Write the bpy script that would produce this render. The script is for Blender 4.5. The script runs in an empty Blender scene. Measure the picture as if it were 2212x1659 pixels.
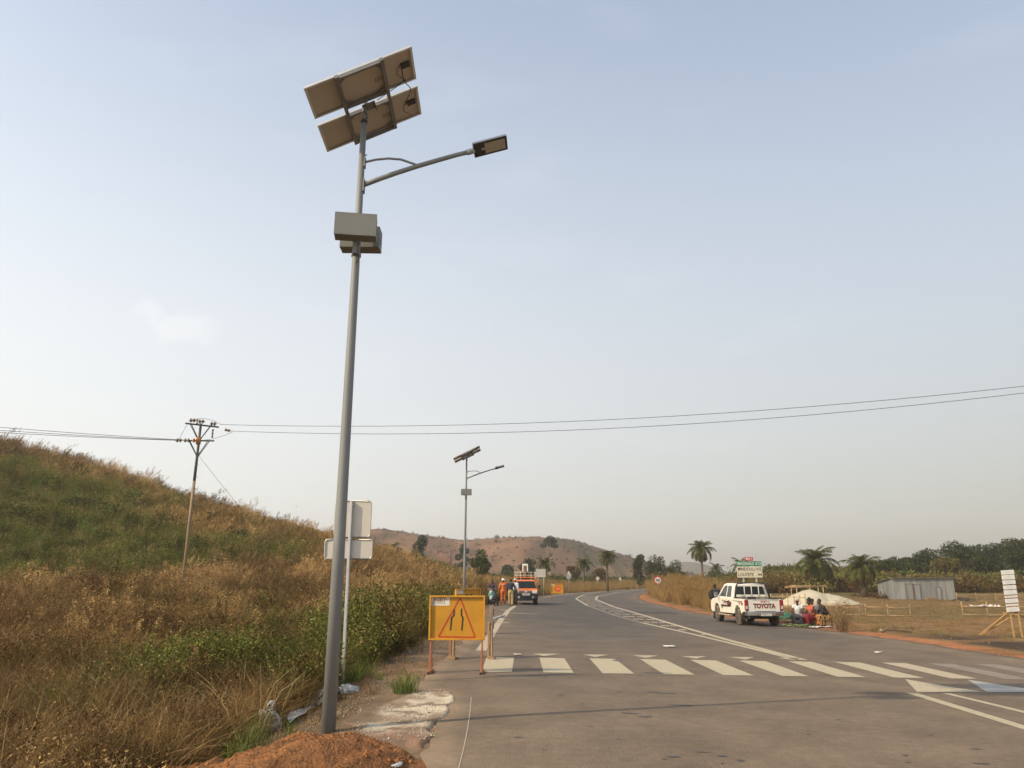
import bpy, bmesh, math, random
import numpy as np
from mathutils import Matrix, Vector, Euler
R = math.radians
random.seed(7); rng = np.random.default_rng(11)
S = bpy.context.scene
COL = S.collection

# ------------------------------------------------------------------ camera
HCAM, PITCH, FPX = 1.75, R(14.125), 1671.0 / 2212.0
cam_d = bpy.data.cameras.new("camera"); cam = bpy.data.objects.new("camera", cam_d); COL.objects.link(cam)
cam.location = (0, 0, HCAM); cam.rotation_euler = (R(90) + PITCH, 0, 0)
cam_d.sensor_width = 36; cam_d.lens = 36 * FPX; cam_d.clip_start = .1; cam_d.clip_end = 9000
S.camera = cam
# ------------------------------------------------------------------ sky and sun
SUN_EL = R(35.0); SUN_DIR = Vector((-.906, -.423, 0)).normalized() * math.cos(SUN_EL) + Vector((0, 0, math.sin(SUN_EL)))
W = bpy.data.worlds.new("World"); S.world = W; W.use_nodes = True
def build_sky():
    nt = W.node_tree; N = nt.nodes; L = nt.links
    for n in list(N): N.remove(n)
    out = N.new("ShaderNodeOutputWorld"); bg = N.new("ShaderNodeBackground"); bg.inputs[1].default_value = .15
    sky = N.new("ShaderNodeTexSky"); sky.sky_type = 'NISHITA'; sky.sun_disc = False
    sky.sun_elevation = SUN_EL; sky.sun_rotation = math.atan2(SUN_DIR.x, SUN_DIR.y)
    sky.air_density = 1.0; sky.dust_density = 1.6; sky.ozone_density = 1.5; sky.altitude = 300
    tc = N.new("ShaderNodeTexCoord"); sep = N.new("ShaderNodeSeparateXYZ"); L.new(tc.outputs["Generated"], sep.inputs[0])
    # dust layer: a warm pale grey that thickens towards the horizon, all the way round
    hz = N.new("ShaderNodeMapRange"); hz.interpolation_type = 'SMOOTHSTEP'
    hz.inputs[1].default_value = -.05; hz.inputs[2].default_value = .84; hz.inputs[3].default_value = .95; hz.inputs[4].default_value = .18
    L.new(sep.outputs[2], hz.inputs[0])
    # brighter towards the sun's side
    dv = N.new("ShaderNodeVectorMath"); dv.operation = 'DOT_PRODUCT'; L.new(tc.outputs["Generated"], dv.inputs[0])
    dv.inputs[1].default_value = SUN_DIR
    gl = N.new("ShaderNodeMapRange"); gl.inputs[1].default_value = -.65; gl.inputs[2].default_value = .75
    L.new(dv.outputs["Value"], gl.inputs[0])
    hcol = N.new("ShaderNodeValToRGB"); L.new(gl.outputs[0], hcol.inputs[0])
    e = hcol.color_ramp.elements
    e[0].position = 0; e[0].color = (3.1, 2.98, 2.72, 1)
    e[1].position = 1; e[1].color = (6.5, 6.35, 5.9, 1)
    m1 = e.new(.45); m1.color = (4.85, 4.78, 4.6, 1)
    # thin cloud wisps
    mp = N.new("ShaderNodeMapping"); mp.inputs["Scale"].default_value = (3.2, 3.2, 11); L.new(tc.outputs["Generated"], mp.inputs[0])
    no = N.new("ShaderNodeTexNoise"); no.inputs["Scale"].default_value = 1.3; no.inputs["Detail"].default_value = 5; L.new(mp.outputs[0], no.inputs[0])
    cr = N.new("ShaderNodeMapRange"); cr.inputs[1].default_value = .56; cr.inputs[2].default_value = .8; cr.inputs[3].default_value = 0; cr.inputs[4].default_value = .05
    L.new(no.outputs[0], cr.inputs[0])
    mx = N.new("ShaderNodeMixRGB"); L.new(hz.outputs[0], mx.inputs[0]); bo = N.new('ShaderNodeVectorMath'); bo.operation = 'MULTIPLY'; bo.inputs[1].default_value = (1.46, 1.40, 1.27); L.new(sky.outputs[0], bo.inputs[0]); L.new(bo.outputs[0], mx.inputs[1]); L.new(hcol.outputs[0], mx.inputs[2])
    mc = N.new("ShaderNodeMixRGB"); L.new(cr.outputs[0], mc.inputs[0]); L.new(mx.outputs[0], mc.inputs[1]); mc.inputs[2].default_value = (8.6, 8.5, 8.3, 1)
    wd = N.new("ShaderNodeVectorMath"); wd.operation = 'DISTANCE'; sm = N.new("ShaderNodeVectorMath"); sm.operation = 'MULTIPLY'; sm.inputs[1].default_value = (1, 1, 4.2); wn = N.new("ShaderNodeVectorMath"); wn.operation = 'ADD'
    nv = N.new("ShaderNodeTexNoise"); nv.inputs["Scale"].default_value = 22; nv.inputs["Detail"].default_value = 4; L.new(tc.outputs["Generated"], nv.inputs[0]); ns = N.new("ShaderNodeVectorMath"); ns.operation = 'SCALE'; ns.inputs["Scale"].default_value = .09; L.new(nv.outputs["Color"], ns.inputs[0])
    L.new(tc.outputs["Generated"], wn.inputs[0]); L.new(ns.outputs[0], wn.inputs[1]); L.new(wn.outputs[0], sm.inputs[0]); L.new(sm.outputs[0], wd.inputs[0]); v = Vector((-.398, .872, .292)); v = Vector((v.x + .045, v.y + .045, v.z + .045)); wd.inputs[1].default_value = (v.x, v.y, v.z * 4.2)
    wr = N.new("ShaderNodeMapRange"); wr.interpolation_type = 'SMOOTHSTEP'; wr.inputs[1].default_value = .015; wr.inputs[2].default_value = .075; wr.inputs[3].default_value = .22; wr.inputs[4].default_value = 0; L.new(wd.outputs["Value"], wr.inputs[0])
    mw = N.new("ShaderNodeMixRGB"); L.new(wr.outputs[0], mw.inputs[0]); L.new(mc.outputs[0], mw.inputs[1]); mw.inputs[2].default_value = (6.3, 6.1, 5.8, 1)
    L.new(mw.outputs[0], bg.inputs[0]); L.new(bg.outputs[0], out.inputs[0])
build_sky()
sun_d = bpy.data.lights.new("sun", 'SUN'); sun_d.energy = 3.6; sun_d.angle = R(1.0); sun_d.color = (1.0, .83, .58)
sun = bpy.data.objects.new("sun", sun_d); COL.objects.link(sun)
sun.rotation_euler = SUN_DIR.to_track_quat('Z', 'Y').to_euler(); sun.location = SUN_DIR * 60
S.view_settings.view_transform = 'Standard'; S.view_settings.look = 'None'; S.view_settings.exposure = .35; S.view_settings.gamma = 1
S.cycles.max_bounces = 6; S.cycles.diffuse_bounces = 3; S.cycles.transmission_bounces = 4; S.cycles.volume_bounces = 0
S.cycles.transparent_max_bounces = 8; S.cycles.use_denoising = True; S.cycles.use_adaptive_sampling = True; S.cycles.adaptive_threshold = .02; S.cycles.adaptive_min_samples = 16; S.cycles.caustics_reflective = False; S.cycles.caustics_refractive = False

# ------------------------------------------------------------------ helpers
def tag(o, label=None, cat=None, group=None, kind=None):
    if label: o["label"] = label
    if cat: o["category"] = cat
    if group: o["group"] = group
    if kind: o["kind"] = kind
    return o
def empty(name, loc=(0, 0, 0), rz=0, label=None, cat=None, group=None):
    o = bpy.data.objects.new(name, None); COL.objects.link(o); o.location = loc; o.rotation_euler = (0, 0, rz)
    o.empty_display_size = .2
    return tag(o, label, cat, group)
def copy_tree(o, parent=None):
    c = o.copy(); COL.objects.link(c); c.parent = parent
    for ch in list(o.children): copy_tree(ch, c)
    return c
def link_mesh(name, me, mats, parent=None, loc=None, rz=None):
    o = bpy.data.objects.new(name, me); COL.objects.link(o)
    for m in (mats if isinstance(mats, (list, tuple)) else [mats]):
        if len(me.materials) < len(mats if isinstance(mats, (list, tuple)) else [mats]): me.materials.append(m)
    if parent: o.parent = parent
    if loc is not None: o.location = loc
    if rz is not None: o.rotation_euler = (0, 0, rz)
    return o
class MB:
    """collects shapes; build() links them as ONE mesh object"""
    def __init__(s, mx=None): s.v = []; s.f = []; s.sm = []; s.mi = []; s.mx = mx or Matrix.Identity(4); s.m = 0
    def add(s, vs, fs, smooth=False, mx=None):
        M = s.mx @ mx if mx is not None else s.mx; b = len(s.v)
        s.v += [tuple(M @ Vector(v)) for v in vs]
        for f in fs: s.f.append([b + i for i in f]); s.sm.append(smooth); s.mi.append(s.m)
        return s
    def box(s, c, d, rot=None, mx=None, taper=1.0):
        x, y, z = d[0] / 2, d[1] / 2, d[2] / 2; t = taper
        vs = [(-x, -y, -z), (x, -y, -z), (x, y, -z), (-x, y, -z), (-x * t, -y * t, z), (x * t, -y * t, z), (x * t, y * t, z), (-x * t, y * t, z)]
        m = Matrix.Translation(c) @ (Euler(rot).to_matrix().to_4x4() if rot else Matrix.Identity(4))
        return s.add(vs, [(0, 3, 2, 1), (4, 5, 6, 7), (0, 1, 5, 4), (1, 2, 6, 5), (2, 3, 7, 6), (3, 0, 4, 7)], False, (mx @ m) if mx is not None else m)
    def bar(s, a, b, w, h=None, up=(0, 0, 1), mx=None):
        a, b = Vector(a), Vector(b); h = h or w; d = b - a; L = d.length; z = d.normalized()
        u = Vector(up); 
        if abs(z.dot(u)) > .98: u = Vector((0, 1, 0))
        x = u.cross(z).normalized(); y = z.cross(x)
        m = Matrix((x, y, z)).transposed().to_4x4(); m.translation = (a + b) / 2
        return s.box((0, 0, 0), (w, h, L), mx=(mx @ m) if mx is not None else m)
    def tube(s, pts, rad, n=8, cap=True, smooth=True, mx=None):
        P = [Vector(p) for p in pts]; k = len(P); rr = rad if isinstance(rad, (list, tuple)) else [rad] * k
        vs = []; fs = []; ref = None
        for i, p in enumerate(P):
            t = (P[min(i + 1, k - 1)] - P[max(i - 1, 0)]).normalized()
            if ref is None: ref = Vector((0, 0, 1)) if abs(t.z) < .9 else Vector((1, 0, 0))
            x = ref.cross(t); x = x.normalized() if x.length > 1e-6 else Vector((1, 0, 0)); y = t.cross(x); ref = y.cross(t) * -1 if False else ref
            for j in range(n):
                a = 2 * math.pi * j / n; vs.append(p + (x * math.cos(a) + y * math.sin(a)) * rr[i])
        for i in range(k - 1):
            for j in range(n):
                a = i * n + j; b = i * n + (j + 1) % n; fs.append((a, b, b + n, a + n))
        if cap: fs.append(tuple(range(n - 1, -1, -1))); fs.append(tuple((k - 1) * n + j for j in range(n)))
        return s.add(vs, fs, smooth, mx)
    def lathe(s, prof, n=20, smooth=True, mx=None, arc=2 * math.pi):
        vs = []; fs = []; k = len(prof)
        for r, z in prof:
            for j in range(n): a = arc * j / n; vs.append((r * math.cos(a), r * math.sin(a), z))
        for i in range(k - 1):
            for j in range(n):
                a = i * n + j; b = i * n + (j + 1) % n; fs.append((a, b, b + n, a + n))
        if prof[0][0] > 1e-5: fs.append(tuple(range(n - 1, -1, -1)))
        if prof[-1][0] > 1e-5: fs.append(tuple((k - 1) * n + j for j in range(n)))
        return s.add(vs, fs, smooth, mx)
    def ball(s, c, r, n=10, m=7, mx=None):
        r = r if isinstance(r, (list, tuple)) else (r, r, r); vs = []; fs = []
        for i in range(m + 1):
            a = math.pi * i / m
            for j in range(n): b = 2 * math.pi * j / n; vs.append((c[0] + r[0] * math.sin(a) * math.cos(b), c[1] + r[1] * math.sin(a) * math.sin(b), c[2] - r[2] * math.cos(a)))
        for i in range(m):
            for j in range(n): p = i * n + j; q = i * n + (j + 1) % n; fs.append((p, q, q + n, p + n))
        return s.add(vs, fs, True, mx)
    def prism(s, poly, t, mx=None, smooth=False):
        """poly in local xy, thickness along z from 0 to t"""
        k = len(poly); vs = [(p[0], p[1], 0) for p in poly] + [(p[0], p[1], t) for p in poly]
        fs = [tuple(range(k - 1, -1, -1)), tuple(range(k, 2 * k))] + [(i, (i + 1) % k, k + (i + 1) % k, k + i) for i in range(k)]
        return s.add(vs, fs, smooth, mx)
    def build(s, name, mats, parent=None, loc=None, rz=None, bevel=0, clean=True):
        me = bpy.data.meshes.new(name); me.from_pydata(s.v, [], s.f); 
        me.polygons.foreach_set("use_smooth", s.sm); me.polygons.foreach_set("material_index", s.mi); me.update()
        o = link_mesh(name, me, mats, parent, loc, rz)
        if clean:
            bm = bmesh.new(); bm.from_mesh(me); bmesh.ops.recalc_face_normals(bm, faces=bm.faces); bm.to_mesh(me); bm.free()
        if bevel:
            b = o.modifiers.new("bevel", 'BEVEL'); b.width = bevel; b.segments = 2; b.limit_method = 'ANGLE'; b.angle_limit = R(40)
        return o
def rrect(w, h, r, n=5):
    p = []
    for cx, cy, a0 in ((w / 2 - r, h / 2 - r, 0), (-w / 2 + r, h / 2 - r, 90), (-w / 2 + r, -h / 2 + r, 180), (w / 2 - r, -h / 2 + r, 270)):
        for i in range(n + 1): a = R(a0 + 90 * i / n); p.append((cx + r * math.cos(a), cy + r * math.sin(a)))
    return p
def frame(org, ex, ez):
    """matrix with local x = ex, z = ez"""
    ex = Vector(ex).normalized(); ez = Vector(ez).normalized(); ey = ez.cross(ex).normalized(); ex = ey.cross(ez)
    m = Matrix((ex, ey, ez)).transposed().to_4x4(); m.translation = org; return m
FACING = lambda org: frame(org, (1, 0, 0), (0, -1, 0))        # local xy plane stands upright and looks towards -Y
def text_obj(txt, size, mat, mx, parent, name="lettering", width=None, depth=.002, align='CENTER', bold=0):
    cu = bpy.data.curves.new(name, 'FONT'); cu.body = txt; cu.size = size; cu.align_x = align; cu.align_y = 'CENTER'; cu.extrude = depth; cu.offset = bold
    cu.resolution_u = 3
    t = bpy.data.objects.new("tmp_text", cu); me = bpy.data.meshes.new_from_object(t); bpy.data.objects.remove(t)
    n = len(me.vertices); co = np.empty(n * 3, 'f'); me.vertices.foreach_get("co", co); co = co.reshape(-1, 3)
    if width:
        w = co[:, 0].max() - co[:, 0].min(); co[:, 0] *= width / w
        if align == 'CENTER': co[:, 0] -= (co[:, 0].max() + co[:, 0].min()) / 2
    co4 = np.c_[co, np.ones(n)] @ np.array(mx).T; me.vertices.foreach_set("co", co4[:, :3].ravel()); me.update(); me.materials.clear()
    return link_mesh(name, me, mat, parent)

# ------------------------------------------------------------------ materials
MATS = {}
def mat(name, col, rough=.6, metal=0, var=.12, scale=6., bump=0., col2=None, amt=.5, bscale=None, detail=4, coat=0, spec=.5, stretch=None):
    """procedural: base colour broken by noise, second colour in patches, fine relief"""
    if name in MATS: return MATS[name]
    m = bpy.data.materials.new(name); m.use_nodes = True; nt = m.node_tree; N = nt.nodes; L = nt.links
    p = N["Principled BSDF"]; p.inputs["Roughness"].default_value = rough; p.inputs["Metallic"].default_value = metal
    p.inputs["Specular IOR Level"].default_value = spec
    if coat: p.inputs["Coat Weight"].default_value = coat; p.inputs["Coat Roughness"].default_value = .1
    tc = N.new("ShaderNodeTexCoord"); src = tc.outputs["Object"]
    if stretch:
        mp = N.new("ShaderNodeMapping"); mp.inputs["Scale"].default_value = stretch; L.new(src, mp.inputs[0]); src = mp.outputs[0]
    no = N.new("ShaderNodeTexNoise"); no.inputs["Scale"].default_value = scale; no.inputs["Detail"].default_value = detail; L.new(src, no.inputs[0])
    mr = N.new("ShaderNodeMapRange"); mr.inputs[1].default_value = .3; mr.inputs[2].default_value = .7; mr.inputs[3].default_value = 1 - var; mr.inputs[4].default_value = 1 + var
    L.new(no.outputs[0], mr.inputs[0])
    mu = N.new("ShaderNodeVectorMath"); mu.operation = 'SCALE'; L.new(mr.outputs[0], mu.inputs["Scale"])
    if col2 is not None:
        n2 = N.new("ShaderNodeTexNoise"); n2.inputs["Scale"].default_value = scale * .37; n2.inputs["Detail"].default_value = 6; n2.inputs["Roughness"].default_value = .65; L.new(src, n2.inputs[0])
        r2 = N.new("ShaderNodeMapRange"); r2.inputs[1].default_value = .62 - .3 * amt; r2.inputs[2].default_value = .80 - .3 * amt; L.new(n2.outputs[0], r2.inputs[0])
        mx = N.new("ShaderNodeMixRGB"); mx.inputs[1].default_value = (*col, 1); mx.inputs[2].default_value = (*col2, 1); L.new(r2.outputs[0], mx.inputs[0]); L.new(mx.outputs[0], mu.inputs[0])
    else: mu.inputs[0].default_value = col
    L.new(mu.outputs[0], p.inputs["Base Color"])
    if bump:
        nb = N.new("ShaderNodeTexNoise"); nb.inputs["Scale"].default_value = bscale or scale * 4; nb.inputs["Detail"].default_value = 5; L.new(src, nb.inputs[0])
        bp = N.new("ShaderNodeBump"); bp.inputs["Strength"].default_value = min(1, bump); bp.inputs["Distance"].default_value = .02 * max(1, bump); L.new(nb.outputs[0], bp.inputs["Height"]); L.new(bp.outputs[0], p.inputs["Normal"])
    MATS[name] = m; return m
def leaf_mat(name, col, transl=.35, var=.35, inst=False, col2=None):
    """thin leaves: diffuse + translucent; 'rnd' gives each leaf its own tone, 'tint' (instancer) the plant's colour"""
    if name in MATS: return MATS[name]
    m = bpy.data.materials.new(name); m.use_nodes = True; nt = m.node_tree; N = nt.nodes; L = nt.links
    for n in list(N): N.remove(n)
    out = N.new("ShaderNodeOutputMaterial"); d = N.new("ShaderNodeBsdfDiffuse"); t = N.new("ShaderNodeBsdfTranslucent"); mx = N.new("ShaderNodeMixShader"); mx.inputs[0].default_value = transl
    a = N.new("ShaderNodeAttribute"); a.attribute_name = "rnd"
    mr = N.new("ShaderNodeMapRange"); mr.inputs[3].default_value = 1 - var; mr.inputs[4].default_value = 1 + var; L.new(a.outputs["Fac"], mr.inputs[0])
    mu = N.new("ShaderNodeVectorMath"); mu.operation = 'SCALE'; L.new(mr.outputs[0], mu.inputs["Scale"])
    if inst:
        b = N.new("ShaderNodeAttribute"); b.attribute_type = 'INSTANCER'; b.attribute_name = "tint"; L.new(b.outputs["Vector"], mu.inputs[0])
    elif col2 is not None:
        no = N.new("ShaderNodeTexNoise"); tc = N.new("ShaderNodeTexCoord"); no.inputs["Scale"].default_value = .6; L.new(tc.outputs["Object"], no.inputs[0])
        mm = N.new("ShaderNodeMixRGB"); mm.inputs[1].default_value = (*col, 1); mm.inputs[2].default_value = (*col2, 1); L.new(no.outputs[0], mm.inputs[0]); L.new(mm.outputs[0], mu.inputs[0])
    else: mu.inputs[0].default_value = col
    L.new(mu.outputs[0], d.inputs[0]); L.new(mu.outputs[0], t.inputs[0]); L.new(d.outputs[0], mx.inputs[1]); L.new(t.outputs[0], mx.inputs[2]); L.new(mx.outputs[0], out.inputs[0])
    MATS[name] = m; return m
def noise2(x, y, seed=0):
    """smooth value noise in 0..1, vectorised"""
    x = np.asarray(x, float); y = np.asarray(y, float); xi = np.floor(x).astype(np.int64); yi = np.floor(y).astype(np.int64); xf = x - xi; yf = y - yi
    def h(a, b):
        n = (a * 374761393 + b * 668265263 + seed * 974711) & 0xFFFFFFFF; n = ((n ^ (n >> 13)) * 1274126177) & 0xFFFFFFFF; return ((n ^ (n >> 16)) & 0xFFFF) / 65535.0
    u = xf * xf * (3 - 2 * xf); v = yf * yf * (3 - 2 * yf)
    return (h(xi, yi) * (1 - u) + h(xi + 1, yi) * u) * (1 - v) + (h(xi, yi + 1) * (1 - u) + h(xi + 1, yi + 1) * u) * v
def fbm(x, y, seed=0, o=4):
    r = 0; a = .5; s = 0
    for i in range(o): r = r + a * noise2(np.asarray(x) * 2 ** i, np.asarray(y) * 2 ** i, seed + i * 7); s += a; a *= .5
    return r / s
def sstep(x, a, b):
    t = np.clip((np.asarray(x, float) - a) / (b - a), 0, 1); return t * t * (3 - 2 * t)

# ------------------------------------------------------------------ the lie of the land
LE_Y = [-20, 0, 8, 9.6, 11.6, 13.3, 13.7, 14.6, 21.9, 33, 50, 66, 81.5, 98, 114, 154, 205, 260]
LE_X = [-1.1, -.85, -.85, -.93, -1.02, -1.1, -1.72, -1.65, -1.42, -1.3, -1.2, .1, 2.7, 5.6, 9, 21, 42, 70]
RE_Y = [-20, 0, 12, 21.8, 27.2, 32.6, 36, 43, 50, 59, 72, 86, 106, 130, 154, 205, 260]
RE_X = [19, 16.5, 14.4, 13.7, 13.6, 13.2, 12.8, 11.7, 11.4, 11.6, 12.3, 13.6, 16.8, 22.5, 30, 53, 86]
def xl(Y): return np.interp(Y, LE_Y, LE_X)
def xr(Y): return np.interp(Y, RE_Y, RE_X)
def gz(X): return -.025 * np.clip(X, 0, 13)
def G(X, Y):
    X = np.asarray(X, float); Y = np.asarray(Y, float); z = gz(X)
    d = xl(Y) - X
    z = z - .5 * sstep(d, .9, 3.2) * (1 - .75 * sstep(d, 5, 14))
    z = z + (fbm(X * .35, Y * .35, 3) - .5) * .55 * sstep(d, 1.5, 5) + (fbm(X * .09, Y * .09, 5) - .5) * 1.2 * sstep(d, 6, 18)
    cx = np.clip(-X - 3.5, 0, 58)
    z = z + .285 * cx * sstep(Y + .12 * X, 40, 76) * (1 - .55 * sstep(Y, 95, 190)) * (.93 + .14 * fbm(X * .07, Y * .07, 9))
    e = X - xr(Y)
    z = z + (fbm(X * .2, Y * .2, 13) - .5) * .14 * sstep(e, .5, 4)
    z = z + .034 * np.clip(Y - 96, 0, 95) * sstep(e, 4, 22)
    return z
CT, ST = math.cos(PITCH), math.sin(PITCH)
def at(px, py, z=None, lift=0.):
    """a point of the land seen at photograph position (px, py) on a 2212-wide print"""
    r = (px - 1106) / 1671; u = (829.5 - py) / 1671; d = Vector((r, CT - u * ST, ST + u * CT))
    t = 3.0 * 1.004 ** np.arange(1500); gx, gy, gh = d.x * t, d.y * t, HCAM + d.z * t
    hit = gh <= (G(gx, gy) if z is None else z) + lift; k = int(np.argmax(hit)) if hit.any() else len(t) - 1
    return Vector((gx[k], gy[k], gh[k]))
def seat(X, Y, dz=0.): return Vector((X, Y, float(G(X, Y)) + dz))
def on_y(px, py, Y):
    r = (px - 1106) / 1671; u = (829.5 - py) / 1671; t = Y / (CT - u * ST); return Vector((r * t, Y, HCAM + (ST + u * CT) * t))
# ------------------------------------------------------------------ ground, road, markings
def grid_mesh(name, xs, ys, zf, colf=None, attr="soil"):
    X, Y = np.meshgrid(xs, ys); Z = zf(X, Y); nx, ny = len(xs), len(ys)
    co = np.stack([X, Y, Z], -1).reshape(-1, 3)
    i = np.arange(nx * ny).reshape(ny, nx); q = np.stack([i[:-1, :-1], i[:-1, 1:], i[1:, 1:], i[1:, :-1]], -1).reshape(-1, 4)
    return np_mesh(name, co, q, colf(X, Y).reshape(-1, 3) if colf else None, attr)
def np_mesh(name, co, q, col=None, attr="soil", smooth=True):
    me = bpy.data.meshes.new(name); k = q.shape[1]
    me.vertices.add(len(co)); me.vertices.foreach_set("co", np.asarray(co, 'f').ravel())
    me.loops.add(q.size); me.loops.foreach_set("vertex_index", q.ravel().astype('i'))
    me.polygons.add(len(q)); me.polygons.foreach_set("loop_start", np.arange(0, q.size, k, dtype='i'))
    me.update(calc_edges=True)
    if smooth: me.polygons.foreach_set("use_smooth", np.ones(len(q), bool))
    if col is not None:
        a = me.attributes.new(attr, 'FLOAT_COLOR', 'POINT'); a.data.foreach_set("color", np.c_[col, np.ones(len(co))].astype('f').ravel())
    return me
def soil_mat(name, attr="soil", scale=1.2, var=.35, bump=.6, bscale=9, rough=.95, speck=0):
    m = bpy.data.materials.new(name); m.use_nodes = True; nt = m.node_tree; N = nt.nodes; L = nt.links; p = N["Principled BSDF"]
    p.inputs["Roughness"].default_value = rough; p.inputs["Specular IOR Level"].default_value = .2
    a = N.new("ShaderNodeAttribute"); a.attribute_name = attr; g = N.new("ShaderNodeNewGeometry")
    tot = None
    for sc, v in ((scale, var), (scale * 9, var * .6), (scale * 60, var * .5)):
        n = N.new("ShaderNodeTexNoise"); n.inputs["Scale"].default_value = sc; n.inputs["Detail"].default_value = 5; L.new(g.outputs["Position"], n.inputs[0])
        r = N.new("ShaderNodeMapRange"); r.inputs[1].default_value = .3; r.inputs[2].default_value = .7; r.inputs[3].default_value = 1 - v; r.inputs[4].default_value = 1 + v; L.new(n.outputs[0], r.inputs[0])
        if tot is None: tot = r.outputs[0]
        else:
            mm = N.new("ShaderNodeMath"); mm.operation = 'MULTIPLY'; L.new(tot, mm.inputs[0]); L.new(r.outputs[0], mm.inputs[1]); tot = mm.outputs[0]
    s = N.new("ShaderNodeVectorMath"); s.operation = 'SCALE'; L.new(a.outputs["Vector"], s.inputs[0]); L.new(tot, s.inputs["Scale"]); col = s.outputs[0]
    if speck:
        vo = N.new("ShaderNodeTexVoronoi"); vo.inputs["Scale"].default_value = speck; L.new(g.outputs["Position"], vo.inputs[0])
        r = N.new("ShaderNodeMapRange"); r.inputs[1].default_value = .1; r.inputs[2].default_value = .3; r.inputs[3].default_value = 1.35; r.inputs[4].default_value = .9; L.new(vo.outputs["Distance"], r.inputs[0])
        s2 = N.new("ShaderNodeVectorMath"); s2.operation = 'SCALE'; L.new(col, s2.inputs[0]); L.new(r.outputs[0], s2.inputs["Scale"]); col = s2.outputs[0]
    L.new(col, p.inputs["Base Color"])
    nb = N.new("ShaderNodeTexNoise"); nb.inputs["Scale"].default_value = bscale; nb.inputs["Detail"].default_value = 8; L.new(g.outputs["Position"], nb.inputs[0])
    bp = N.new("ShaderNodeBump"); bp.inputs["Strength"].default_value = bump; bp.inputs["Distance"].default_value = .05; L.new(nb.outputs[0], bp.inputs["Height"]); L.new(bp.outputs[0], p.inputs["Normal"])
    MATS[name] = m; return m
def lerp3(a, b, t): return np.asarray(a)[None, None] * (1 - t[..., None]) + np.asarray(b)[None, None] * t[..., None] if np.ndim(a) == 1 else a * (1 - t[..., None]) + np.asarray(b) * t[..., None]
def soil_col(X, Y):
    d = xl(Y) - X; e = X - xr(Y); n = fbm(X * .5, Y * .5, 21); n2 = fbm(X * .06, Y * .06, 22)
    c = np.zeros(X.shape + (3,)) + (.11, .075, .035)
    c = lerp3(c, (.19, .13, .075), sstep(d, 2.2, .3) * (d > -1))                      # littered shoulder
    c = lerp3(c, (.30, .13, .055), sstep(fbm(X * .8, Y * .8, 31), .55, .7) * sstep(d, 3, 1) * .25)
    f = sstep(e, -.2, .3)
    fld = np.zeros(X.shape + (3,)) + (.215, .122, .05); fld = lerp3(fld, (.155, .105, .036), sstep(n2 + (n - .5) * .4, .42, .62)); fld = lerp3(fld, (.11, .1, .03), sstep(Y, 90, 115))
    c = lerp3(c, (0, 0, 0), f) + fld * f[..., None]
    c = lerp3(c, (.33, .135, .055), sstep(e, 1.5, .7) * sstep(e, -.5, .1) * (1 - .5 * sstep(n, .55, .7)))
    burnt = sstep(e, 1.2, 1.8) * (1 - sstep(e, 3.8, 6)) * sstep(Y, 32, 28) * sstep(n, .25, .4)
    c = lerp3(c, (.05, .03, .02), burnt * .92)
    far = sstep(Y, 110, 160) * (1 - sstep(e, 0, 10)); c = lerp3(c, (.12, .115, .045), far)
    return c
def land_z(X, Y):
    z = G(X, Y); ins = (X > xl(Y) + .45) & (X < xr(Y) - .45); near = (X > xl(Y) - .12) & (X < xr(Y) + .12); return np.where(ins, gz(X) - .09, np.where(near, gz(X) - .022, z))
def graded(a, b, step, lo, hi, g=1.12):
    c = list(np.arange(a, b, step)); s = step
    while c[-1] < hi: s *= g; c.append(c[-1] + s)
    s = step
    while c[0] > lo: s *= g; c.insert(0, c[0] - s)
    return np.array(c)
xs = graded(-9, 19, .3, -1500, 1800, 1.07); ys = graded(3, 34, .3, -25, 2600, 1.06)
ground = link_mesh("ground", grid_mesh("ground", xs, ys, land_z, soil_col), soil_mat("soil", speck=38)); tag(ground, kind="structure")

# road: one asphalt sheet between its two ragged edges
ry = np.concatenate([np.arange(-18, 34, .3), np.arange(34, 120, 1.0), np.arange(120, 258, 4.0)]); ncol = 40
lx = xl(ry) + (noise2(ry * 2.1, ry * 0, 4) - .5) * .16 + (noise2(ry * 7, ry * 0, 5) - .5) * .06; rx = xr(ry) + (noise2(ry * 1.3, ry * 0, 6) - .5) * .3
u = np.linspace(0, 1, ncol); RX = lx[:, None] * (1 - u) + rx[:, None] * u; RY = np.repeat(ry[:, None], ncol, 1); RZ = gz(RX); 
RX2 = np.concatenate([lx[:, None] - .03, RX, rx[:, None] + .05], 1); RY2 = np.concatenate([RY[:, :1], RY, RY[:, :1]], 1); RZ2 = np.concatenate([RZ[:, :1] - .14, RZ, RZ[:, -1:] - .10], 1)
i = np.arange(RX2.size).reshape(RX2.shape); q = np.stack([i[:-1, :-1], i[:-1, 1:], i[1:, 1:], i[1:, :-1]], -1).reshape(-1, 4)
dd = RX2 - xl(RY2); ee = xr(RY2) - RX2
dust = np.clip(.55 * sstep(dd, 2.2, .2) + .6 * sstep(ee, 2.0, .1) + .75 * sstep(RY2, 44, 8) + .55 * (fbm(RX2 * .45, RY2 * .16, 41) - .45), 0, 1)
dust -= .35 * np.exp(-((RX2 - 3.2 - .02 * RY2) / 1.7) ** 2) * sstep(RY2, 18, 40); dust = np.clip(dust + .12, 0, 1)
asph = (1 - dust[..., None]) * np.array((.100, .088, .076)) + dust[..., None] * np.array((.195, .145, .098))
road = link_mesh("road", np_mesh("road", np.stack([RX2, RY2, RZ2], -1).reshape(-1, 3), q, asph.reshape(-1, 3)), soil_mat("asphalt", scale=.8, var=.19, bump=.35, bscale=55, rough=.82, speck=45)); tag(road, kind="structure")

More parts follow.
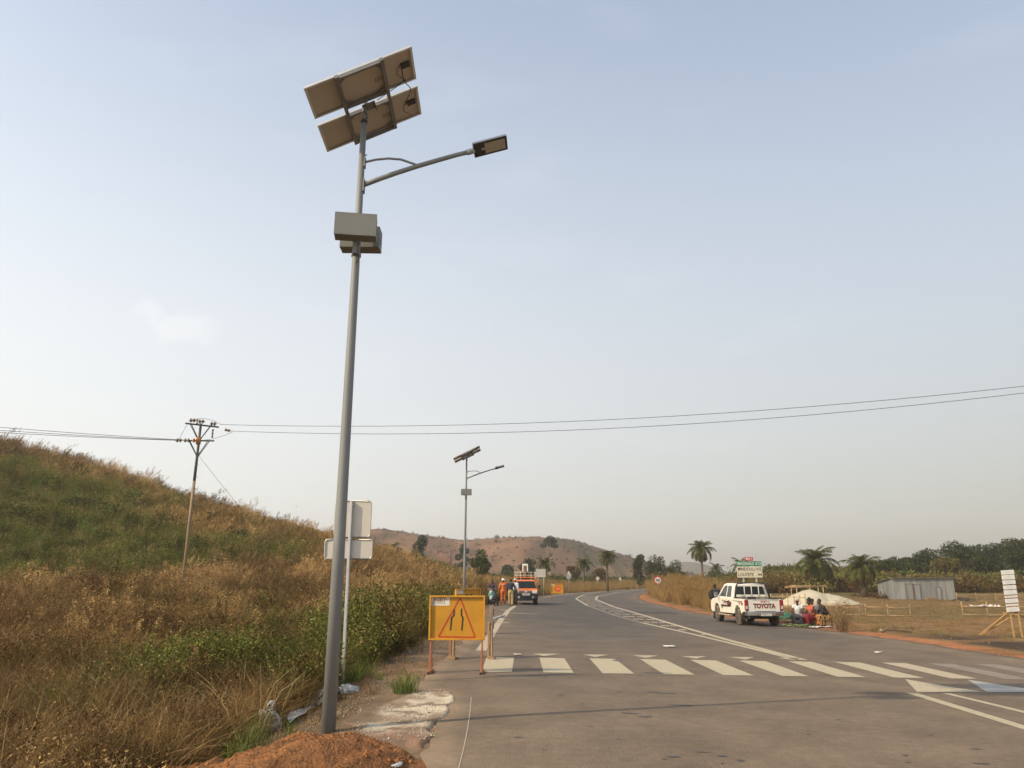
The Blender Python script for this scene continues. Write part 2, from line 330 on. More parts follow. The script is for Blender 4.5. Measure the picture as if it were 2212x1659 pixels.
def paint_mat(name, col, wear, under=(.14, .115, .09), seed=0., scale=2.2):
    m = bpy.data.materials.new(name); m.use_nodes = True; nt = m.node_tree; N = nt.nodes; L = nt.links; p = N["Principled BSDF"]; p.inputs["Roughness"].default_value = .75
    g = N.new("ShaderNodeNewGeometry"); mp = N.new("ShaderNodeMapping"); mp.inputs["Location"].default_value = (seed, seed * 2, 0); L.new(g.outputs["Position"], mp.inputs[0])
    n = N.new("ShaderNodeTexNoise"); n.inputs["Scale"].default_value = scale; n.inputs["Detail"].default_value = 9; n.inputs["Roughness"].default_value = .72; L.new(mp.outputs[0], n.inputs[0])
    r = N.new("ShaderNodeMapRange"); r.inputs[1].default_value = .70 - wear * .35; r.inputs[2].default_value = .86 - wear * .3; L.new(n.outputs[0], r.inputs[0])
    v = N.new("ShaderNodeTexNoise"); v.inputs["Scale"].default_value = 14; v.inputs["Detail"].default_value = 6; L.new(g.outputs["Position"], v.inputs[0])
    rv = N.new("ShaderNodeMapRange"); rv.inputs[1].default_value = .3; rv.inputs[2].default_value = .7; rv.inputs[3].default_value = .84; rv.inputs[4].default_value = 1.1; L.new(v.outputs[0], rv.inputs[0])
    mx = N.new("ShaderNodeMixRGB"); mx.inputs[1].default_value = (*col, 1); mx.inputs[2].default_value = (*under, 1); L.new(r.outputs[0], mx.inputs[0])
    s = N.new("ShaderNodeVectorMath"); s.operation = 'SCALE'; L.new(mx.outputs[0], s.inputs[0]); L.new(rv.outputs[0], s.inputs["Scale"]); L.new(s.outputs[0], p.inputs["Base Color"]); return m
PAINT = paint_mat("road_paint", (.43, .36, .235), .22); PAINT_OLD = paint_mat("road_paint_worn", (.43, .35, .24), .38, seed=3); PAINT_FADED = paint_mat("road_paint_faded", (.24, .19, .145), .55, seed=7)
PAINT_SHADED = paint_mat("road_paint_shaded", (.36, .34, .31), .35, seed=11)  # worn paint greyed to carry the solar panel's cast shadow in its colour
def drape(poly, lift=.004): return [(x, y, float(gz(x)) + lift) for x, y in poly]
def marking(name, poly, m, lift=.004):
    """a convex painted quad, cut finely across so that it lies on the cambered road"""
    (a, b, c, d) = [Vector((p[0], p[1], 0)) for p in poly]; n = 6; mb = MB(); vs = []; fs = []
    for i in range(n + 1):
        for t in (a.lerp(b, i / n), d.lerp(c, i / n)): vs.append((t.x, t.y, float(gz(t.x)) + lift))
    for i in range(n): fs.append((2 * i, 2 * i + 2, 2 * i + 3, 2 * i + 1))
    mb.add(vs, fs); return mb.build(name, m, road, clean=False)
def line_strip(name, pts, w, m, lift=.004, step=.6):
    P = [Vector((p[0], p[1], 0)) for p in pts]; fine = []
    for a, b in zip(P[:-1], P[1:]):
        k = max(1, int((b - a).length / step)); fine += [a.lerp(b, i / k) for i in range(k)]
    fine.append(P[-1]); vs = []; fs = []
    for _ in range(6): fine = [fine[0]] + [(fine[i - 1] + fine[i] * 2 + fine[i + 1]) / 4 for i in range(1, len(fine) - 1)] + [fine[-1]]
    for i, p in enumerate(fine):
        t = (fine[min(i + 1, len(fine) - 1)] - fine[max(0, i - 1)]).normalized(); nn = Vector((-t.y, t.x, 0)) * w / 2
        for s in (nn, -nn): v = p + s; vs.append((v.x, v.y, float(gz(v.x)) + lift))
    fs = [(2 * i + 1, 2 * i + 3, 2 * i + 2, 2 * i) for i in range(len(fine) - 1)]
    return MB().add(vs, fs).build(name, m, road, clean=False)
for k in range(12):
    x0 = -.58 + 1.19 * k; j = lambda: random.uniform(-.03, .03)
    pm = PAINT if k < 8 else (PAINT_OLD if k < 9 else PAINT_FADED)
    marking("crossing_stripe", [(x0 + j(), 15.85 + .1 * x0), (x0 + .6 + j(), 15.85 + .1 * (x0 + .6)), (x0 + .62 + j(), 18.75 + .12 * x0), (x0 + .02 + j(), 18.75 + .12 * x0)], pm)
for k in range(5):
    x0 = 7.1 + 1.36 * k; mb = MB(); mb.add(drape([(x0, 14.45 + .18 * (x0 - 7)), (x0 + 1.32, 14.7 + .18 * (x0 - 7)), (x0 + 1.0, 15.4 + .18 * (x0 - 7)), (x0 + .74, 16.38 + .15 * (x0 - 7))]), [(0, 1, 2, 3)]); mb.build("ramp_triangle", PAINT if k == 0 else PAINT_SHADED, road, clean=False)
for k in range(6):
    x0 = .55 + 1.22 * k; mb = MB(); mb.add(drape([(x0 + .2, 19.15 + .1 * x0), (x0 + .62, 19.85 + .1 * x0), (x0 - .05, 19.7 + .1 * x0)]), [(0, 1, 2)]); mb.build("ramp_triangle", PAINT_OLD if k % 2 else PAINT, road, clean=False)
line_strip("lane_line", [(6.92, 14.3), (6.8, 11), (6.7, 7), (6.6, 2), (6.5, -6)], .2, PAINT)
line_strip("lane_line", [(7.56, 14.4), (7.7, 12.5), (7.8, 8), (7.85, 2), (7.9, -6)], .14, PAINT)
ISL = [(6.98, 20.0), (6.74, 24), (6.42, 28.8), (5.75, 35.8), (5.42, 42.4), (5.45, 58), (6.3, 79), (9.0, 101), (14.8, 132), (26.6, 168), (40, 196)]
ISR = [(7.12, 20.0), (6.98, 26.3), (7.0, 34), (7.12, 42.3), (7.2, 57.5), (8.1, 77.5), (10.0, 94), (16.2, 123.5), (27.5, 163), (41, 193)]
line_strip("island_line", ISL[:4], .2, PAINT); line_strip("island_line", ISL[3:6], .17, PAINT_FADED); line_strip("island_line", ISL[5:], .2, PAINT_OLD)
line_strip("island_line", ISR[:4], .24, PAINT); line_strip("island_line", ISR[3:], .26, paint_mat("road_paint_dusty", (.40, .31, .225), .2))
iy = 23.2; ISLy, ISLx, ISRy, ISRx = [p[1] for p in ISL], [p[0] for p in ISL], [p[1] for p in ISR], [p[0] for p in ISR]
while iy < 96:
    a, b = float(np.interp(iy, ISLy, ISLx)) + .18, float(np.interp(iy, ISRy, ISRx)) - .18; w = b - a; dp = .55
    segs = [(0, 1)] if iy < 28 else random.choice([[(.05, .5), (.62, .97)], [(0, .18), (.3, .95)], [(.1, .6), (.68, .8), (.85, 1)], [(.02, .7)], [(.0, .3), (.36, .66), (.75, 1)], [(.2, .55), (.6, .9)]])
    for s0, s1 in segs:
        if w * (s1 - s0) > .05: marking("hatch_bar", [(a + w * s0, iy), (a + w * s1, iy), (a + w * s1 + .06, iy + dp), (a + w * s0 + .06, iy + dp)], PAINT_OLD if iy > 27 else PAINT)
    iy += 2.6 if iy < 40 else 2.9
line_strip("edge_line", [(-.78, 20.4), (-.62, 29), (-.45, 37)], .26, PAINT_OLD); line_strip("edge_line", [(-.40, 38.3), (-.2, 46), (.2, 53)], .26, PAINT_OLD)
line_strip("edge_line", [(3.2, 81), (6.0, 98), (9.4, 114), (21.4, 153), (42, 204)], .2, PAINT)
line_strip("stop_line", [(2.0, 71.6), (3.6, 71.8), (5.9, 72.6)], .22, PAINT); line_strip("stop_line", [(2.2, 66.5), (4.6, 66.8)], .16, PAINT)
line_strip("cross_line", [(8.0, 60.6), (9.8, 58.5), (11.2, 57.0)], .25, PAINT_FADED); line_strip("cross_line", [(7.6, 63.5), (9.4, 62.5), (11.3, 61.5)], .25, PAINT_FADED)
line_strip("survey_line", [(-.62, 12.6), (-.52, 10), (-.5, 7.6), (-.52, 4)], .011, PAINT_OLD)
# spilled tar and oil, each its own patch
TAR = mat("tar", (.03, .027, .025), .45, var=.3, scale=20)
def blot(cx, cy, rx_, ry_, m, name="tar_spot", lift=.005, seed=0):
    r = random.Random(seed); n = 18; pts = []
    for i in range(n):
        a = 2 * math.pi * i / n; k = r.uniform(.55, 1.1); x = cx + rx_ * k * math.cos(a); y = cy + ry_ * k * math.sin(a); pts.append((x, y, float(gz(x)) + lift))
    pts.append((cx, cy, float(gz(cx)) + lift)); MB().add(pts, [(i, (i + 1) % n, n) for i in range(n)]).build(name, m, road, clean=False)
for i, (px, py, a, b) in enumerate([(1420, 1455, .28, .1), (1355, 1459, .12, .05), (1425, 1500, .3, .04), (1470, 1527, .2, .05), (1360, 1548, .14, .05), (1395, 1556, .1, .06), (1210, 1512, .08, .03), (1455, 1645, .09, .04), (1520, 1632, .12, .02), (1560, 1640, .08, .035), (1600, 1650, .05, .04), (2105, 1608, .07, .025), (2120, 1642, .1, .03), (1955, 1628, .05, .02), (2010, 1580, .05, .02), (1120, 1610, .06, .02), (1745, 1585, .05, .02), (1330, 1430, .1, .2), (1240, 1380, .3, .15), (1380, 1372, .4, .2)]):
    p = at(px, py, z=-.08); blot(p.x, p.y, a, b, TAR, seed=i)
for i in range(42):
    blot(random.uniform(0, 12), random.uniform(6.5, 15), random.uniform(.015, .05), random.uniform(.01, .03), TAR, seed=100 + i)
PALE = paint_mat("pale_dust", (.36, .28, .20), .5, under=(.19, .145, .10), scale=3)
for i, (px, py, a, b) in enumerate([(1090, 1318, .6, .5), (1120, 1325, 1.2, .25), (1085, 1345, .3, .5)]):
    p = at(px, py, z=0); blot(p.x, p.y, a, b, PALE, "dust_patch", .0045, seed=300 + i)

# cement spilled over the broken shoulder beside the near lamp
def cem_col(X, Y):
    n = fbm(X * 3, Y * 1.6, 51); c = np.zeros(X.shape + (3,)) + (.36, .27, .18); c = lerp3(c, (.55, .47, .34), sstep(n, .45, .62)); c = lerp3(c, (.27, .16, .10), sstep(Y + .3 * (n - .5), 10.3, 9.4)); c = lerp3(c, (.17, .115, .07), sstep(X + .3 * (n - .5), -1.55, -1.95)); c = lerp3(c, (.20, .13, .085), sstep(fbm(X * 5, Y * 5, 53), .52, .66) * .8); return c
cx_ = np.linspace(-2.15, -.80, 60); cy_ = np.linspace(8.7, 13.6, 120)
def cem_z(X, Y):
    e = -.92 + (noise2(Y * 2.3, X * 0, 61) - .5) * .22 - X; w = -2.0 + .42 * (noise2(Y * 1.7, X * 0, 62) - .5) + .35 * sstep(Y, 11.5, 13.5)
    m = sstep(e, -.06, .03) * sstep(X - w, -.10, .06) * sstep(Y, 8.75, 9.1) * sstep(Y, 13.55, 13.3)
    return np.maximum(G(X, Y), -.2) - .05 + m * (.050 + .020 * fbm(X * 4, Y * 2, 63) + .02 * sstep(e, .2, .03) * fbm(X * 9, Y * 9, 64))
cem = link_mesh("cement_spill", grid_mesh("cement_spill", cx_, cy_, cem_z, cem_col), soil_mat("cement", scale=3, var=.18, bump=.5, bscale=40, speck=60)); tag(cem, kind="structure")

# the far ridge behind the plain and a paler one beyond it
SIL = [(300, 1215), (420, 1190), (560, 1168), (700, 1146), (790, 1139), (830, 1137), (900, 1147), (960, 1155), (1000, 1162), (1060, 1158), (1150, 1155), (1230, 1160), (1280, 1175), (1350, 1194), (1400, 1210), (1450, 1226), (1520, 1244), (1600, 1252)]
RID = [on_y(px, py, 470.) for px, py in SIL]; RIDX = [p.x for p in RID]; RIDZ = [p.z for p in RID]
def ridge_z(X, Y):
    h = np.interp(X, RIDX, RIDZ); yc = 470 + 25 * (noise2(X * .02, X * 0, 71) - .5); b = 1 - np.abs((Y - yc) / np.where(Y < yc, 125, 190)); b = np.clip(b, 0, 1); b = .5 - .5 * np.cos(np.pi * b)
    gul = (fbm(X * .035, Y * .012, 73, 5) - .5) * 9 * np.sin(np.pi * np.clip(b, 0, 1)); return h * b + gul - 1.5
def ridge_col(X, Y):
    n = fbm(X * .02, Y * .02, 75, 5); n2 = fbm(X * .09, Y * .09, 76); c = np.zeros(X.shape + (3,)) + (.125, .068, .040); c = lerp3(c, (.235, .10, .055), sstep(X, -15, -55) * sstep(n, .42, .56)); c = lerp3(c, (.075, .05, .03), sstep(n2, .50, .64) * .8); c = lerp3(c, (.06, .055, .028), sstep(n, .54, .62) * .85); c = lerp3(c, (.21, .115, .065), sstep(fbm(X * .05, Y * .02, 77), .55, .68) * .7); return c
far_hill = link_mesh("far_hill", grid_mesh("far_hill", np.linspace(-240, 190, 170), np.linspace(335, 670, 110), ridge_z, ridge_col), soil_mat("hill_soil", scale=.08, var=.25, bump=0)); tag(far_hill, kind="structure")
def r2z(X, Y):
    h = 30 * np.exp(-((X - 335) / 75) ** 2) + 10 * fbm(X * .01, X * 0, 81); return h * np.exp(-((Y - 1500) / 130) ** 2) - 2
dr = link_mesh("distant_ridge", grid_mesh("distant_ridge", np.linspace(-100, 900, 90), np.linspace(1200, 1800, 30), r2z, lambda X, Y: np.zeros(X.shape + (3,)) + (.09, .085, .05)), MATS["hill_soil"]); tag(dr, kind="structure")

# dusty air over the whole valley
hz = MB().box((150, 1250, 29), (3500, 2750, 64)).build("haze", None); hz.data.materials.clear()
hm = bpy.data.materials.new("dusty_air"); hm.use_nodes = True; N = hm.node_tree.nodes
for n in list(N): N.remove(n)
o_ = N.new("ShaderNodeOutputMaterial"); pv = N.new("ShaderNodeVolumePrincipled"); pv.inputs["Color"].default_value = (.86, .80, .72, 1); pv.inputs["Density"].default_value = .00055; pv.inputs["Anisotropy"].default_value = .25
hm.node_tree.links.new(pv.outputs[0], o_.inputs["Volume"]); hz.data.materials.append(hm); tag(hz, "pale brown dust haze hanging over the valley", "haze", kind="stuff")
# ------------------------------------------------------------------ solar street lamps
GALV = mat("galvanised_steel", (.205, .21, .205), .6, .1, var=.10, scale=3, bump=.08, bscale=60, stretch=(1, 1, .25), col2=(.18, .183, .178), amt=.5)
STEEL_DK = mat("mount_steel", (.20, .19, .18), .55, .5, var=.15, scale=9)
ALU = mat("panel_frame_aluminium", (.62, .61, .59), .4, .6, var=.05)
BACKSHEET = mat("panel_backsheet", (.50, .44, .37), .7, var=.05, scale=2.2, col2=(.45, .39, .32), amt=.4)
CELL = mat("solar_cells", (.012, .018, .05), .12, .1, var=.2, scale=30, coat=.6)
BLACKP = mat("black_plastic", (.018, .018, .018), .5, var=.2)
CABLE = mat("cable_black", (.03, .022, .02), .6); CABLE_R = mat("cable_brown", (.16, .07, .04), .6)
BOXGREY = mat("battery_box_paint", (.185, .185, .165), .6, var=.06, scale=4, col2=(.16, .158, .14), amt=.4)
LEDW = mat("led_lens", (.42, .38, .30), .35, var=.15, scale=40)
PRINT = mat("label_print", (.28, .22, .17), .8, var=.5, scale=60)
def solar_lamp(loc, label, lean):
    L = empty("solar_street_lamp", loc, 0, label, "street lamp", "solar lamps along the road"); L.rotation_euler = (0, lean, 0)
    MB().tube([(0, 0, -.15), (0, 0, 2.2), (0, 0, 6.2), (0, 0, 8.15)], [.087, .074, .052, .041], 20).build("pole", GALV, L)
    s = MB(); s.tube([(0, 0, 8.15), (0, 0, 8.5)], .034, 14); s.build("mast_sleeve", GALV, L)
    c = MB(); c.tube([(0, 0, 8.13), (0, 0, 8.17)], .05, 16); c.build("collar", BLACKP, L)
    for z in (8.2, 8.36, 7.6, 7.05): MB().tube([(.03, -.02, z), (.075, -.03, z)], .009, 6).build("bolt", STEEL_DK, L)
    # panels: long side climbs towards +X, faces the sun side
    e1 = Vector((.8955, .0314, .4439)); n = Vector((-.4444, .0101, .8958)); PM = frame((.02, 0, 8.49), e1, n)
    Lp, Wp, gap = 1.592, .69, .164
    for k in (-1, 1):
        yc = k * (gap / 2 + Wp / 2); pf = MB(PM)
        for sy in (-1, 1): pf.box((0, yc + sy * (Wp / 2 - .004), 0), (Lp, .008, .036)); pf.box((0, yc + sy * (Wp / 2 - .022), -.017), (Lp - .017, .028, .0025))
        for sx in (-1, 1): pf.box((sx * (Lp / 2 - .004), yc, 0), (.008, Wp - .017, .036)); pf.box((sx * (Lp / 2 - .022), yc, -.0168), (.028, Wp - .075, .0025))
        pan = MB(PM).box((0, yc, .012), (Lp - .017, Wp - .017, .006)).build("solar_panel", CELL, L)
        MB(PM).box((0, yc, .0065), (Lp - .018, Wp - .018, .004)).build("backsheet", BACKSHEET, pan)
        pf.build("panel_frame", ALU, pan)
        jb = MB(PM); jb.box((.665, yc - .03, -.012), (.13, .105, .03)); jb.box((.60, yc - .06, -.012), (.02, .03, .022)); jb.build("junction_box", BLACKP, pan, bevel=.006)
        lab = MB(PM)
        for q in range(5): lab.box((.20 + .028 * (q % 5), yc + .06, .0035), (.018, .10, .0015))
        tag(lab.build("rating_label", PRINT, pan), kind="stuff")
        g = lambda x, y, z: PM @ Vector((x, y, z))
        MB().tube([g(.60, yc - .06, -.012), g(.53, yc - .08, -.05), g(.50, yc + .02, -.07), g(.56, yc + .12, -.06), g(.62, yc + .22, -.05)], .006, 6).build("cable", CABLE_R, pan)
    MB().tube([PM @ Vector(p) for p in [(.60, -.44, -.015), (.58, -.25, -.09), (.66, -.05, -.10), (.64, .08, -.09), (.55, .25, -.08), (.57, .38, -.02)]], .007, 6).build("cable", CABLE, L)
    MB().tube([PM @ Vector(p) for p in [(.62, -.2, -.05), (.45, -.09, -.03), (.30, -.05, -.04), (.14, -.02, -.06)]], .006, 6).build("cable", CABLE, L)
    fr = MB(PM); x0 = .33
    for sx in (-1, 1): fr.box((sx * x0, 0, -.045), (.05, 2 * Wp + gap + .06, .045))
    for y in (-(gap / 2 + Wp - .02), -gap / 2 - .02, gap / 2 + .02, gap / 2 + Wp + .005): fr.box((0, y, -.0455), (2 * x0 - .05, .04, .043))
    for k in (-1, 1):
        for sx in (-1, 1):
            for yy, sy in ((k * (gap / 2 + .04), k), (k * (gap / 2 + Wp - .04), -k)):
                fr.prism([(sx * (x0 - .025), yy), (sx * (x0 - .025) - sx * .11, yy), (sx * (x0 - .025), yy + sy * .11)] if sx * sy > 0 else [(sx * (x0 - .025), yy), (sx * (x0 - .025), yy + sy * .11), (sx * (x0 - .025) - sx * .11, yy)], .004, Matrix.Translation((0, 0, -.048)))
    fr.build("panel_rack", STEEL_DK, L)
    mt = MB(PM); mt.box((.0, 0, -.09), (.20, .15, .012)); mt.box((-.085, 0, -.155), (.010, .14, .13)); mt.box((.085, 0, -.13), (.010, .14, .09)); mt.build("mount_bracket", STEEL_DK, L)
    # battery boxes, front and back of the pole
    for (bx_, by_, bz_, yaw, nm) in ((.03, -.25, 6.37, .14, 0), (.0, .25, 6.42, .02, 1)):
        bm_ = Matrix.Translation((bx_, by_, bz_)) @ Matrix.Rotation(yaw, 4, 'Z'); bb = MB(bm_); bb.box((0, 0, 0), (.555, .215, .318)); bo = bb.build("battery_box", BOXGREY, L, bevel=.004)
        lid = MB(bm_); lid.box((0, -.1105 if not nm else .1105, 0), (.561, .008, .324)); lid.build("lid", BOXGREY, bo, bevel=.002)
        for q in range(5): MB(bm_).box((.2785, 0, -.085 + .03 * q), (.006, .10, .014), rot=(.5, 0, 0)).build("vent_slot", BLACKP, bo)
        sc = MB(bm_)
        for sx, sz in ((-.18, .15), (.18, .15), (-.18, -.15), (.18, -.15), (-.27, 0), (.27, 0)): sc.tube([(sx, (-.114 if not nm else .114), sz), (sx, (-.119 if not nm else .119), sz)], .007, 6)
        tag(sc.build("screw_set", STEEL_DK, bo), kind="stuff")
    cl = MB(); cl.box((0, -.075, 6.12), (.07, .06, .14)); cl.tube([(0, 0, 6.05), (0, 0, 6.09)], .068, 16); cl.tube([(0, 0, 6.6), (0, 0, 6.64)], .062, 16); cl.box((0, -.10, 6.3), (.05, .08, .5)); cl.build("box_clamp", GALV, L)
    MB().tube([(.03, -.06, 6.12), (.05, -.08, 5.98), (.02, -.07, 5.93)], .007, 6).build("cable", CABLE, L)
    # arm, brace and lantern
    pts = [(.03, 0, 7.14), (.25, 0, 7.235), (.5, 0, 7.335), (.8, 0, 7.445), (1.1, 0, 7.545), (1.35, 0, 7.625), (1.55, 0, 7.68)]
    MB().tube(pts, [.036, .036, .035, .034, .033, .032, .032], 14).build("arm", GALV, L)
    MB().tube([(.03, 0, 7.50), (.2, 0, 7.545), (.38, 0, 7.565), (.56, 0, 7.55), (.72, 0, 7.49), (.82, 0, 7.45)], .0165, 10).build("arm_brace", GALV, L)
    MB().box((.045, 0, 7.5), (.02, .09, .16)).build("arm_plate", GALV, L); MB().box((.05, 0, 7.13), (.02, .1, .2)).build("arm_plate", GALV, L)
    HM = frame((1.80, 0, 7.755), Vector((1, 0, .30)), Vector((-.30, .26, 1)))
    hd = MB(HM); hd.box((.04, 0, .012), (.50, .27, .035)); hd.box((-.135, 0, .052), (.15, .17, .055)); ho = hd.build("lantern", mat("lantern_grey", (.34, .35, .35), .5, .3, var=.06), L, bevel=.008)
    fi = MB(HM)
    for q in range(11): fi.box((.0 + .026 * q, 0, .041), (.005, .20, .026))
    tag(fi.build("heat_sink", mat("fin_alu", (.5, .5, .5), .4, .6), ho), kind="stuff")
    MB(HM).box((.04, 0, -.0075), (.496, .266, .006)).build("gasket_plate", mat("lantern_black", (.02, .02, .02), .45), ho)
    MB(HM).box((.105, 0, -.0125), (.30, .19, .006)).build("led_window", LEDW, ho)
    led = MB(HM)
    for a in range(7):
        for b in range(3): led.box((-.015 + .04 * a, -.05 + .05 * b, -.0165), (.02, .022, .003))
    tag(led.build("led_lens", LEDW, ho), kind="stuff")
    MB(HM).box((-.07, 0, -.0125), (.05, .04, .008)).build("sensor_cover", LEDW, ho)
    co = MB(); co.tube([(1.50, 0, 7.664), (1.58, 0, 7.69), (1.61, 0, 7.70)], [.041, .041, .03], 12); co.box((1.565, -.045, 7.685), (.05, .02, .03)); co.build("knuckle", mat("cast_alu", (.42, .42, .42), .5, .5), ho)
    return L
lamp1 = solar_lamp((-2.19, 9.95, 0.02), "nearest solar street lamp, tall grey pole with two panels beside the dirt mound", .0055)
lamp2 = copy_tree(lamp1); lamp2.location = seat(-2.55, 42.6); lamp2["label"] = "farther solar street lamp rising behind the yellow signs and the scooter"; lamp2.rotation_euler = (0, .0045, R(-2))

# ------------------------------------------------------------------ road signs seen from behind
SIGNBACK = mat("sign_back", (.56, .52, .45), .55, .1, var=.06, scale=2); SIGNRIM = mat("sign_rim", (.50, .48, .44), .4, .4, var=.1); POSTG = mat("galvanised_post", (.52, .53, .53), .45, .4, var=.12, scale=6)
def rim_panel(name, org, w, h, r, parent, face=-1, mfront=None, rad=.014):
    """panel with a rolled rim; back towards -Y"""
    m = FACING(org); p = MB(m).prism(rrect(w, h, r), -.004).build(name, SIGNBACK, parent)
    pts = [m @ Vector((x, y, .008)) for x, y in rrect(w, h, r)]; rb = MB(); rb.tube(pts + pts[:2], rad, 6, cap=False); rb.build("rim", SIGNRIM, p)
    if mfront: MB(m).prism(rrect(w - .02, h - .02, r), .003, Matrix.Translation((0, 0, -.009))).build("sign_face", mfront, p)
    return p
SW = mat("sign_white", (.72, .70, .64), .5, var=.04); SB = mat("sign_blue", (.02, .08, .35), .5)
rs = empty("road_sign", (-2.86, 13.85, float(G(-2.86, 13.85))), 0, "grey backs of two stacked road signs on one post behind the near lamp pole", "road sign"); zb = rs.location.z
MB().box((0, .035, 1.55 - zb / 2), (.045, .07, 3.1 - zb)).build("post", POSTG, rs, bevel=.006)
rim_panel("sign_panel", (.03, .005 + .078, 2.78 - zb), .635, .64, .06, rs, mfront=SB); rim_panel("sign_panel", (-.02, .083, 2.255 - zb), .83, .335, .05, rs, mfront=SW)
for z in (3.02, 2.52, 2.36, 2.15): MB().box((0, .05, z - zb), (.075, .05, .03)).build("clamp", POSTG, rs)
def small_sign(px, py, Y, kind, label, h):
    p = on_y(px, py, Y); b = float(G(p.x, p.y)); r = empty("road_sign", (p.x, p.y, b), 0, label, "road sign"); top = p.z - b
    MB().tube([(0, .03, -.1), (0, .03, top)], .04, 8).build("post", POSTG, r)
    if kind == "tri":
        for k, (zz) in enumerate((top - .36,)):
            tri = [(-.36, -.28), (.36, -.28), (.05, .36), (-.05, .36)]; MB(FACING((0, 0, zz))).prism(tri, -.02).build("sign_panel", SIGNBACK, r)
        for q in (-.1, .25): MB().box((0, .0, top - .36 + q * .7), (.36, .012, .03)).build("bracket", SIGNRIM, r)
        if h: MB(FACING((0, 0, top - .86))).prism(rrect(.66, .36, .04), -.02).build("sign_panel", SIGNBACK, r)
    if kind == "disc":
        MB(FACING((0, 0, top - .34))).prism([(.34 * math.cos(a * math.pi / 12), .34 * math.sin(a * math.pi / 12)) for a in range(24)], -.02).build("sign_panel", SIGNBACK, r); MB().box((0, 0, top - .34), (.5, .012, .03)).build("bracket", SIGNRIM, r)
    return r
small_sign(1228.5, 1233.5, 112., "tri", "triangular warning sign seen from behind, standing in the grass left of the bend", True)
small_sign(1291, 1245.5, 150., "disc", "round sign seen from behind in the dry grass beyond the bend", False)
small_sign(1339.5, 1246, 172., "tri", "small triangular sign seen from behind, farthest along the bend", False)
# big rectangular board seen from behind, right of the orange truck
p = on_y(1168, 1229, 92.); bz = float(G(p.x, p.y)); bs = empty("direction_board", (p.x, p.y, bz), 0, "large rectangular direction board seen from behind, beside the orange truck", "road sign"); top = p.z - bz
for sx in (-.32, .32): MB().box((sx, .05, (top - .1) / 2), (.08, .08, top + .1)).build("post", POSTG, bs)
for k in range(3): MB().box((0, 0, top - .15 - .315 * k), (1.12, .03, .305)).build("sign_plank", SIGNBACK, bs)
for k in range(4): MB().box((0, -.03, top - .04 - .29 * k), (1.05, .02, .03)).build("bracket", SIGNRIM, bs)
# 90 limit
p = at(1421, 1254, z=1.6) if False else on_y(1420.5, 1244, 92.); bz = float(G(p.x, p.y)); r = empty("speed_limit_sign", (p.x, p.y, bz), 0, "round red rimmed speed limit sign reading 90 above the dry grass", "road sign"); top = p.z - bz
MB().tube([(0, .03, -.1), (0, .03, top - .1)], .035, 8).build("post", POSTG, r); disc = lambda rad, n=28: [(rad * math.cos(2 * math.pi * a / n), rad * math.sin(2 * math.pi * a / n)) for a in range(n)]
cz = top - .50; RED = mat("sign_red", (.45, .02, .03), .45, var=.08); INK = mat("sign_ink", (.015, .015, .015), .6)
d_ = MB(FACING((0, 0, cz))).prism(disc(.47), .02).build("sign_disc", RED, r); MB(FACING((0, -.022, cz))).prism(disc(.35), .004).build("sign_face", SW, d_); text_obj("90", .5, INK, FACING((0, -.03, cz)), d_, bold=.012)

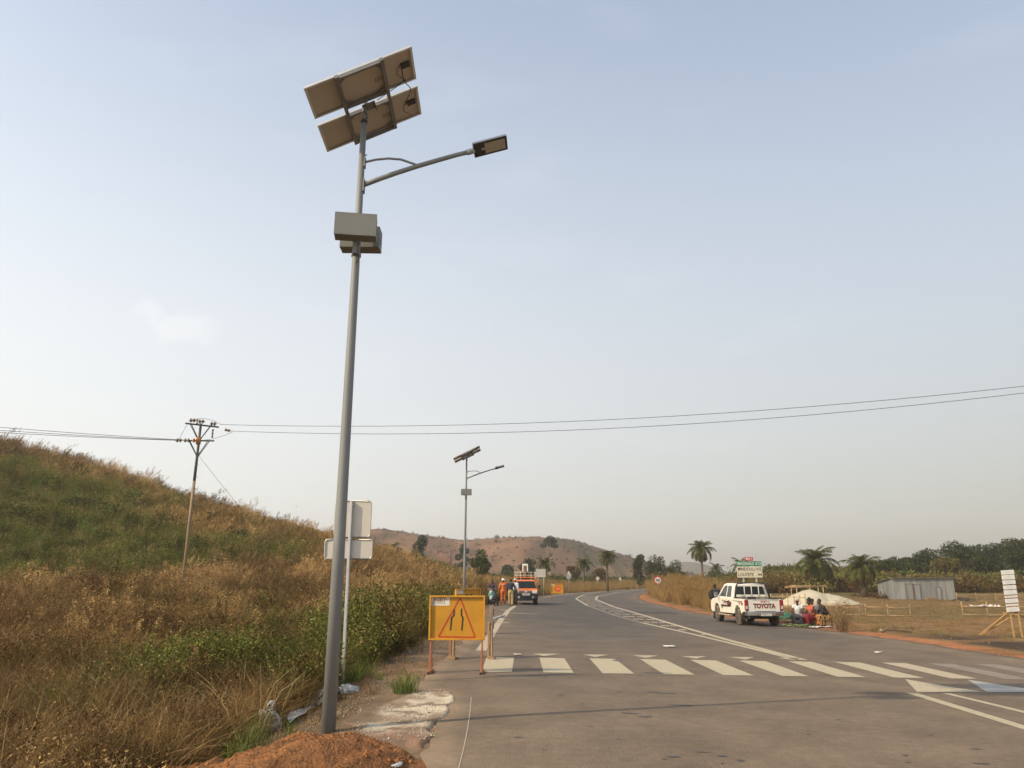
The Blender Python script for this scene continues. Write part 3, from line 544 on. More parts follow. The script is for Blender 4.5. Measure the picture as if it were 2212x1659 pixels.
# ------------------------------------------------------------------ yellow works signs
YEL = mat("works_yellow", (.49, .235, .010), .5, var=.09, scale=3, col2=(.43, .195, .009), amt=.45); YFR = mat("works_yellow_frame", (.55, .27, .012), .5, var=.15, scale=12, col2=(.38, .13, .02), amt=.3)
RUST = mat("red_oxide_steel", (.30, .10, .045), .65, var=.2, scale=14, col2=(.36, .17, .08), amt=.4); REDP = mat("works_red", (.42, .035, .012), .55, var=.15, scale=18); BLKP = mat("works_black", (.02, .018, .014), .6, var=.3, scale=20); STW = mat("sticker_white", (.66, .62, .54), .6, var=.08, scale=14)
def works_sign(loc, rz, label, kind, tilt=0):
    r = empty("works_sign", loc, rz, label, "works sign", "yellow works signs"); r.rotation_euler = (0, tilt, rz)
    w, h, z0 = 1.09, .83, .60; zc = z0 + h / 2
    bd = MB().box((0, .015, zc), (w - .02, .004, h - .02)).build("sign_board", YEL, r)
    fr = MB()
    for sx in (-1, 1): fr.box((sx * (w / 2 - .015), 0, zc), (.03, .07, h))
    for zz in (z0 + .015, z0 + h - .015): fr.box((0, 0, zz), (w - .06, .068, .03))
    fr.build("board_frame", YFR, bd)
    for sx in (-1, 1):
        x = sx * (w / 2 - .05)
        MB().box((x, 0, .325), (.035, .035, .56)).build("leg", RUST, r)
        for sy in (-1, 1): MB().bar((x, sy * .02, .56), (x, sy * .19, .05), .024, .03).build("leg_strut", RUST, r)
        MB().box((x, 0, .025), (.05, .56, .05)).build("foot_bar", RUST, r, bevel=.004)
        MB().box((x, -.281, .025), (.04, .003, .04)).build("foot_end", BLKP, r)
    F = FACING((0, .012, zc))
    def seg(a, b, wd, m, nm, lift=.0): 
        a, b = Vector((*a, 0)), Vector((*b, 0)); d = (b - a).normalized(); nn = Vector((-d.y, d.x, 0)) * wd / 2; return MB(F).prism([a + nn, a - nn, b - nn, b + nn] if False else [(a - nn)[:2], (b - nn)[:2], (b + nn)[:2], (a + nn)[:2]], .0015, Matrix.Translation((0, 0, .001 + lift))).build(nm, m, bd)
    if kind == "narrow":
        T = [(-.355, -.355), (.36, -.365), (.055, .375)]
        for a, b in ((0, 1), (1, 2), (2, 0)): seg(T[a], T[b], .026, REDP, "triangle_edge", .0002 * a)
        for s, x in ((-1, -.035), (1, .085)):
            k = x; seg((k + s * .012 - .01, .17), (k + s * .012 - .015, .04), .028, BLKP, "road_mark"); seg((k + s * .012 - .015, .045), (k + s * .05 - .02, .0), .028, BLKP, "road_mark", .0002); seg((k + s * .05 - .02, .01), (k + s * .05 - .04, -.24), .028, BLKP, "road_mark")
        st = MB(F).prism([(-.535, .225), (-.15, .225), (-.15, .385), (-.535, .385)], .0015, Matrix.Translation((0, 0, .001))).build("sticker", STW, bd)
        text_obj("EGET", .105, mat("sticker_orange", (.30, .10, .03), .6), F @ Matrix.Translation((-.345, .335, .004)), st, width=.25, bold=.004, depth=.0008)
        for dx, dy, ww, hh in ((-.36, .272, .26, .008), (-.485, .272, .008, .065), (-.50, .272, .05, .006)): MB(F).box((dx, dy, .0035), (ww, hh, .001)).build("sticker_line", BLKP, st)
        MB(F).prism([(-.205 + .016 * math.cos(R(90 + 72 * 2 * q)), .335 + .016 * math.sin(R(90 + 72 * 2 * q))) for q in range(5)], .001, Matrix.Translation((0, 0, .003))).build("sticker_star", BLKP, st)
    else:
        ring = [(math.cos(2 * math.pi * a / 28), math.sin(2 * math.pi * a / 28)) for a in range(28)]
        if kind == "30black":
            text_obj("30", .36, BLKP, F @ Matrix.Translation((.06, .10, .003)), bd, bold=.01, depth=.001)
        else:
            rg = MB(F); rg.prism([(.06 + .27 * a, -.03 + .27 * b) for a, b in ring], .0015, Matrix.Translation((0, 0, .001))); dd_ = rg.build("limit_disc", mat("works_red_bright", (.55, .06, .02), .5), bd)
            text_obj("30", .30, mat("works_orange", (.75, .28, .06), .5), F @ Matrix.Translation((.06, -.03, .0045)), dd_, bold=.008, depth=.0008)
        MB(F).prism([(-.535, .27), (-.2, .27), (-.2, .385), (-.535, .385)], .0015, Matrix.Translation((0, 0, .001))).build("sticker", STW, bd)
    return r
a, b = at(925, 1453, z=0), at(1045, 1456, z=0)
works_sign((-1.07, 15.7, 0), R(-3), "front yellow works sign with a red road narrows triangle", "narrow")
works_sign((-1.42, 26.2, 0), R(46), "yellow works sign half hidden behind the front one, top of a 30 showing", "30black", R(-1))
works_sign((3.95, 70.2, float(gz(3.95))), R(-4), "distant orange yellow works sign with a red 30 disc on the road", "30red")
# wooden barrier between the first two
WOOD = mat("raw_timber", (.42, .25, .125), .8, var=.2, scale=4, stretch=(6, 6, 1), col2=(.33, .19, .10), amt=.5); WOODG = mat("weathered_timber", (.27, .20, .14), .85, var=.2, scale=5, stretch=(5, 5, 1))
wb = empty("timber_barrier", (-.90, 18.45, 0), R(2), "raw timber barrier with triangular feet, just behind the front yellow sign", "barrier")
for sx in (-1, 1):
    x = sx * .43
    MB().box((x, 0, .60), (.075, .05, 1.12)).build("post", WOODG, wb, bevel=.004)
    for sy in (-1, 1): MB().bar((x + .0, sy * .04, .72), (x, sy * .24, .06), .09, .03, up=(1, 0, 0)).build("foot_brace", WOOD, wb)
    MB().box((x - .065, -.05, .40), (.04, .09, .78)).build("face_plank", WOOD, wb, bevel=.003)
    MB().box((x, 0, .03), (.10, .60, .06)).build("foot", WOOD, wb, bevel=.004)
for z in (.72, 1.0): MB().box((0, .042, z), (.98, .025, .16)).build("rail_plank", WOODG, wb)

# ------------------------------------------------------------------ electricity pole and wires
UP = empty("electricity_pole", (-20.2, 49.0, float(G(-20.2, 49.0)) - .1), 0, "tall weathered timber electricity pole with two crossarms on the grassy slope", "electricity pole"); b0 = UP.location.z
PW = mat("pole_timber", (.30, .20, .105), .85, var=.2, scale=2, stretch=(8, 8, .6), col2=(.17, .14, .12), amt=.55)
PWT = mat("pole_timber_dark", (.10, .085, .075), .8, var=.25, scale=3, stretch=(6, 6, .6)); XARM = mat("crossarm_steel", (.06, .055, .05), .7, var=.3, scale=8); INS = mat("insulator_brown", (.22, .15, .10), .3, var=.2); INSG = mat("insulator_glass", (.33, .30, .20), .3, var=.2); RUSTO = mat("rusty_bracket", (.40, .17, .05), .8, var=.25)
top = 11.45 - b0
MB().tube([(0, 0, 0), (.05, 0, 5.2), (.08, 0, 7.6)], [.115, .098, .09], 12).build("pole_foot", PW, UP)
MB().tube([(.08, 0, 7.6), (.14, 0, top)], [.089, .075], 12).build("pole_top", PWT, UP)
def arm_(z, yaw, L0, L1, dd=.08):
    dv = Vector((math.cos(yaw), math.sin(yaw), 0)); c = Vector((.13, 0, z)); MB().bar(c - dv * L0, c + dv * L1, .09, .09).build("crossarm", XARM, UP)
    for s in (-1, 1):
        for off in (-.07, .07):
            nn = Vector((-dv.y, dv.x, 0)) * off * 1.6; MB().bar(c + dv * s * .62 + nn, (.12 + nn.x * .6, nn.y * .6, z - 1.05), .04).build("arm_strut", XARM, UP)
    return c, dv
cA, dA = arm_(top - .1, R(38), .95, 1.15); cB, dB = arm_(top - 1.12, R(2), .75, .95)
def insul(c, dv, n, m, parent=UP, r=.13):
    mx = frame(c, Vector((0, 0, 1)) if abs(dv.z) < .9 else Vector((1, 0, 0)), dv); k = MB(mx)
    for q in range(n): k.lathe([(.03, -.09 + .2 * q), (r, -.07 + .2 * q), (r, -.02 + .2 * q), (.06, .03 + .2 * q), (.03, .09 + .2 * q)], 12)
    return k.build("insulator", m, parent)
for t in (-.55, .0): insul(cA + dA * t + Vector((0, -.1, .22)), Vector((1, 0, 0)), 2, INS)
insul(cA + dA * .75 + Vector((0, -.1, .16)), Vector((1, 0, 0)), 2, INS); insul(cA + dA * 1.2 + Vector((.5, -.1, -.2)), Vector((1, 0, -.2)).normalized(), 2, INS, r=.1)
insul(cA + Vector((-.25, 0, .12)), Vector((0, 0, 1)), 2, INS, r=.07); insul(cA + dA * .8 + Vector((0, 0, -.65)), Vector((0, 0, 1)), 3, INS, r=.06)
for q in (-1.05, -.55, .0): insul(cB + dB * q + Vector((-.12, -.12, .0)), Vector((-1, 0, 0)), 2, INSG if q else RUSTO)
MB().tube([(.1, -.02, top - 1.35), (.1, -.02, top - .9)], .15, 10).build("arm_clamp", RUSTO, UP)
for z in range(6): MB().tube([(.1, -.12, 5.6 + .75 * z), (.32, -.15, 5.6 + .75 * z)], .018, 5).build("step_bolt", XARM, UP)
WIRE = mat("wire", (.10, .10, .11), .5, .4)
def wire(a, b, sag, label, r=.016, n=36, parent=None, name="power_line", c=None):
    a, b = Vector(a), Vector(b); pts = [a.lerp(b, i / n) + Vector((0, 0, -4 * sag * (i / n) * (1 - i / n))) for i in range(n + 1)]
    o = MB().tube(pts, r, 5).build(name, WIRE, parent)
    if label: tag(o, label, "power line", "power lines")
    return o
AW = UP.location + cA; BW = UP.location + cB
wire(AW + dA * .9 + Vector((.3, 0, .15)), (46, 36.6, 13.72), 1.62, "upper power line running right from the electricity pole to the frame edge")
wire(AW + dA * 1.1 + Vector((.6, 0, -.25)), (46, 37.2, 13.75), 1.85, "lower power line running right from the electricity pole to the frame edge")
for k, (q, dz, lab) in enumerate(((.0, .95, "topmost of the three power lines leaving the pole leftwards"), (-.55, .35, "middle of the three power lines leaving the pole leftwards"), (-1.05, -.05, "lowest of the three power lines leaving the pole leftwards"))):
    wire(BW + dB * q + Vector((-.4, -.1, 0)), (-62, 33 + k * .5, 12.05 + dz), .7, lab)
wire(cA + Vector((-.8, -.1, .1)), cB + Vector((-1.3, -.1, 0)), .0, None, .012, 8, UP, "jumper_wire"); wire(cA + Vector((-.8, -.1, .25)), cA + dA * .9 + Vector((.3, 0, .2)), -.25, None, .012, 12, UP, "jumper_wire"); wire(cB + Vector((-.9, -.1, .05)), cA + dA * 1.2 + Vector((.9, 0, -.3)), .25, None, .012, 12, UP, "jumper_wire")
wire((.12, 0, top - 2.0), (3.4, 6, 3.8), 0, None, .010, 4, UP, "guy_wire")
# ------------------------------------------------------------------ vegetation
def plant_mesh(name, parts):
    """parts: list of (co, quads, rnd) -> one mesh with per-leaf tone"""
    cos, qs, rs = [], [], []; b = 0
    for c, q_, r in parts: cos.append(c); qs.append(q_ + b); rs.append(r); b += len(c)
    co = np.concatenate(cos); me = np_mesh(name, co, np.concatenate(qs), smooth=False); a = me.attributes.new("rnd", 'FLOAT', 'POINT'); a.data.foreach_set("value", np.concatenate(rs).astype('f')); return me
def blades(n, h, spread, wid, bend, lean=(0, 0), segs=4, seed=0, up=1.0):
    g = np.random.default_rng(seed); a = g.uniform(0, 2 * np.pi, n); r = spread * np.sqrt(g.uniform(0, 1, n)); bx, by = r * np.cos(a), r * np.sin(a)
    d = g.uniform(0, 2 * np.pi, n); hh = g.uniform(h[0], h[1], n); be = g.uniform(bend[0], bend[1], n); w = wid * g.uniform(.6, 1.3, n); tw = g.uniform(0, 2 * np.pi, n)
    t = np.linspace(0, 1, segs + 1)[None]; H = hh[:, None]
    dx = (np.cos(d) * be)[:, None] + lean[0]; dy = (np.sin(d) * be)[:, None] + lean[1]
    x = bx[:, None] + dx * t ** 2 * H + (.12 * np.cos(d))[:, None] * t * H; y = by[:, None] + dy * t ** 2 * H + (.12 * np.sin(d))[:, None] * t * H
    drop = np.clip(np.hypot(dx, dy) - .35, 0, 2) * .45; z = H * (t - drop * t ** 2.6) * up
    ww = (w[:, None] * (1 - .92 * t ** 1.5)) / 2; px, py = np.cos(tw)[:, None] * ww, np.sin(tw)[:, None] * ww
    L = np.stack([x - px, y - py, z], -1); Rr = np.stack([x + px, y + py, z], -1); co = np.stack([L, Rr], 2).reshape(-1, 3); m = 2 * (segs + 1)
    base = np.arange(n)[:, None] * m; k = np.arange(segs)[None] * 2; q_ = np.stack([base + k, base + k + 1, base + k + 3, base + k + 2], -1).reshape(-1, 4)
    return co, q_, np.repeat(g.uniform(0, 1, n), m)
def leaves(P, size, seed=0, flat=.4, aspect=.5):
    """a pointed leaf quad at each point of P"""
    g = np.random.default_rng(seed); n = len(P); nr = g.normal(size=(n, 3)); nr[:, 2] = np.abs(nr[:, 2]) + flat; nr /= np.linalg.norm(nr, axis=1)[:, None]
    t = g.normal(size=(n, 3)); t -= nr * (t * nr).sum(1)[:, None]; t /= np.linalg.norm(t, axis=1)[:, None]; s = np.cross(nr, t); z = size * g.uniform(.6, 1.35, n)[:, None]
    co = np.stack([P - t * z * .5, P + s * z * aspect * .5, P + t * z * .5, P - s * z * aspect * .5], 1).reshape(-1, 3); return co, np.arange(4 * n).reshape(-1, 4), np.repeat(g.uniform(0, 1, n), 4)
def weed(n_st, h, spread, lf, per, seed):
    g = np.random.default_rng(seed); P = []; st = []
    for i in range(n_st):
        a = g.uniform(0, 6.28); r = spread * math.sqrt(g.uniform()); hh = g.uniform(*h); d = g.normal(0, .25, 2)
        for j in range(per): t = (j + g.uniform()) / per; t = .25 + .75 * t; P.append((r * math.cos(a) + d[0] * hh * t + g.normal(0, .05), r * math.sin(a) + d[1] * hh * t + g.normal(0, .05), hh * t))
    stem = blades(n_st, h, spread, .012, (.1, .35), segs=2, seed=seed + 5); return [leaves(np.array(P), lf, seed), stem]
def plume(n, seed):
    g = np.random.default_rng(seed); P = []
    for i in range(n):
        x, y, h = g.normal(0, .16), g.normal(0, .16), g.uniform(.9, 1.4)
        for j in range(14): t = j / 14; P.append((x + .22 * h + .10 * t + g.normal(0, .02), y + g.normal(0, .02), h * (.86 + .16 * t)))
    return leaves(np.array(P), .06, seed, 0., .28)
LEAFI = leaf_mat("plant_tinted", (0, 0, 0), .16, .55, inst=True)
proto_col = bpy.data.collections.new("plant_kinds")
def protos(name, meshes):
    c = bpy.data.collections.new(name)
    for i, me in enumerate(meshes):
        me.materials.append(LEAFI); o = bpy.data.objects.new("%s_%02d" % (name, i), me); c.objects.link(o)
    return c
PR = {
 "dry": protos("dry_tuft", [plant_mesh("dry_tuft", [blades(46, (.4, 1.25), .30, .014, (.1, .9), (.24, 0), 4, 100 + i), blades(14, (.7, 1.4), .25, .010, (.1, .45), (.22, 0), 4, 150 + i), plume(9, 160 + i)]) for i in range(5)]),
 "tangle": protos("tangle_tuft", [plant_mesh("tangle_tuft", [blades(70, (.35, .95), .3, .011, (.35, 1.3), (.1, -.1), 5, 200 + i)]) for i in range(5)]),
 "green": protos("green_tuft", [plant_mesh("green_tuft", [blades(45, (.35, .9), .22, .020, (.2, .8), (.1, 0), 4, 300 + i)]) for i in range(4)]),
 "weed": protos("weed_plant", [plant_mesh("weed_plant", weed(26, (.35, 1.15), .36, .058, 20, 400 + i)) for i in range(5)]),
 "straw": protos("long_straw", [plant_mesh("long_straw", [blades(14, (1.0, 1.9), .35, .014, (.5, 1.1), (.3, -.1), 7, 500 + i)]) for i in range(4)]),
 "stub": protos("stubble_tuft", [plant_mesh("stubble_tuft", [blades(26, (.08, .3), .25, .012, (.2, .9), (0, 0), 3, 600 + i)]) for i in range(4)]),
 "bushy": protos("bushlet", [plant_mesh("bushlet", weed(26, (.4, 1.2), .55, .16, 12, 700 + i)) for i in range(4)]),
}
def scatter(name, label, cat, P, tint, scale, coll, nvar, tilt=.12, seed=0, kind="stuff"):
    g = np.random.default_rng(seed); n = len(P); me = bpy.data.meshes.new(name); me.vertices.add(n); me.vertices.foreach_set("co", np.asarray(P, 'f').ravel())
    def A(nm, ty, key, arr): a = me.attributes.new(nm, ty, 'POINT'); a.data.foreach_set(key, np.asarray(arr).ravel())
    A("tint", 'FLOAT_VECTOR', "vector", np.asarray(tint, 'f')); A("size", 'FLOAT', "value", np.asarray(scale, 'f')); A("pick", 'INT', "value", g.integers(0, nvar, n).astype('i'))
    rd = np.hypot(np.asarray(P)[:, 0], np.asarray(P)[:, 1]); rot = np.c_[g.normal(0, tilt, n), g.normal(0, tilt, n), g.uniform(-1, 1, n) * np.interp(rd, [35, 70], [3.14, 1.0]) if tilt < .2 else g.uniform(0, 6.28, n)]; A("turn", 'FLOAT_VECTOR', "vector", rot.astype('f'))
    o = bpy.data.objects.new(name, me); COL.objects.link(o); tag(o, label, cat, kind=kind)
    ng = bpy.data.node_groups.new(name, 'GeometryNodeTree'); ng.interface.new_socket("Geometry", in_out='INPUT', socket_type='NodeSocketGeometry'); ng.interface.new_socket("Geometry", in_out='OUTPUT', socket_type='NodeSocketGeometry')
    N = ng.nodes; L = ng.links; gi = N.new("NodeGroupInput"); go = N.new("NodeGroupOutput"); ip = N.new("GeometryNodeInstanceOnPoints"); ci = N.new("GeometryNodeCollectionInfo"); ci.inputs[0].default_value = coll; ci.inputs["Separate Children"].default_value = True; ci.inputs["Reset Children"].default_value = True
    def at_(nm, ty): a = N.new("GeometryNodeInputNamedAttribute"); a.data_type = ty; a.inputs[0].default_value = nm; return a.outputs[0]
    L.new(gi.outputs[0], ip.inputs["Points"]); L.new(ci.outputs[0], ip.inputs["Instance"]); ip.inputs["Pick Instance"].default_value = True; L.new(at_("pick", 'INT'), ip.inputs["Instance Index"]); L.new(at_("turn", 'FLOAT_VECTOR'), ip.inputs["Rotation"]); L.new(at_("size", 'FLOAT'), ip.inputs["Scale"]); L.new(ip.outputs[0], go.inputs[0])
    md = o.modifiers.new("plants", 'NODES'); md.node_group = ng; return o
def polar(n, a0, a1, r0, r1, pw, seed):
    """points round the camera, thinner with distance (density ~ r^-pw)"""
    g = np.random.default_rng(seed); u_ = g.uniform(0, 1, n); k = 2 - pw; r = (r0 ** k + u_ * (r1 ** k - r0 ** k)) ** (1 / k) if k else r0 * (r1 / r0) ** u_; a = g.uniform(a0, a1, n); return r * np.sin(a), r * np.cos(a), g
GOLD, BROWN, RUSSET, DARKB, OLIVE, GREEN, LIME = [np.array(c) for c in ((.31, .205, .085), (.20, .122, .05), (.155, .085, .038), (.075, .048, .022), (.10, .092, .026), (.062, .08, .017), (.115, .145, .03))]
SPOTS = []       # patches of greener or drier growth on the slope (x, y, radius, greenness)
for px, py, rr, gr in [(150, 1085, 9, .8), (60, 1195, 8, 1.1), (240, 1215, 8, 1.1), (330, 1195, 6, 1.), (330, 1055, 6, .6), (100, 1240, 7, .9), (20, 1020, 6, .5), (430, 1235, 5, .7), (560, 1200, 4, .7), (640, 1190, 4, .5), (470, 1175, 5, -1), (430, 1085, 9, -.9), (560, 1115, 8, -.9), (650, 1145, 6, -1), (220, 990, 10, -.7), (60, 1320, 4, -.6), (300, 1330, 5, -.8), (500, 1350, 5, -.6), (150, 1420, 4, -.8), (320, 1450, 2.5, -.6), (620, 1300, 4, -.3), (170, 1270, 5, .1)]:
    p = at(px, py); SPOTS.append((p.x, p.y, rr, gr))
def greenness(X, Y):
    v = (fbm(X * .11, Y * .11, 91) - .5) * 2.4 + (fbm(X * .5, Y * .5, 92) - .5) * 1.5 - .25
    for x, y, rr, gr in SPOTS: v = v + 1.1 * gr * np.exp(-((X - x) ** 2 + (Y - y) ** 2) / rr ** 2)
    d = xl(Y) - X; v = v + (.35 + 1.5 * sstep(fbm(X * .35, Y * .35, 85), .38, .60)) * np.exp(-((d - 2.7) / 2.4) ** 2) * sstep(Y, 12.0, 15) * (1 - sstep(Y, 40, 56)) + .5 * np.exp(-((d - 6) / 3.5) ** 2) * sstep(Y, 12, 18) * (1 - sstep(Y, 25, 40)); v = v - .5 * sstep(Y, 13, 9); return v
def mixc(a, b, t): return a[None] * (1 - t[:, None]) + b[None] * t[:, None]
def tint_for(v, g, n):
    c = mixc(BROWN, GOLD, g.uniform(0, 1, n)); c = np.where((g.uniform(0, 1, n) < .28)[:, None], mixc(RUSSET, DARKB, g.uniform(0, .7, n)), c)
    gc = mixc(OLIVE, GREEN, g.uniform(0, 1, n)); gc = np.where((g.uniform(0, 1, n) < .12)[:, None], LIME[None], gc); t = np.clip((v + .1 + g.normal(0, .35, n)) * 1.5, 0, 1); return c * (1 - t[:, None]) + gc * t[:, None]
def left_zone(n, r0, r1, pw, seed, a0=-44, a1=2, margin=1.0):
    X, Y, g = polar(n, R(a0), R(a1), r0, r1, pw, seed); d = xl(Y) - X; ok = d > margin + .8 * noise2(X * 1.3, Y * 1.3, seed)
    ok &= ~((np.hypot(X + 2.1, (Y - 8.9) * .95) < 1.45)); ok &= ~((X > -3.75 + .5 * noise2(X * 2, Y * 2, 87) + .35 * sstep(Y, 11, 13)) & (Y < 13.4)); ok &= ~((np.hypot(X + 12.5, Y - 19.5) < 2.0) & (g.uniform(0, 1, n) < .8))
    return X[ok], Y[ok], g
# tall dry grass on slope and flat
X, Y, g = left_zone(62000, 7, 125, 1.0, 1); v = greenness(X, Y); keep = g.uniform(0, 1, len(X)) < np.clip(1.05 - .75 * v, .12, 1); X, Y, v = X[keep], Y[keep], v[keep]; r = np.hypot(X, Y)
kp = g.uniform(0, 1, len(X)) < np.interp(r, [7, 14, 26], [.30, .45, 1]); X, Y, v, r = X[kp], Y[kp], v[kp], r[kp]; hum = fbm(X * .55, Y * .55, 95); hum2 = fbm(X * .16, Y * .16, 94); kp = g.uniform(0, 1, len(X)) < np.clip(.18 + 2.6 * (hum - .36) + 1.2 * (hum2 - .45), .05, 1); X, Y, v, r, hum, hum2 = [q_[kp] for q_ in (X, Y, v, r, hum, hum2)]
sc = g.uniform(.5, 1.15, len(X)) * np.interp(r, [6, 14, 30, 60, 110], [.36, .58, .95, 1.08, 1.2]) * (.35 + 1.3 * hum) * np.where(g.uniform(0, 1, len(X)) < .08, 1.4, 1)
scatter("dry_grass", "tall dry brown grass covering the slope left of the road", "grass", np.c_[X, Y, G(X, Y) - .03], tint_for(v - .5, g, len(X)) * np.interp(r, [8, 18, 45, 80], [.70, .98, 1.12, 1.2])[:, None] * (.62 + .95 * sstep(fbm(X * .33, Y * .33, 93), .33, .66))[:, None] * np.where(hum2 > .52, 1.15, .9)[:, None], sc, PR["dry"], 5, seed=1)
# matted dead grass in the foreground
X, Y, g = left_zone(30000, 6, 70, 1.15, 2, margin=1.2); r = np.hypot(X, Y); v = greenness(X, Y)
scatter("matted_grass", "matted dead grass and stalks in the ditch beside the lamp", "grass", np.c_[X, Y, G(X, Y) - .02 + .25 * fbm(X * .9, Y * .9, 96) * sstep(r, 7, 12)], tint_for(v - .55, g, len(X)) * (.28 + .95 * sstep(fbm(X * .6, Y * .6, 90), .3, .7))[:, None], g.uniform(.4, 1.1, len(X)) * np.interp(r, [6, 20, 60], [.7, 1.0, 1.5]), PR["tangle"], 5, tilt=.35, seed=2)
# leafy green growth
X, Y, g = left_zone(46000, 9, 110, 1.0, 3, margin=1.25); v = greenness(X, Y); keep = g.uniform(0, 1, len(X)) < np.clip(.12 + .8 * v, .0, 1); X, Y, v = X[keep], Y[keep], v[keep]; r = np.hypot(X, Y)
strip = sstep(fbm(X * .45, Y * .45, 86), .40, .62) * np.exp(-((xl(Y) - X - 3.0) / 2.2) ** 2) * sstep(Y, 13, 19) * (1 - sstep(Y, 36, 52))
sc = g.uniform(.45, 1.1, len(X)) * (1 + .7 * strip) * (.45 + 1.1 * fbm(X * .6, Y * .6, 89)) * np.interp(r, [9, 20, 60, 110], [.6, .85, 1.2, 1.5]); tc_ = mixc(OLIVE, GREEN, g.uniform(0, 1, len(X))) ; tc_ = np.where((g.uniform(0, 1, len(X)) < .38)[:, None], mixc(OLIVE, GOLD, g.uniform(0, .8, len(X))), tc_); tc_ = np.where((g.uniform(0, 1, len(X)) < .12)[:, None], LIME[None], tc_)
scatter("green_undergrowth", "leafy green weeds and creepers along the verge and slope", "undergrowth", np.c_[X, Y, G(X, Y) - .03], tc_ * np.interp(r, [10, 16, 30, 60], [.9, 1.25, 1.3, 1.7])[:, None] * (.6 + .8 * fbm(X * .4, Y * .4, 88))[:, None], sc, PR["weed"], 5, tilt=.15, seed=3)
# dried weeds with brown leaves, breaking up the grass
X, Y, g = left_zone(26000, 8, 110, 1.05, 13, margin=1.5); r = np.hypot(X, Y); ok = g.uniform(0, 1, len(X)) < np.clip(3.0 * (fbm(X * .3, Y * .3, 84) - .42), .03, .7); X, Y, r = X[ok], Y[ok], r[ok]; v = greenness(X, Y)
scatter("dried_weeds", "dried brown weeds tangled through the grass on the slope", "undergrowth", np.c_[X, Y, G(X, Y) - .03], tint_for(v - .45, g, len(X)) * (.55 + 1.0 * sstep(fbm(X * .5, Y * .5, 83), .33, .66))[:, None], g.uniform(.45, 1.1, len(X)) * np.interp(r, [8, 20, 60, 110], [.6, .85, 1.1, 1.2]), PR["weed"], 5, tilt=.25, seed=13)
X, Y, g = left_zone(1500, 14, 105, .9, 14, margin=4); r = np.hypot(X, Y); ok = fbm(X * .12, Y * .12, 82) > .47; X, Y, r = X[ok], Y[ok], r[ok]
scatter("slope_bushes", "dark low bushes scattered over the grassy slope", "undergrowth", np.c_[X, Y, G(X, Y) - .05], mixc(np.array((.055, .06, .018)), OLIVE * 1.2, g.uniform(0, 1, len(X))), g.uniform(.5, 1.2, len(X)) * np.interp(r, [14, 40, 90], [.7, 1.0, 1.5]), PR["bushy"], 4, tilt=.3, seed=14)
# bent straws standing above the rest
X, Y, g = left_zone(2600, 7, 60, 1.3, 4, margin=1.6); r = np.hypot(X, Y)
scatter("bent_straw", "long bent straw stalks rising above the dead grass", "straw", np.c_[X, Y, G(X, Y)], mixc(GOLD, np.array((.40, .29, .15)), g.uniform(0, 1, len(X))), g.uniform(.45, .85, len(X)) * np.interp(r, [7, 30], [.75, 1.1]), PR["straw"], 4, seed=4)
# fresh green grass at the foot of the mound and beside the sign post
pts = []; g = np.random.default_rng(5)
for px, py, n, sp in [(470, 1625, 26, .35), (440, 1650, 26, .4), (520, 1645, 6, .15), (625, 1552, 5, .1), (690, 1478, 26, .35), (660, 1490, 12, .25), (745, 1475, 26, .22), (800, 1420, 22, .4), (830, 1412, 16, .35), (320, 1655, 8, .3), (900, 1385, 14, .4), (870, 1495, 5, .15), (648, 1548, 4, .08)]:
    p = at(px, py)
    for i in range(n): x, y = p.x + g.normal(0, sp), p.y + g.normal(0, sp); pts.append((x, y, float(G(x, y)) - .02))
scatter("green_grass", "fresh green grass tufts beside the dirt mound and lamp pole", "grass", np.array(pts), mixc(LIME, np.array((.20, .24, .07)), g.uniform(0, 1, len(pts))) * .95, g.uniform(.3, .62, len(pts)), PR["green"], 4, seed=5)
# litter of cut straw on the shoulder
X, Y, g = polar(5200, R(-26), R(1), 8.5, 60, 1.1, 6); d = xl(Y) - X; ok = (d > .12) & (d < 2.6) & (g.uniform(0, 1, len(X)) < .25 + .75 * sstep(d, .2, 1.2)) & ~((X > -2.15) & (Y > 8.9) & (Y < 13.5)) & (np.hypot(X + 2.1, Y - 8.9) > 1.3); X, Y = X[ok], Y[ok]
scatter("straw_litter", "cut straw and dead stubble strewn along the road shoulder", "straw", np.c_[X, Y, G(X, Y) - .01], mixc(BROWN, np.array((.36, .26, .15)), g.uniform(0, 1, len(X))) * np.where(g.uniform(0, 1, len(X)) < .2, .6, 1)[:, None], g.uniform(.3, .8, len(X)), PR["stub"], 4, tilt=.5, seed=6)
# dry grass across the road and round the outside of the bend
def right_pts(n, x0, x1, y0, y1, seed): g = np.random.default_rng(seed); return g.uniform(x0, x1, n), g.uniform(y0, y1, n), g
X, Y, g = right_pts(30000, 10, 60, 44, 190, 7); e = X - xr(Y); edge = 1.3 + 1.2 * noise2(X * .4, Y * .4, 97); ok = (e > edge) & (e < 1.2 + 4.2 * sstep(Y, 50, 62) + 5 * sstep(Y, 68, 84) + 20 * sstep(Y, 92, 125)) & (g.uniform(0, 1, len(X)) < np.interp(Y, [44, 52, 60, 190], [.10, .3, .8, .8])); X, Y, e = X[ok], Y[ok], e[ok]
c = mixc(BROWN, GOLD, g.uniform(.2, 1, len(X))); gr = sstep(fbm(X * .1, Y * .1, 98), .36, .52) * sstep(e, 5, 9) ; c = c * (1 - gr[:, None] * .85) + np.where((g.uniform(0, 1, len(X)) < .45)[:, None], RUSSET[None], OLIVE[None] * 1.25) * gr[:, None] * .85
scatter("bend_grass", "tall golden dry grass on the inside of the road bend", "grass", np.c_[X, Y, G(X, Y) - .03], c, g.uniform(.8, 1.5, len(X)) * np.interp(Y, [44, 58, 75], [.4, .8, 1.2]) * np.interp(e, [5, 9], [1, .72]) * (.45 + 1.1 * fbm(X * .3, Y * .3, 99)), PR["dry"], 5, seed=7)
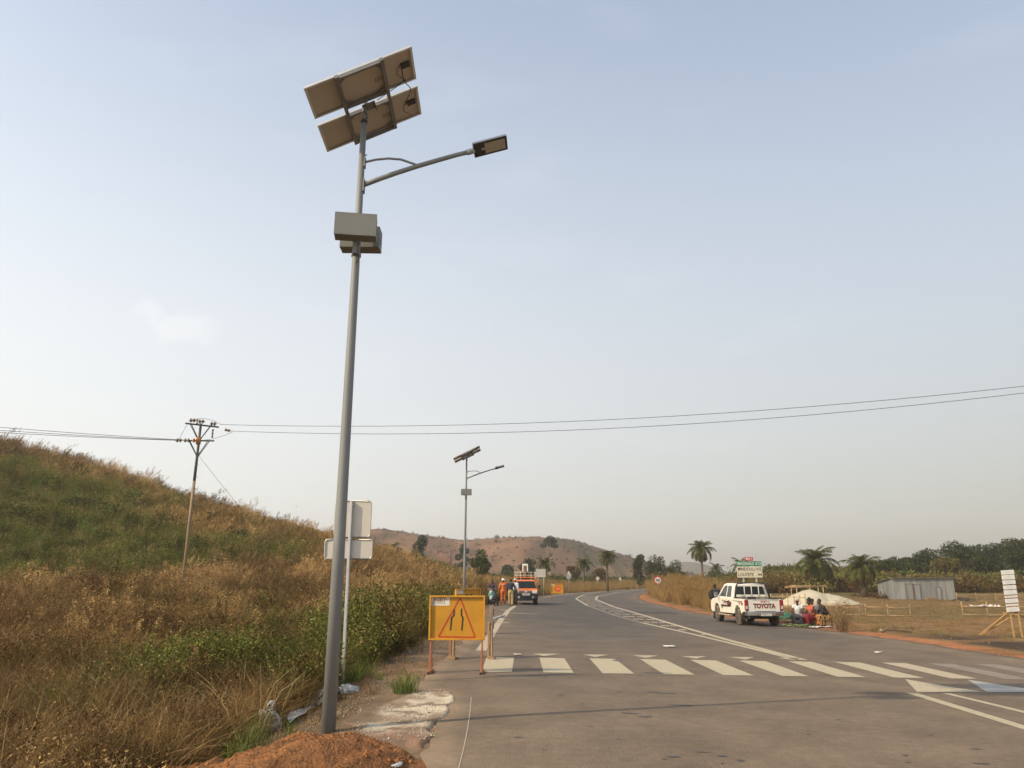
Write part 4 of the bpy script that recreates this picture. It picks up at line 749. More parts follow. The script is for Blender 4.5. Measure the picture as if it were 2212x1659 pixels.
X, Y, g = right_pts(24000, -22, 60, 62, 240, 8); d = xl(Y) - X; ok = (d > 1.6) & (d < 16 + .1 * Y) & (g.uniform(0, 1, len(X)) < .75); X, Y = X[ok], Y[ok]; gr = sstep(fbm(X * .07, Y * .05, 101), .45, .6) * sstep(d[ok], 5, 12); c = mixc(BROWN, GOLD, g.uniform(.3, 1, len(X))); c = c * (1 - gr[:, None]) + mixc(OLIVE, GREEN, g.uniform(0, 1, len(X))) * gr[:, None]
scatter("verge_grass", "tall dry grass beyond the outside edge of the road bend", "grass", np.c_[X, Y, G(X, Y) - .03], c, g.uniform(.9, 1.7, len(X)), PR["dry"], 5, seed=8)
# scrub on the far plain and behind the field
X, Y, g = right_pts(9000, -60, 60, 150, 340, 9); ok = (X - xr(Y) > 2) | (xl(Y) - X > 12); X, Y = X[ok], Y[ok]
scatter("plain_scrub", "green scrub covering the plain below the far hill", "scrub", np.c_[X, Y, G(X, Y) - .1], mixc(OLIVE, GREEN, g.uniform(0, 1, len(X))) * .9, g.uniform(1.2, 2.6, len(X)), PR["bushy"], 4, tilt=.3, seed=9)
X, Y, g = right_pts(14000, 24, 170, 94, 200, 10); e = X - xr(Y); bank = fbm(X * .05, Y * .05, 103); ok = (e > 9) & (Y > 97 + 10 * bank + .05 * X) & (g.uniform(0, 1, len(X)) < .35 + .65 * sstep(bank, .35, .5)); X, Y, bank = X[ok], Y[ok], bank[ok]
c = mixc(OLIVE, np.array((.19, .18, .055)), g.uniform(0, 1, len(X))); br = (g.uniform(0, 1, len(X)) < np.where(Y < 118, .6, .25)); c = np.where(br[:, None], mixc(RUSSET, DARKB, g.uniform(0, 1, len(X))), c)
scatter("field_scrub", "brown and green scrub along the back of the mown field", "scrub", np.c_[X, Y, G(X, Y) - .1], c, g.uniform(.8, 2.0, len(X)), PR["bushy"], 4, tilt=.3, seed=10)
X, Y, g = right_pts(16000, 13.5, 75, 16, 98, 11); e = X - xr(Y); ok = (e > 1.0 + .8 * noise2(X, Y, 104)) & ~((e < 5) & (Y < 30) & (g.uniform(0, 1, len(X)) < .85)) & (g.uniform(0, 1, len(X)) < np.interp(Y, [16, 40, 98], [.9, .7, .35])); X, Y, e = X[ok], Y[ok], e[ok]
c = mixc(np.array((.20, .12, .048)), np.array((.24, .165, .06)), g.uniform(0, 1, len(X))); gg = (fbm(X * .3, Y * .3, 105) > .6) & (e < 4); c = np.where(gg[:, None], OLIVE[None], c)
scatter("mown_field", "short brown mown stubble over the open field", "grass", np.c_[X, Y, G(X, Y) - .02], c, g.uniform(.35, .9, len(X)) * np.where(gg, 1.4, 1.), PR["stub"], 4, tilt=.3, seed=11)
# bushes dotted over the far hill
X, Y, g = right_pts(2200, -200, 150, 360, 560, 12); Z = ridge_z(X, Y); ok = Z > 3; X, Y, Z = X[ok], Y[ok], Z[ok]
scatter("hill_scrub", "small bushes dotted over the far brown hill", "scrub", np.c_[X, Y, Z - .2], mixc(np.array((.10, .06, .034)), np.array((.07, .06, .028)), g.uniform(0, 1, len(X))), g.uniform(.4, 1.3, len(X)) * np.where(g.uniform(0, 1, len(X)) < .05, 1.8, 1), PR["bushy"], 4, tilt=.3, seed=12)

# ------------------------------------------------------------------ trees, palms and shrubs
BARK = mat("bark", (.17, .12, .085), .9, var=.3, scale=3, bump=.4, stretch=(3, 3, .6)); BARKP = mat("pale_bark", (.34, .27, .20), .9, var=.25, scale=3)
def crown_pts(lobes, n, g, hollow=.40):
    P = []; w = np.array([l[3] * l[4] * l[5] for l in lobes]) ** .67; cnt = np.maximum(20, (n * w / w.sum()).astype(int))
    for l, k in zip(lobes, cnt):
        d = g.normal(size=(k, 3)); d /= np.linalg.norm(d, axis=1)[:, None]; rr = (hollow + (1 - hollow) * g.uniform(0, 1, k) ** .6)[:, None] * (.8 + .35 * fbm(d[:, 0] * 2.5 + l[0], d[:, 1] * 2.5 + d[:, 2] * 2 + l[1], 7))[:, None]
        P.append(np.array(l[:3]) + d * rr * np.array(l[3:6]))
    return np.concatenate(P)
def tree(name, label, cat, loc, H, Wd, leafm, seed, trunk=.35, n=2600, lf=.34, shape="round", bark=None, group=None, tr=.14):
    g = np.random.default_rng(seed); bark = bark or BARK; r = empty(name, loc, g.uniform(0, 6.28), label, cat, group); lobes = []; tb = MB()
    th = H * trunk; bend = g.normal(0, .03 * H, 2); tip = (bend[0], bend[1], th)
    tb.tube([(0, 0, -.3), (bend[0] * .4, bend[1] * .4, th * .5), tip], [tr * H / 6 * 1.3, tr * H / 6, tr * H / 6 * .75], 7)
    nl = {"round": 9, "tall": 8, "flat": 9, "bush": 8}[shape]
    for i in range(nl):
        a = 6.28 * i / nl + g.uniform(-.4, .4)
        if shape == "round": rr = Wd / 2 * g.uniform(.25, .62); z = th + (H - th) * g.uniform(.2, .8); s = Wd * g.uniform(.17, .27); sz = s * .85
        elif shape == "tall": rr = Wd / 2 * g.uniform(.1, .5); z = th + (H - th) * (i + .5) / nl * .95; s = Wd * g.uniform(.2, .3); sz = s * .8
        elif shape == "flat": rr = Wd / 2 * g.uniform(.2, .72); z = th + (H - th) * g.uniform(.45, .85); s = Wd * g.uniform(.13, .2); sz = s * .45
        else: rr = Wd / 2 * g.uniform(.2, .6); z = H * g.uniform(.3, .75); s = Wd * g.uniform(.2, .3); sz = H * .28
        c = (tip[0] + rr * math.cos(a), tip[1] + rr * math.sin(a), z); lobes.append((*c, s, s, sz))
        tb.tube([tip, (tip[0] + (c[0] - tip[0]) * .55, tip[1] + (c[1] - tip[1]) * .55, tip[2] + (c[2] - tip[2]) * .45), c], [tr * H / 6 * .5, tr * H / 6 * .3, tr * H / 6 * .1], 5)
    lobes.append((tip[0], tip[1], th + (H - th) * .72, Wd * .24, Wd * .24, (H - th) * .28))
    tb.build("trunk", bark, r); P = crown_pts(lobes, n, g); me = plant_mesh("crown", [leaves(P, lf, seed, .3, .6)]); link_mesh("crown", me, leafm, r); return r
LF_D = leaf_mat("foliage_dark", (.042, .055, .018), .25, .5, col2=(.065, .075, .022)); LF_M = leaf_mat("foliage_mid", (.06, .085, .025), .3, .5, col2=(.09, .10, .03)); LF_Y = leaf_mat("foliage_yellow", (.16, .125, .04), .3, .4, col2=(.12, .11, .035)); LF_B = leaf_mat("foliage_bluegreen", (.045, .065, .032), .25, .5, col2=(.06, .075, .035)); LF_DRY = leaf_mat("foliage_dry", (.17, .11, .055), .3, .4, col2=(.12, .075, .04))
def far(px, Y): X = (px - 1106) / 1671 * (Y * CT); return Vector((X, Y, float(G(X, Y)) - .1))
def hgt(py, Y, loc): return on_y(1106, py, Y).z - loc.z
TT = [("tall_tree", "tall narrow dark tree standing alone left of the far lamp", 911, 1156, 170, 4.6, LF_B, "tall", .22), ("leafy_tree", "bright green rounded tree just right of the far lamp pole", 1040, 1184, 125, 4.4, LF_M, "round", .28), ("leafy_tree", "dark bushy tree rising behind the orange truck", 1141, 1204, 170, 4.6, LF_B, "round", .22), ("flat_topped_tree", "flat topped tree on a tall bare trunk against the far hill", 1187, 1156, 290, 9.5, LF_B, "flat", .55),
      ("leafy_tree", "hazy tree partly hidden behind the far lamp pole", 998, 1172, 230, 4.5, LF_B, "round", .25), ("leafy_tree", "narrow dark tree at the left end of the clump past the bend", 1379, 1197, 165, 4.0, LF_D, "tall", .15), ("leafy_tree", "tallest dark tree in the clump past the bend", 1413, 1196, 160, 6.3, LF_D, "round", .15), ("leafy_tree", "broad rounded dark tree at the right end of the clump past the bend", 1461, 1207, 165, 6.4, LF_D, "round", .12),
      ("low_tree", "small hazy tree low behind the tall single palm", 1541, 1232, 260, 6.0, LF_B, "round", .15), ("low_tree", "low dark tree beside the dead trunk below the hill", 940, 1212, 200, 6.0, LF_B, "bush", .15), ("low_tree", "low bushes left of the far lamp below the hill", 985, 1215, 190, 5, LF_B, "bush", .15), ("low_tree", "low hazy tree between the far lamp and the orange truck", 1095, 1218, 220, 5.0, LF_B, "bush", .15), ("low_tree", "small bare brown tree among the scrub right of the truck", 1236, 1222, 180, 4, LF_DRY, "round", .3), ("low_tree", "low brown scrub tree left of the palm with a trunk", 1295, 1225, 175, 4.5, LF_DRY, "bush", .2)]
for i, (nm, lab, px, py, Y, wd, m, sh, tk) in enumerate(TT):
    l = far(px, Y); tree(nm, lab, "tree", l, hgt(py, Y, l), wd, m, 900 + i, tk, 2600 if wd < 7 else 3200, .33 if Y < 200 else .46, sh, BARKP if "bright" in lab or "flat" in nm else None, tr=.12)
GR = [(1918, 1213, 150, 7, LF_D, "leftmost dark tree of the wood behind the tin shed"), (1955, 1206, 160, 8, LF_D, "dark tree second from the left in the wood behind the shed"), (2000, 1192, 155, 9, LF_D, "dark round topped tree above the middle of the tin shed"), (2045, 1202, 135, 5.5, LF_Y, "yellowish thin leaved tree in front of the dark wood"), (2072, 1172, 160, 10, LF_D, "large dark tree right of the yellowish one in the wood"), (2110, 1176, 165, 9, LF_D, "dark tree left of the white board tower's top"), (2150, 1170, 160, 9, LF_B, "greyish green tree directly above the white board tower"), (2195, 1161, 150, 10, LF_D, "tall dark tree at the right end of the wood"), (2128, 1205, 140, 6, LF_D, "lower dark tree in front of the wood left of the boards"), (2250, 1165, 160, 10, LF_D, "dark tree cut by the right edge of the photo"), (1985, 1222, 142, 6, LF_D, "low dark tree at the front of the wood above the shed door")]
for i, (px, py, Y, wd, m, lab) in enumerate(GR):
    l = far(px, Y); tree("wood_tree", lab, "tree", l, hgt(py, Y, l), wd, m, 950 + i, .12, 5200, .40, "round", group="trees of the wood behind the field")
# dead trunk
l = far(973, 175); r = empty("dead_tree", l, 0, "bare dead trunk standing in the green below the far hill", "tree"); H_ = hgt(1185, 175, l); MB().tube([(0, 0, -.2), (.05, 0, H_ * .5), (0, 0, H_)], [.18, .14, .05], 7).build("trunk", mat("dead_wood", (.07, .055, .045), .9), r)
for a, z in ((-.7, .25), (.8, .2), (.3, .6), (-.35, .7)): MB().tube([(0, 0, H_ * z), (a, .1, H_ * z + .3), (a * 1.6, .1, H_ * z + .75)], [.07, .05, .02], 5).build("branch", MATS["dead_wood"], r)
def frond_mesh(name, Lf, droop, lw, seed, nl=46):
    g = np.random.default_rng(seed); t = np.linspace(0, 1, nl); ang = R(55) - droop * t ** 1.15; ds = Lf / nl; x = np.cumsum(np.cos(ang)) * ds; z = np.cumsum(np.sin(ang)) * ds; parts = []
    C = np.stack([x, 0 * x, z], -1); co = []; 
    for i in range(2, nl):
        ll = lw * math.sin(math.pi * min(1, .12 + .86 * t[i])) * g.uniform(.8, 1.1); f = np.array((math.cos(ang[i]), 0, math.sin(ang[i])))
        for s in (-1, 1):
            tip = C[i] + f * ll * .55 + np.array((0, s * ll * .8, -ll * .55 * g.uniform(.2, 1.5))); w = f * .013; co += [C[i] - w, C[i] + w, tip + w * .3, tip - w * .3]
    co = np.array(co); q_ = np.arange(len(co)).reshape(-1, 4); rd = np.repeat(g.uniform(0, 1, len(q_)), 4); parts.append((co, q_, rd))
    w = .016 * (1 - .8 * t); rc = np.stack([C + np.c_[0 * w, w, 0 * w], C - np.c_[0 * w, w, 0 * w]], 1).reshape(-1, 3); k = np.arange(nl - 1)[:, None] * 2; parts.append((rc, np.concatenate([k, k + 1, k + 3, k + 2], 1), np.full(len(rc), .9)))
    return plant_mesh(name, parts)
PALM_M = leaf_mat("palm_leaf", (.085, .10, .03), .3, .5, col2=(.115, .115, .035)); PALM_D = leaf_mat("palm_leaf_dead", (.19, .125, .06), .3, .35)
FM = [frond_mesh("frond", 1, R(95), .26, 41), frond_mesh("frond", 1, R(125), .27, 42), frond_mesh("frond", 1, R(160), .25, 43)]; FMD = [frond_mesh("dead_frond", 1, R(190), .16, 44)]
for m_ in FM: m_.materials.append(PALM_M)
FMD[0].materials.append(PALM_D)
TRK = mat("palm_trunk", (.10, .075, .055), .95, var=.35, scale=4, bump=.6, stretch=(1, 1, 4))
def palm(label, px, py_c, Y, Lf, label_nf=34, dead=8, seed=0, base_py=None, z=None, lean=0, trk=.2, low=-.5):
    l = far(px, Y); c = on_y(px, py_c, Y); h = max(.4, c.z - l.z); g = random.Random(seed); r = empty("palm_tree", l, g.uniform(0, 6.28), label, "palm tree", "palm trees"); r.rotation_euler = (0, 0, 0)
    MB().tube([(-lean, 0, -.2), (-lean * .6, 0, h * .4), (0, 0, h)], [trk * 1.25, trk, trk * .95], 9).build("trunk", TRK, r); MB().ball((0, 0, h), (trk * 1.6, trk * 1.6, trk * 2.2), 8, 5).build("crown_heart", TRK, r)
    for i in range(label_nf):
        u_ = i / label_nf; me = FM[0] if u_ < .35 else (FM[1] if u_ < .7 else FM[2]); o = bpy.data.objects.new("frond", me); COL.objects.link(o); o.parent = r; o.location = (0, 0, h + trk); s = Lf * g.uniform(.85, 1.1) * (.8 if u_ < .15 else 1); o.scale = (s, s, s)
        pitch = -.75 + 1.5 * u_ + g.uniform(-.16, .16); o.rotation_euler = Euler((0, pitch, 2.399 * i + g.uniform(-.2, .2)), 'XYZ')
    for i in range(dead):
        o = bpy.data.objects.new("dead_frond", FMD[0]); COL.objects.link(o); o.parent = r; o.location = (0, 0, h - trk * .5); s = Lf * g.uniform(.6, .95); o.scale = (s, s, s); o.rotation_euler = Euler((0, g.uniform(.6, .9), 6.283 * i / dead + g.uniform(-.3, .3)), 'XYZ')
    return r
palm("tall single palm with a slim bare trunk behind the white pickup", 1518, 1193, 122, 2.7, 30, 14, 1, trk=.17)
palm("large spreading palm with a drooping skirt behind the gravel heap", 1763, 1226, 108, 3.9, 30, 8, 2, trk=.33)
palm("low spreading palm between the gravel heap and the tin shed", 1864, 1236, 100, 3.2, 28, 8, 3, trk=.32)
palm("palm with a short trunk left of the dark clump past the bend", 1312, 1207, 135, 2.2, 32, 6, 4, trk=.18)
palm("small palm left of the one with a trunk, in the scrub", 1261, 1222, 140, 2.2, 20, 2, 5, trk=.2)
palm("low palm standing just behind the rectangular board's back", 1178, 1224, 110, 1.9, 20, 2, 6, trk=.2)
palm("small palm just right of the tall single palm", 1549, 1232, 190, 2.6, 18, 0, 7, trk=.2)
palm("palm peeping over the bank left of the green direction sign", 1602, 1227, 165, 3.0, 20, 0, 8, trk=.2)
palm("palm top showing over the left slope behind the stacked sign backs", 846, 1192, 120, 2.2, 18, 0, 9, trk=.2)
palm("small far palm right of the direction sign on the skyline", 1662, 1234, 230, 2.6, 16, 0, 10, trk=.2)
palm("tiny far palm left of the large spreading palm on the skyline", 1703, 1232, 240, 2.4, 16, 0, 11, trk=.2)
# shrubs one can pick out on the near slope
for i, (px, py, hh, wd, m, lab) in enumerate([(165, 1118, 2.0, 4.2, LF_D, "dark shrub in the middle of the grassy slope"), (8, 968, 1.6, 3.4, LF_D, "dark shrub on the crest at the left edge"), (640, 1095, 1.3, 2.2, LF_D, "small shrub on the crest just right of the electricity pole"), (150, 985, 1.4, 2.2, LF_D, "small shrub on the crest right of the leftmost one"), (25, 1120, 1.6, 3.6, LF_M, "green shrub low on the slope at the left edge"), (520, 1175, 1.4, 2.8, LF_M, "green shrub just right of the electricity pole"), (860, 1262, 1.7, 2.6, LF_M, "green bush on the verge between the lamps"), (560, 1275, 1.3, 2.4, LF_D, "dark bush at the foot of the slope right of the pole"), (330, 1262, 1.2, 3.0, LF_M, "green bush at the foot of the slope left of the pole")]):
    p = at(px, py); tree("shrub", lab, "shrub", (p.x, p.y, p.z - .1), hh, wd, m, 980 + i, .12, 1300, .17, "bush", tr=.10)
# bananas by the wood
BAN = leaf_mat("banana_leaf", (.13, .19, .05), .4, .3)
def banana(px, Y, h, label, seed):
    g = np.random.default_rng(seed); l = far(px, Y); r = empty("banana_plant", l, 0, label, "banana plant", "banana plants"); MB().tube([(0, 0, -.1), (0, 0, h * .5)], [.14, .09], 7).build("stem", BARKP, r)
    for i in range(8):
        a = 6.28 * i / 8 + g.uniform(-.3, .3); k = 6; rr = h * .55; co = []; 
        for j in range(k + 1):
            t = j / k; d = t * rr; z = h * .5 + rr * (1.1 * t - .8 * t * t); w = .22 * math.sin(math.pi * min(1, .15 + .83 * t)) * h / 2.5
            for s in (-1, 1): co.append((d * math.cos(a) - s * w * math.sin(a), d * math.sin(a) + s * w * math.cos(a), z - .0))
        me = plant_mesh("banana_leaf", [(np.array(co), np.array([(2 * j, 2 * j + 1, 2 * j + 3, 2 * j + 2) for j in range(k)]), np.full(len(co), g.uniform()))]); link_mesh("leaf", me, BAN, r)
banana(1955, 125, 3.2, "banana plant behind the left half of the tin shed", 1); banana(2108, 122, 2.8, "banana plant behind the fence left of the white boards", 2); banana(2212, 118, 3.6, "banana plant at the right edge behind the white boards", 3)
# ------------------------------------------------------------------ vehicles
WPAINT = mat("pickup_white", (.74, .70, .60), .35, var=.03, scale=2, coat=.4, col2=(.64, .57, .45), amt=.35); OPAINT = mat("truck_orange", (.66, .17, .03), .4, var=.04, coat=.3, col2=(.56, .16, .045), amt=.3)
GLASS = mat("tinted_glass", (.012, .015, .016), .08, var=.05, spec=.35); RUBBER = mat("tyre_rubber", (.05, .042, .034), .9, var=.2, scale=12, col2=(.20, .15, .10), amt=.5); RIMM = mat("dusty_rim", (.42, .35, .26), .5, .3, var=.1); CHROME = mat("chrome", (.62, .62, .62), .14, 1.0, var=.03); UNDER = mat("underbody", (.03, .027, .024), .9)
TAILR = mat("tail_lamp_red", (.27, .010, .012), .2, var=.1, coat=.5); TAILW = mat("tail_lamp_clear", (.5, .45, .42), .15, var=.1, coat=.5); HEADL = mat("headlamp", (.62, .62, .60), .1, var=.08, coat=.6); DECR = mat("decal_red", (.30, .03, .03), .4); DECK = mat("decal_black", (.03, .025, .025), .4); DECG = mat("decal_grey", (.35, .3, .27), .4); PLATE = mat("plate_white", (.62, .60, .55), .5); BUMPB = mat("bumper_black", (.02, .02, .02), .6, var=.15)
SIDE = lambda x: frame((x, 0, 0), (0, 1, 0), (1, 0, 0))      # local x = forward (y), local y = up (z), extrude along +x
def arch(cy, r, z0, n=10, a0=180, a1=0): return [(cy + r * math.cos(R(a0 + (a1 - a0) * i / n)), max(z0, .40 + r * math.sin(R(a0 + (a1 - a0) * i / n)) * 1.0)) for i in range(n + 1)]
def wheel(parent, x, y, r=.385, w=.26, name="wheel", rim=RIMM):
    s = 1 if x > 0 else -1; mx = Matrix.Translation((x, y, r)) @ Matrix.Rotation(s * math.pi / 2, 4, 'Y'); wr = r * .60
    t = MB(mx).lathe([(wr, -w / 2 + .01), (r * .86, -w / 2), (r * .97, -w / 2 + .03), (r, -w / 4), (r, w / 4), (r * .97, w / 2 - .03), (r * .86, w / 2), (wr, w / 2 - .01)], 28).build(name, RUBBER, parent)
    tr = MB(mx)
    for i in range(28): a = 2 * math.pi * i / 28; tr.box((math.cos(a) * r, math.sin(a) * r, 0), (.02, .035, w * .86), rot=(0, 0, a))
    tag(tr.build("tread_blocks", RUBBER, t), kind="stuff")
    rm = MB(mx); rm.lathe([(wr, -w / 2 + .02), (wr, w / 2 - .02), (wr * .92, w / 2 - .03), (wr * .88, w / 2 - .09), (.0, w / 2 - .10)], 24)
    for i in range(6): a = 2 * math.pi * i / 6; rm.box((math.cos(a) * wr * .52, math.sin(a) * wr * .52, w / 2 - .055), (wr * .80, .07, .035), rot=(0, 0, a))
    rm.lathe([(.06, w / 2 - .07), (.055, w / 2 - .02), (0, w / 2 - .015)], 12); tag(rm.build("rim", rim, t), kind="stuff"); return t
def pickup(loc, rz, label):
    V = empty("pickup_truck", loc, rz, label, "pickup truck"); hw = .87
    # bed: sides with wheel arches, floor, tailgate
    side = [(.03, .62), (.03, 1.16), (1.58, 1.16), (1.58, .50)] + [(p[0], p[1]) for p in arch(.98, .47, .50, a0=0, a1=180)] + [(.3, .60)]
    for s in (-1, 1):
        o = MB(SIDE(hw - .09 if s > 0 else -hw)).prism(side, .09).build("bed_side", WPAINT, V, bevel=.015)
        MB().box((s * (hw - .045), .80, 1.172), (.10, 1.55, .02)).build("bed_rail", BUMPB, o)
    MB().box((0, .80, .70), (2 * hw - .19, 1.54, .04)).build("bed_floor", UNDER, V); MB().box((0, 1.56, .92), (2 * hw - .18, .04, .46)).build("bed_headboard", WPAINT, V)
    for s in (-1, 1): MB().box((s * (hw - .18), .98, .80), (.18, .9, .2)).build("wheel_housing", WPAINT, V)
    tg = MB().box((0, .025, .885), (1.40, .05, .55)).build("tailgate", WPAINT, V, bevel=.012); MB().box((0, .03, 1.172), (1.62, .10, .022)).build("tailgate_cap", BUMPB, tg); MB().box((0, -.003, 1.10), (.95, .006, .03)).build("tailgate_crease", mat("shadow_grey", (.5, .47, .42), .5), tg)
    for s in (-.42, .42): MB().box((s, -.006, 1.145), (.10, .012, .025)).build("tailgate_hinge", CHROME, tg)
    F = FACING((0, -.003, .84)); RB = mat("letter_red", (.28, .022, .02), .4)
    text_obj("TOYOTA", .26, DECK, F @ Matrix.Translation((.012, .012, .0015)), tg, "lettering_edge", width=.99, bold=.016, depth=.0006); text_obj("TOYOTA", .26, RB, F @ Matrix.Translation((0, .012, .004)), tg, width=.96, bold=.004, depth=.001)
    st = MB(F).prism([(-.16, .16), (.24, .16), (.24, .25), (-.16, .25)], .001).build("sticker", PLATE, tg); text_obj("EGET", .10, mat("sticker_red", (.5, .05, .05), .5), F @ Matrix.Translation((.0, .205, .003)), st, width=.28, depth=.0006, bold=.003)
    MB(F).prism([(.195 + .032 * (1 if q % 2 == 0 else .45) * math.cos(R(90 + 36 * q)), .205 + .032 * (1 if q % 2 == 0 else .45) * math.sin(R(90 + 36 * q))) for q in range(10)], .001, Matrix.Translation((0, 0, .002))).build("sticker_star", DECK, st)
    text_obj("HILUX", .05, DECK, F @ Matrix.Translation((.57, .255, .002)), tg, "badge", width=.17, depth=.0006)
    for s in (-1, 1):
        tl = MB().box((s * .785, .03, .90), (.155, .10, .44)).build("tail_lamp", TAILR, V, bevel=.02); MB().box((s * .79, -.021, .80), (.10, .012, .14)).build("lamp_lens", TAILW, tl, bevel=.004); MB().box((s * .76, -.021, .96), (.02, .008, .2)).build("lamp_rib", mat("lamp_dark", (.2, .008, .01), .3), tl)
    bp = [(-.86, -.02), (-.80, -.15), (-.42, -.19), (.42, -.19), (.80, -.15), (.86, -.02), (.86, .12), (.80, .12), (.80, 0), (-.80, 0), (-.80, .12), (-.86, .12)]
    bu = MB().prism([(x, y) for x, y in bp], .19, Matrix.Translation((0, 0, .45))).build("rear_bumper", CHROME, V, bevel=.025); MB().box((0, -.10, .645), (.9, .15, .012)).build("bumper_step", BUMPB, bu)
    pl = MB().box((.0, -.20, .505), (.52, .02, .13)).build("number_plate", DECK, bu); MB().box((0, -.2115, .505), (.49, .004, .105)).build("plate_face", PLATE, pl); text_obj("F 1002 KC 4", .09, DECK, FACING((0, -.214, .505)), pl, "plate_digits", width=.42, depth=.0006, bold=.002)
    # cab
    cab = [(1.60, .48), (1.60, 1.16), (3.85, 1.17), (4.75, 1.08), (5.02, .98), (5.08, .78), (5.05, .52), (4.72, .46)] + arch(4.08, .47, .46, a0=0, a1=180) + [(3.55, .46)]
    cb = MB()
    for s in (-1, 1): pass
    k = len(cab); vs = []; 
    for x, inset in ((-hw, 0), (hw, 0)): vs += [(x, y, z) for y, z in cab]
    cb.add(vs, [tuple(range(k)), tuple(range(2 * k - 1, k - 1, -1))] + [(i, k + i, k + (i + 1) % k, (i + 1) % k) for i in range(k)]); body = cb.build("cab_body", WPAINT, V, bevel=.035)
    gh = [(1.63, 1.15), (1.70, 1.72), (1.86, 1.80), (2.95, 1.82), (3.25, 1.76), (3.98, 1.15)]; wx = lambda z: hw - .02 - .17 * max(0, (z - 1.15) / .67); g_ = MB(); k = len(gh); vs = [(-wx(z), y, z) for y, z in gh] + [(wx(z), y, z) for y, z in gh]
    g_.add(vs, [tuple(range(k)), tuple(range(2 * k - 1, k - 1, -1))] + [(i, k + i, k + (i + 1) % k, (i + 1) % k) for i in range(k)]); ro = g_.build("cab_roof", WPAINT, V, bevel=.03)
    for s in (-1, 1):
        def win(poly, nm):
            v = [(s * (wx(z) + .004), y, z) for y, z in poly]; v2 = [(s * (wx(z) - .01), y, z) for y, z in poly]; n_ = len(poly); return MB().add(v + v2, [tuple(range(n_)), tuple(range(2 * n_ - 1, n_ - 1, -1))] + [(i, (i + 1) % n_, n_ + (i + 1) % n_, n_ + i) for i in range(n_)]).build(nm, GLASS, V)
        win([(1.90, 1.20), (2.02, 1.68), (2.55, 1.71), (2.55, 1.20)], "rear_door_window"); win([(2.66, 1.20), (2.66, 1.71), (2.95, 1.71), (3.15, 1.66), (3.68, 1.22)], "front_door_window")
        for y0 in (1.86, 2.60, 3.58): MB().box((s * (hw + .0015), y0, .83), (.006, .010, .62)).build("door_seam", DECG, body)
        for y0 in (2.36, 3.28):
            MB().box((s * (hw + .02), y0 - .22, 1.03), (.035, .14, .03)).build("door_handle", DECK, body, bevel=.008)
        mr = MB().box((s * (hw + .16), 3.62, 1.30), (.22, .09, .24)).build("wing_mirror", DECK, V, bevel=.03); MB().box((s * (hw + .16), 3.572, 1.30), (.18, .006, .20)).build("mirror_glass", CHROME, mr)
        MB().box((s * (hw + .06), 2.62, .40), (.16, 1.75, .05)).build("side_step", mat("step_dusty", (.34, .26, .18), .7), V, bevel=.01)
        fl = lambda poly, m, lift, nm: MB(SIDE(s * (hw + lift) if s > 0 else -(hw + lift))).prism(poly, .0012).build(nm, m, V)
        fl([(1.75, .98), (1.95, .76), (3.30, .74), (3.42, .80), (3.30, .84), (2.1, .84), (1.95, 1.0), (3.0, 1.02), (2.95, .98), (2.2, .96)], DECK, .003, "side_stripe"); fl([(2.02, .86), (2.28, .86), (2.18, .96), (1.94, .98)], DECR, .0045, "side_stripe"); fl([(2.4, .88), (3.1, .88), (3.0, .95), (2.36, .95)], DECG, .0045, "side_stripe")
        fl([(.28, 1.02), (.62, 1.02), (1.62, 1.045), (1.62, 1.06), (.28, 1.055)], DECK, .003, "side_stripe"); fl([(.35, .86), (.55, 1.0), (.22, 1.0), (.20, .92)], DECR, .003, "side_stripe"); fl([(.62, .90), (.85, 1.0), (.60, 1.0)], DECK, .003, "side_stripe")
        if s < 0: text_obj("4x4", .14, DECK, frame((-hw - .004, 3.22, .70), (0, -1, 0), (-1, 0, 0)), V, "side_lettering", width=.26, depth=.0006, bold=.003)
    rwz = lambda z: 1.63 + (z - 1.15) * .123
    def rear(poly, nm, m=GLASS, out=.006): return MB().add([(x, rwz(z) - out, z) for x, z in poly] + [(x, rwz(z) + .01, z) for x, z in poly], [tuple(range(len(poly)))] + [tuple(range(2 * len(poly) - 1, len(poly) - 1, -1))] + [(i, (i + 1) % len(poly), len(poly) + (i + 1) % len(poly), len(poly) + i) for i in range(len(poly))]).build(nm, m, V)
    rear([(-.68, 1.32), (.68, 1.32), (.60, 1.68), (-.60, 1.68)], "rear_window")
    ws = lambda t: (3.25 + .73 * t, 1.76 - .61 * t); a, b = ws(.08), ws(.93); MB().add([(-.64, a[0] + .012, a[1] + .012), (.64, a[0] + .012, a[1] + .012), (.80, b[0] + .012, b[1] + .012), (-.80, b[0] + .012, b[1] + .012)], [(0, 1, 2, 3)]).build("windscreen", GLASS, V)
    # bar over the bed, black hoop with white uprights
    MB().tube([(-.80, 1.40, 1.18), (-.70, 1.50, 1.66), (-.62, 1.53, 1.79), (-.4, 1.54, 1.83), (.4, 1.54, 1.83), (.62, 1.53, 1.79), (.70, 1.50, 1.66), (.80, 1.40, 1.18)], .040, 8).build("roll_hoop", BUMPB, V); MB().tube([(-.62, 1.49, 1.755), (.62, 1.49, 1.755)], .03, 6).build("roll_bar", PLATE, V)
    for x in (-.33, 0, .33): MB().tube([(x, 1.46, 1.19), (x, 1.49, 1.76)], .02, 6).build("guard_upright", PLATE, V)
    MB().box((0, 1.46, 1.20), (1.56, .05, .04)).build("guard_base", BUMPB, V); MB().box((-.22, .9, 1.17), (.35, .25, .14)).build("load_bundle", BUMPB, V, bevel=.04)
    MB().box((0, 2.5, .42), (1.2, 4.6, .22)).build("chassis", UNDER, V); MB().tube([(-.6, .98, .39), (.6, .98, .39)], .06, 8).build("rear_axle", UNDER, V); MB().tube([(-.6, 4.08, .39), (.6, 4.08, .39)], .05, 8).build("front_axle", UNDER, V)
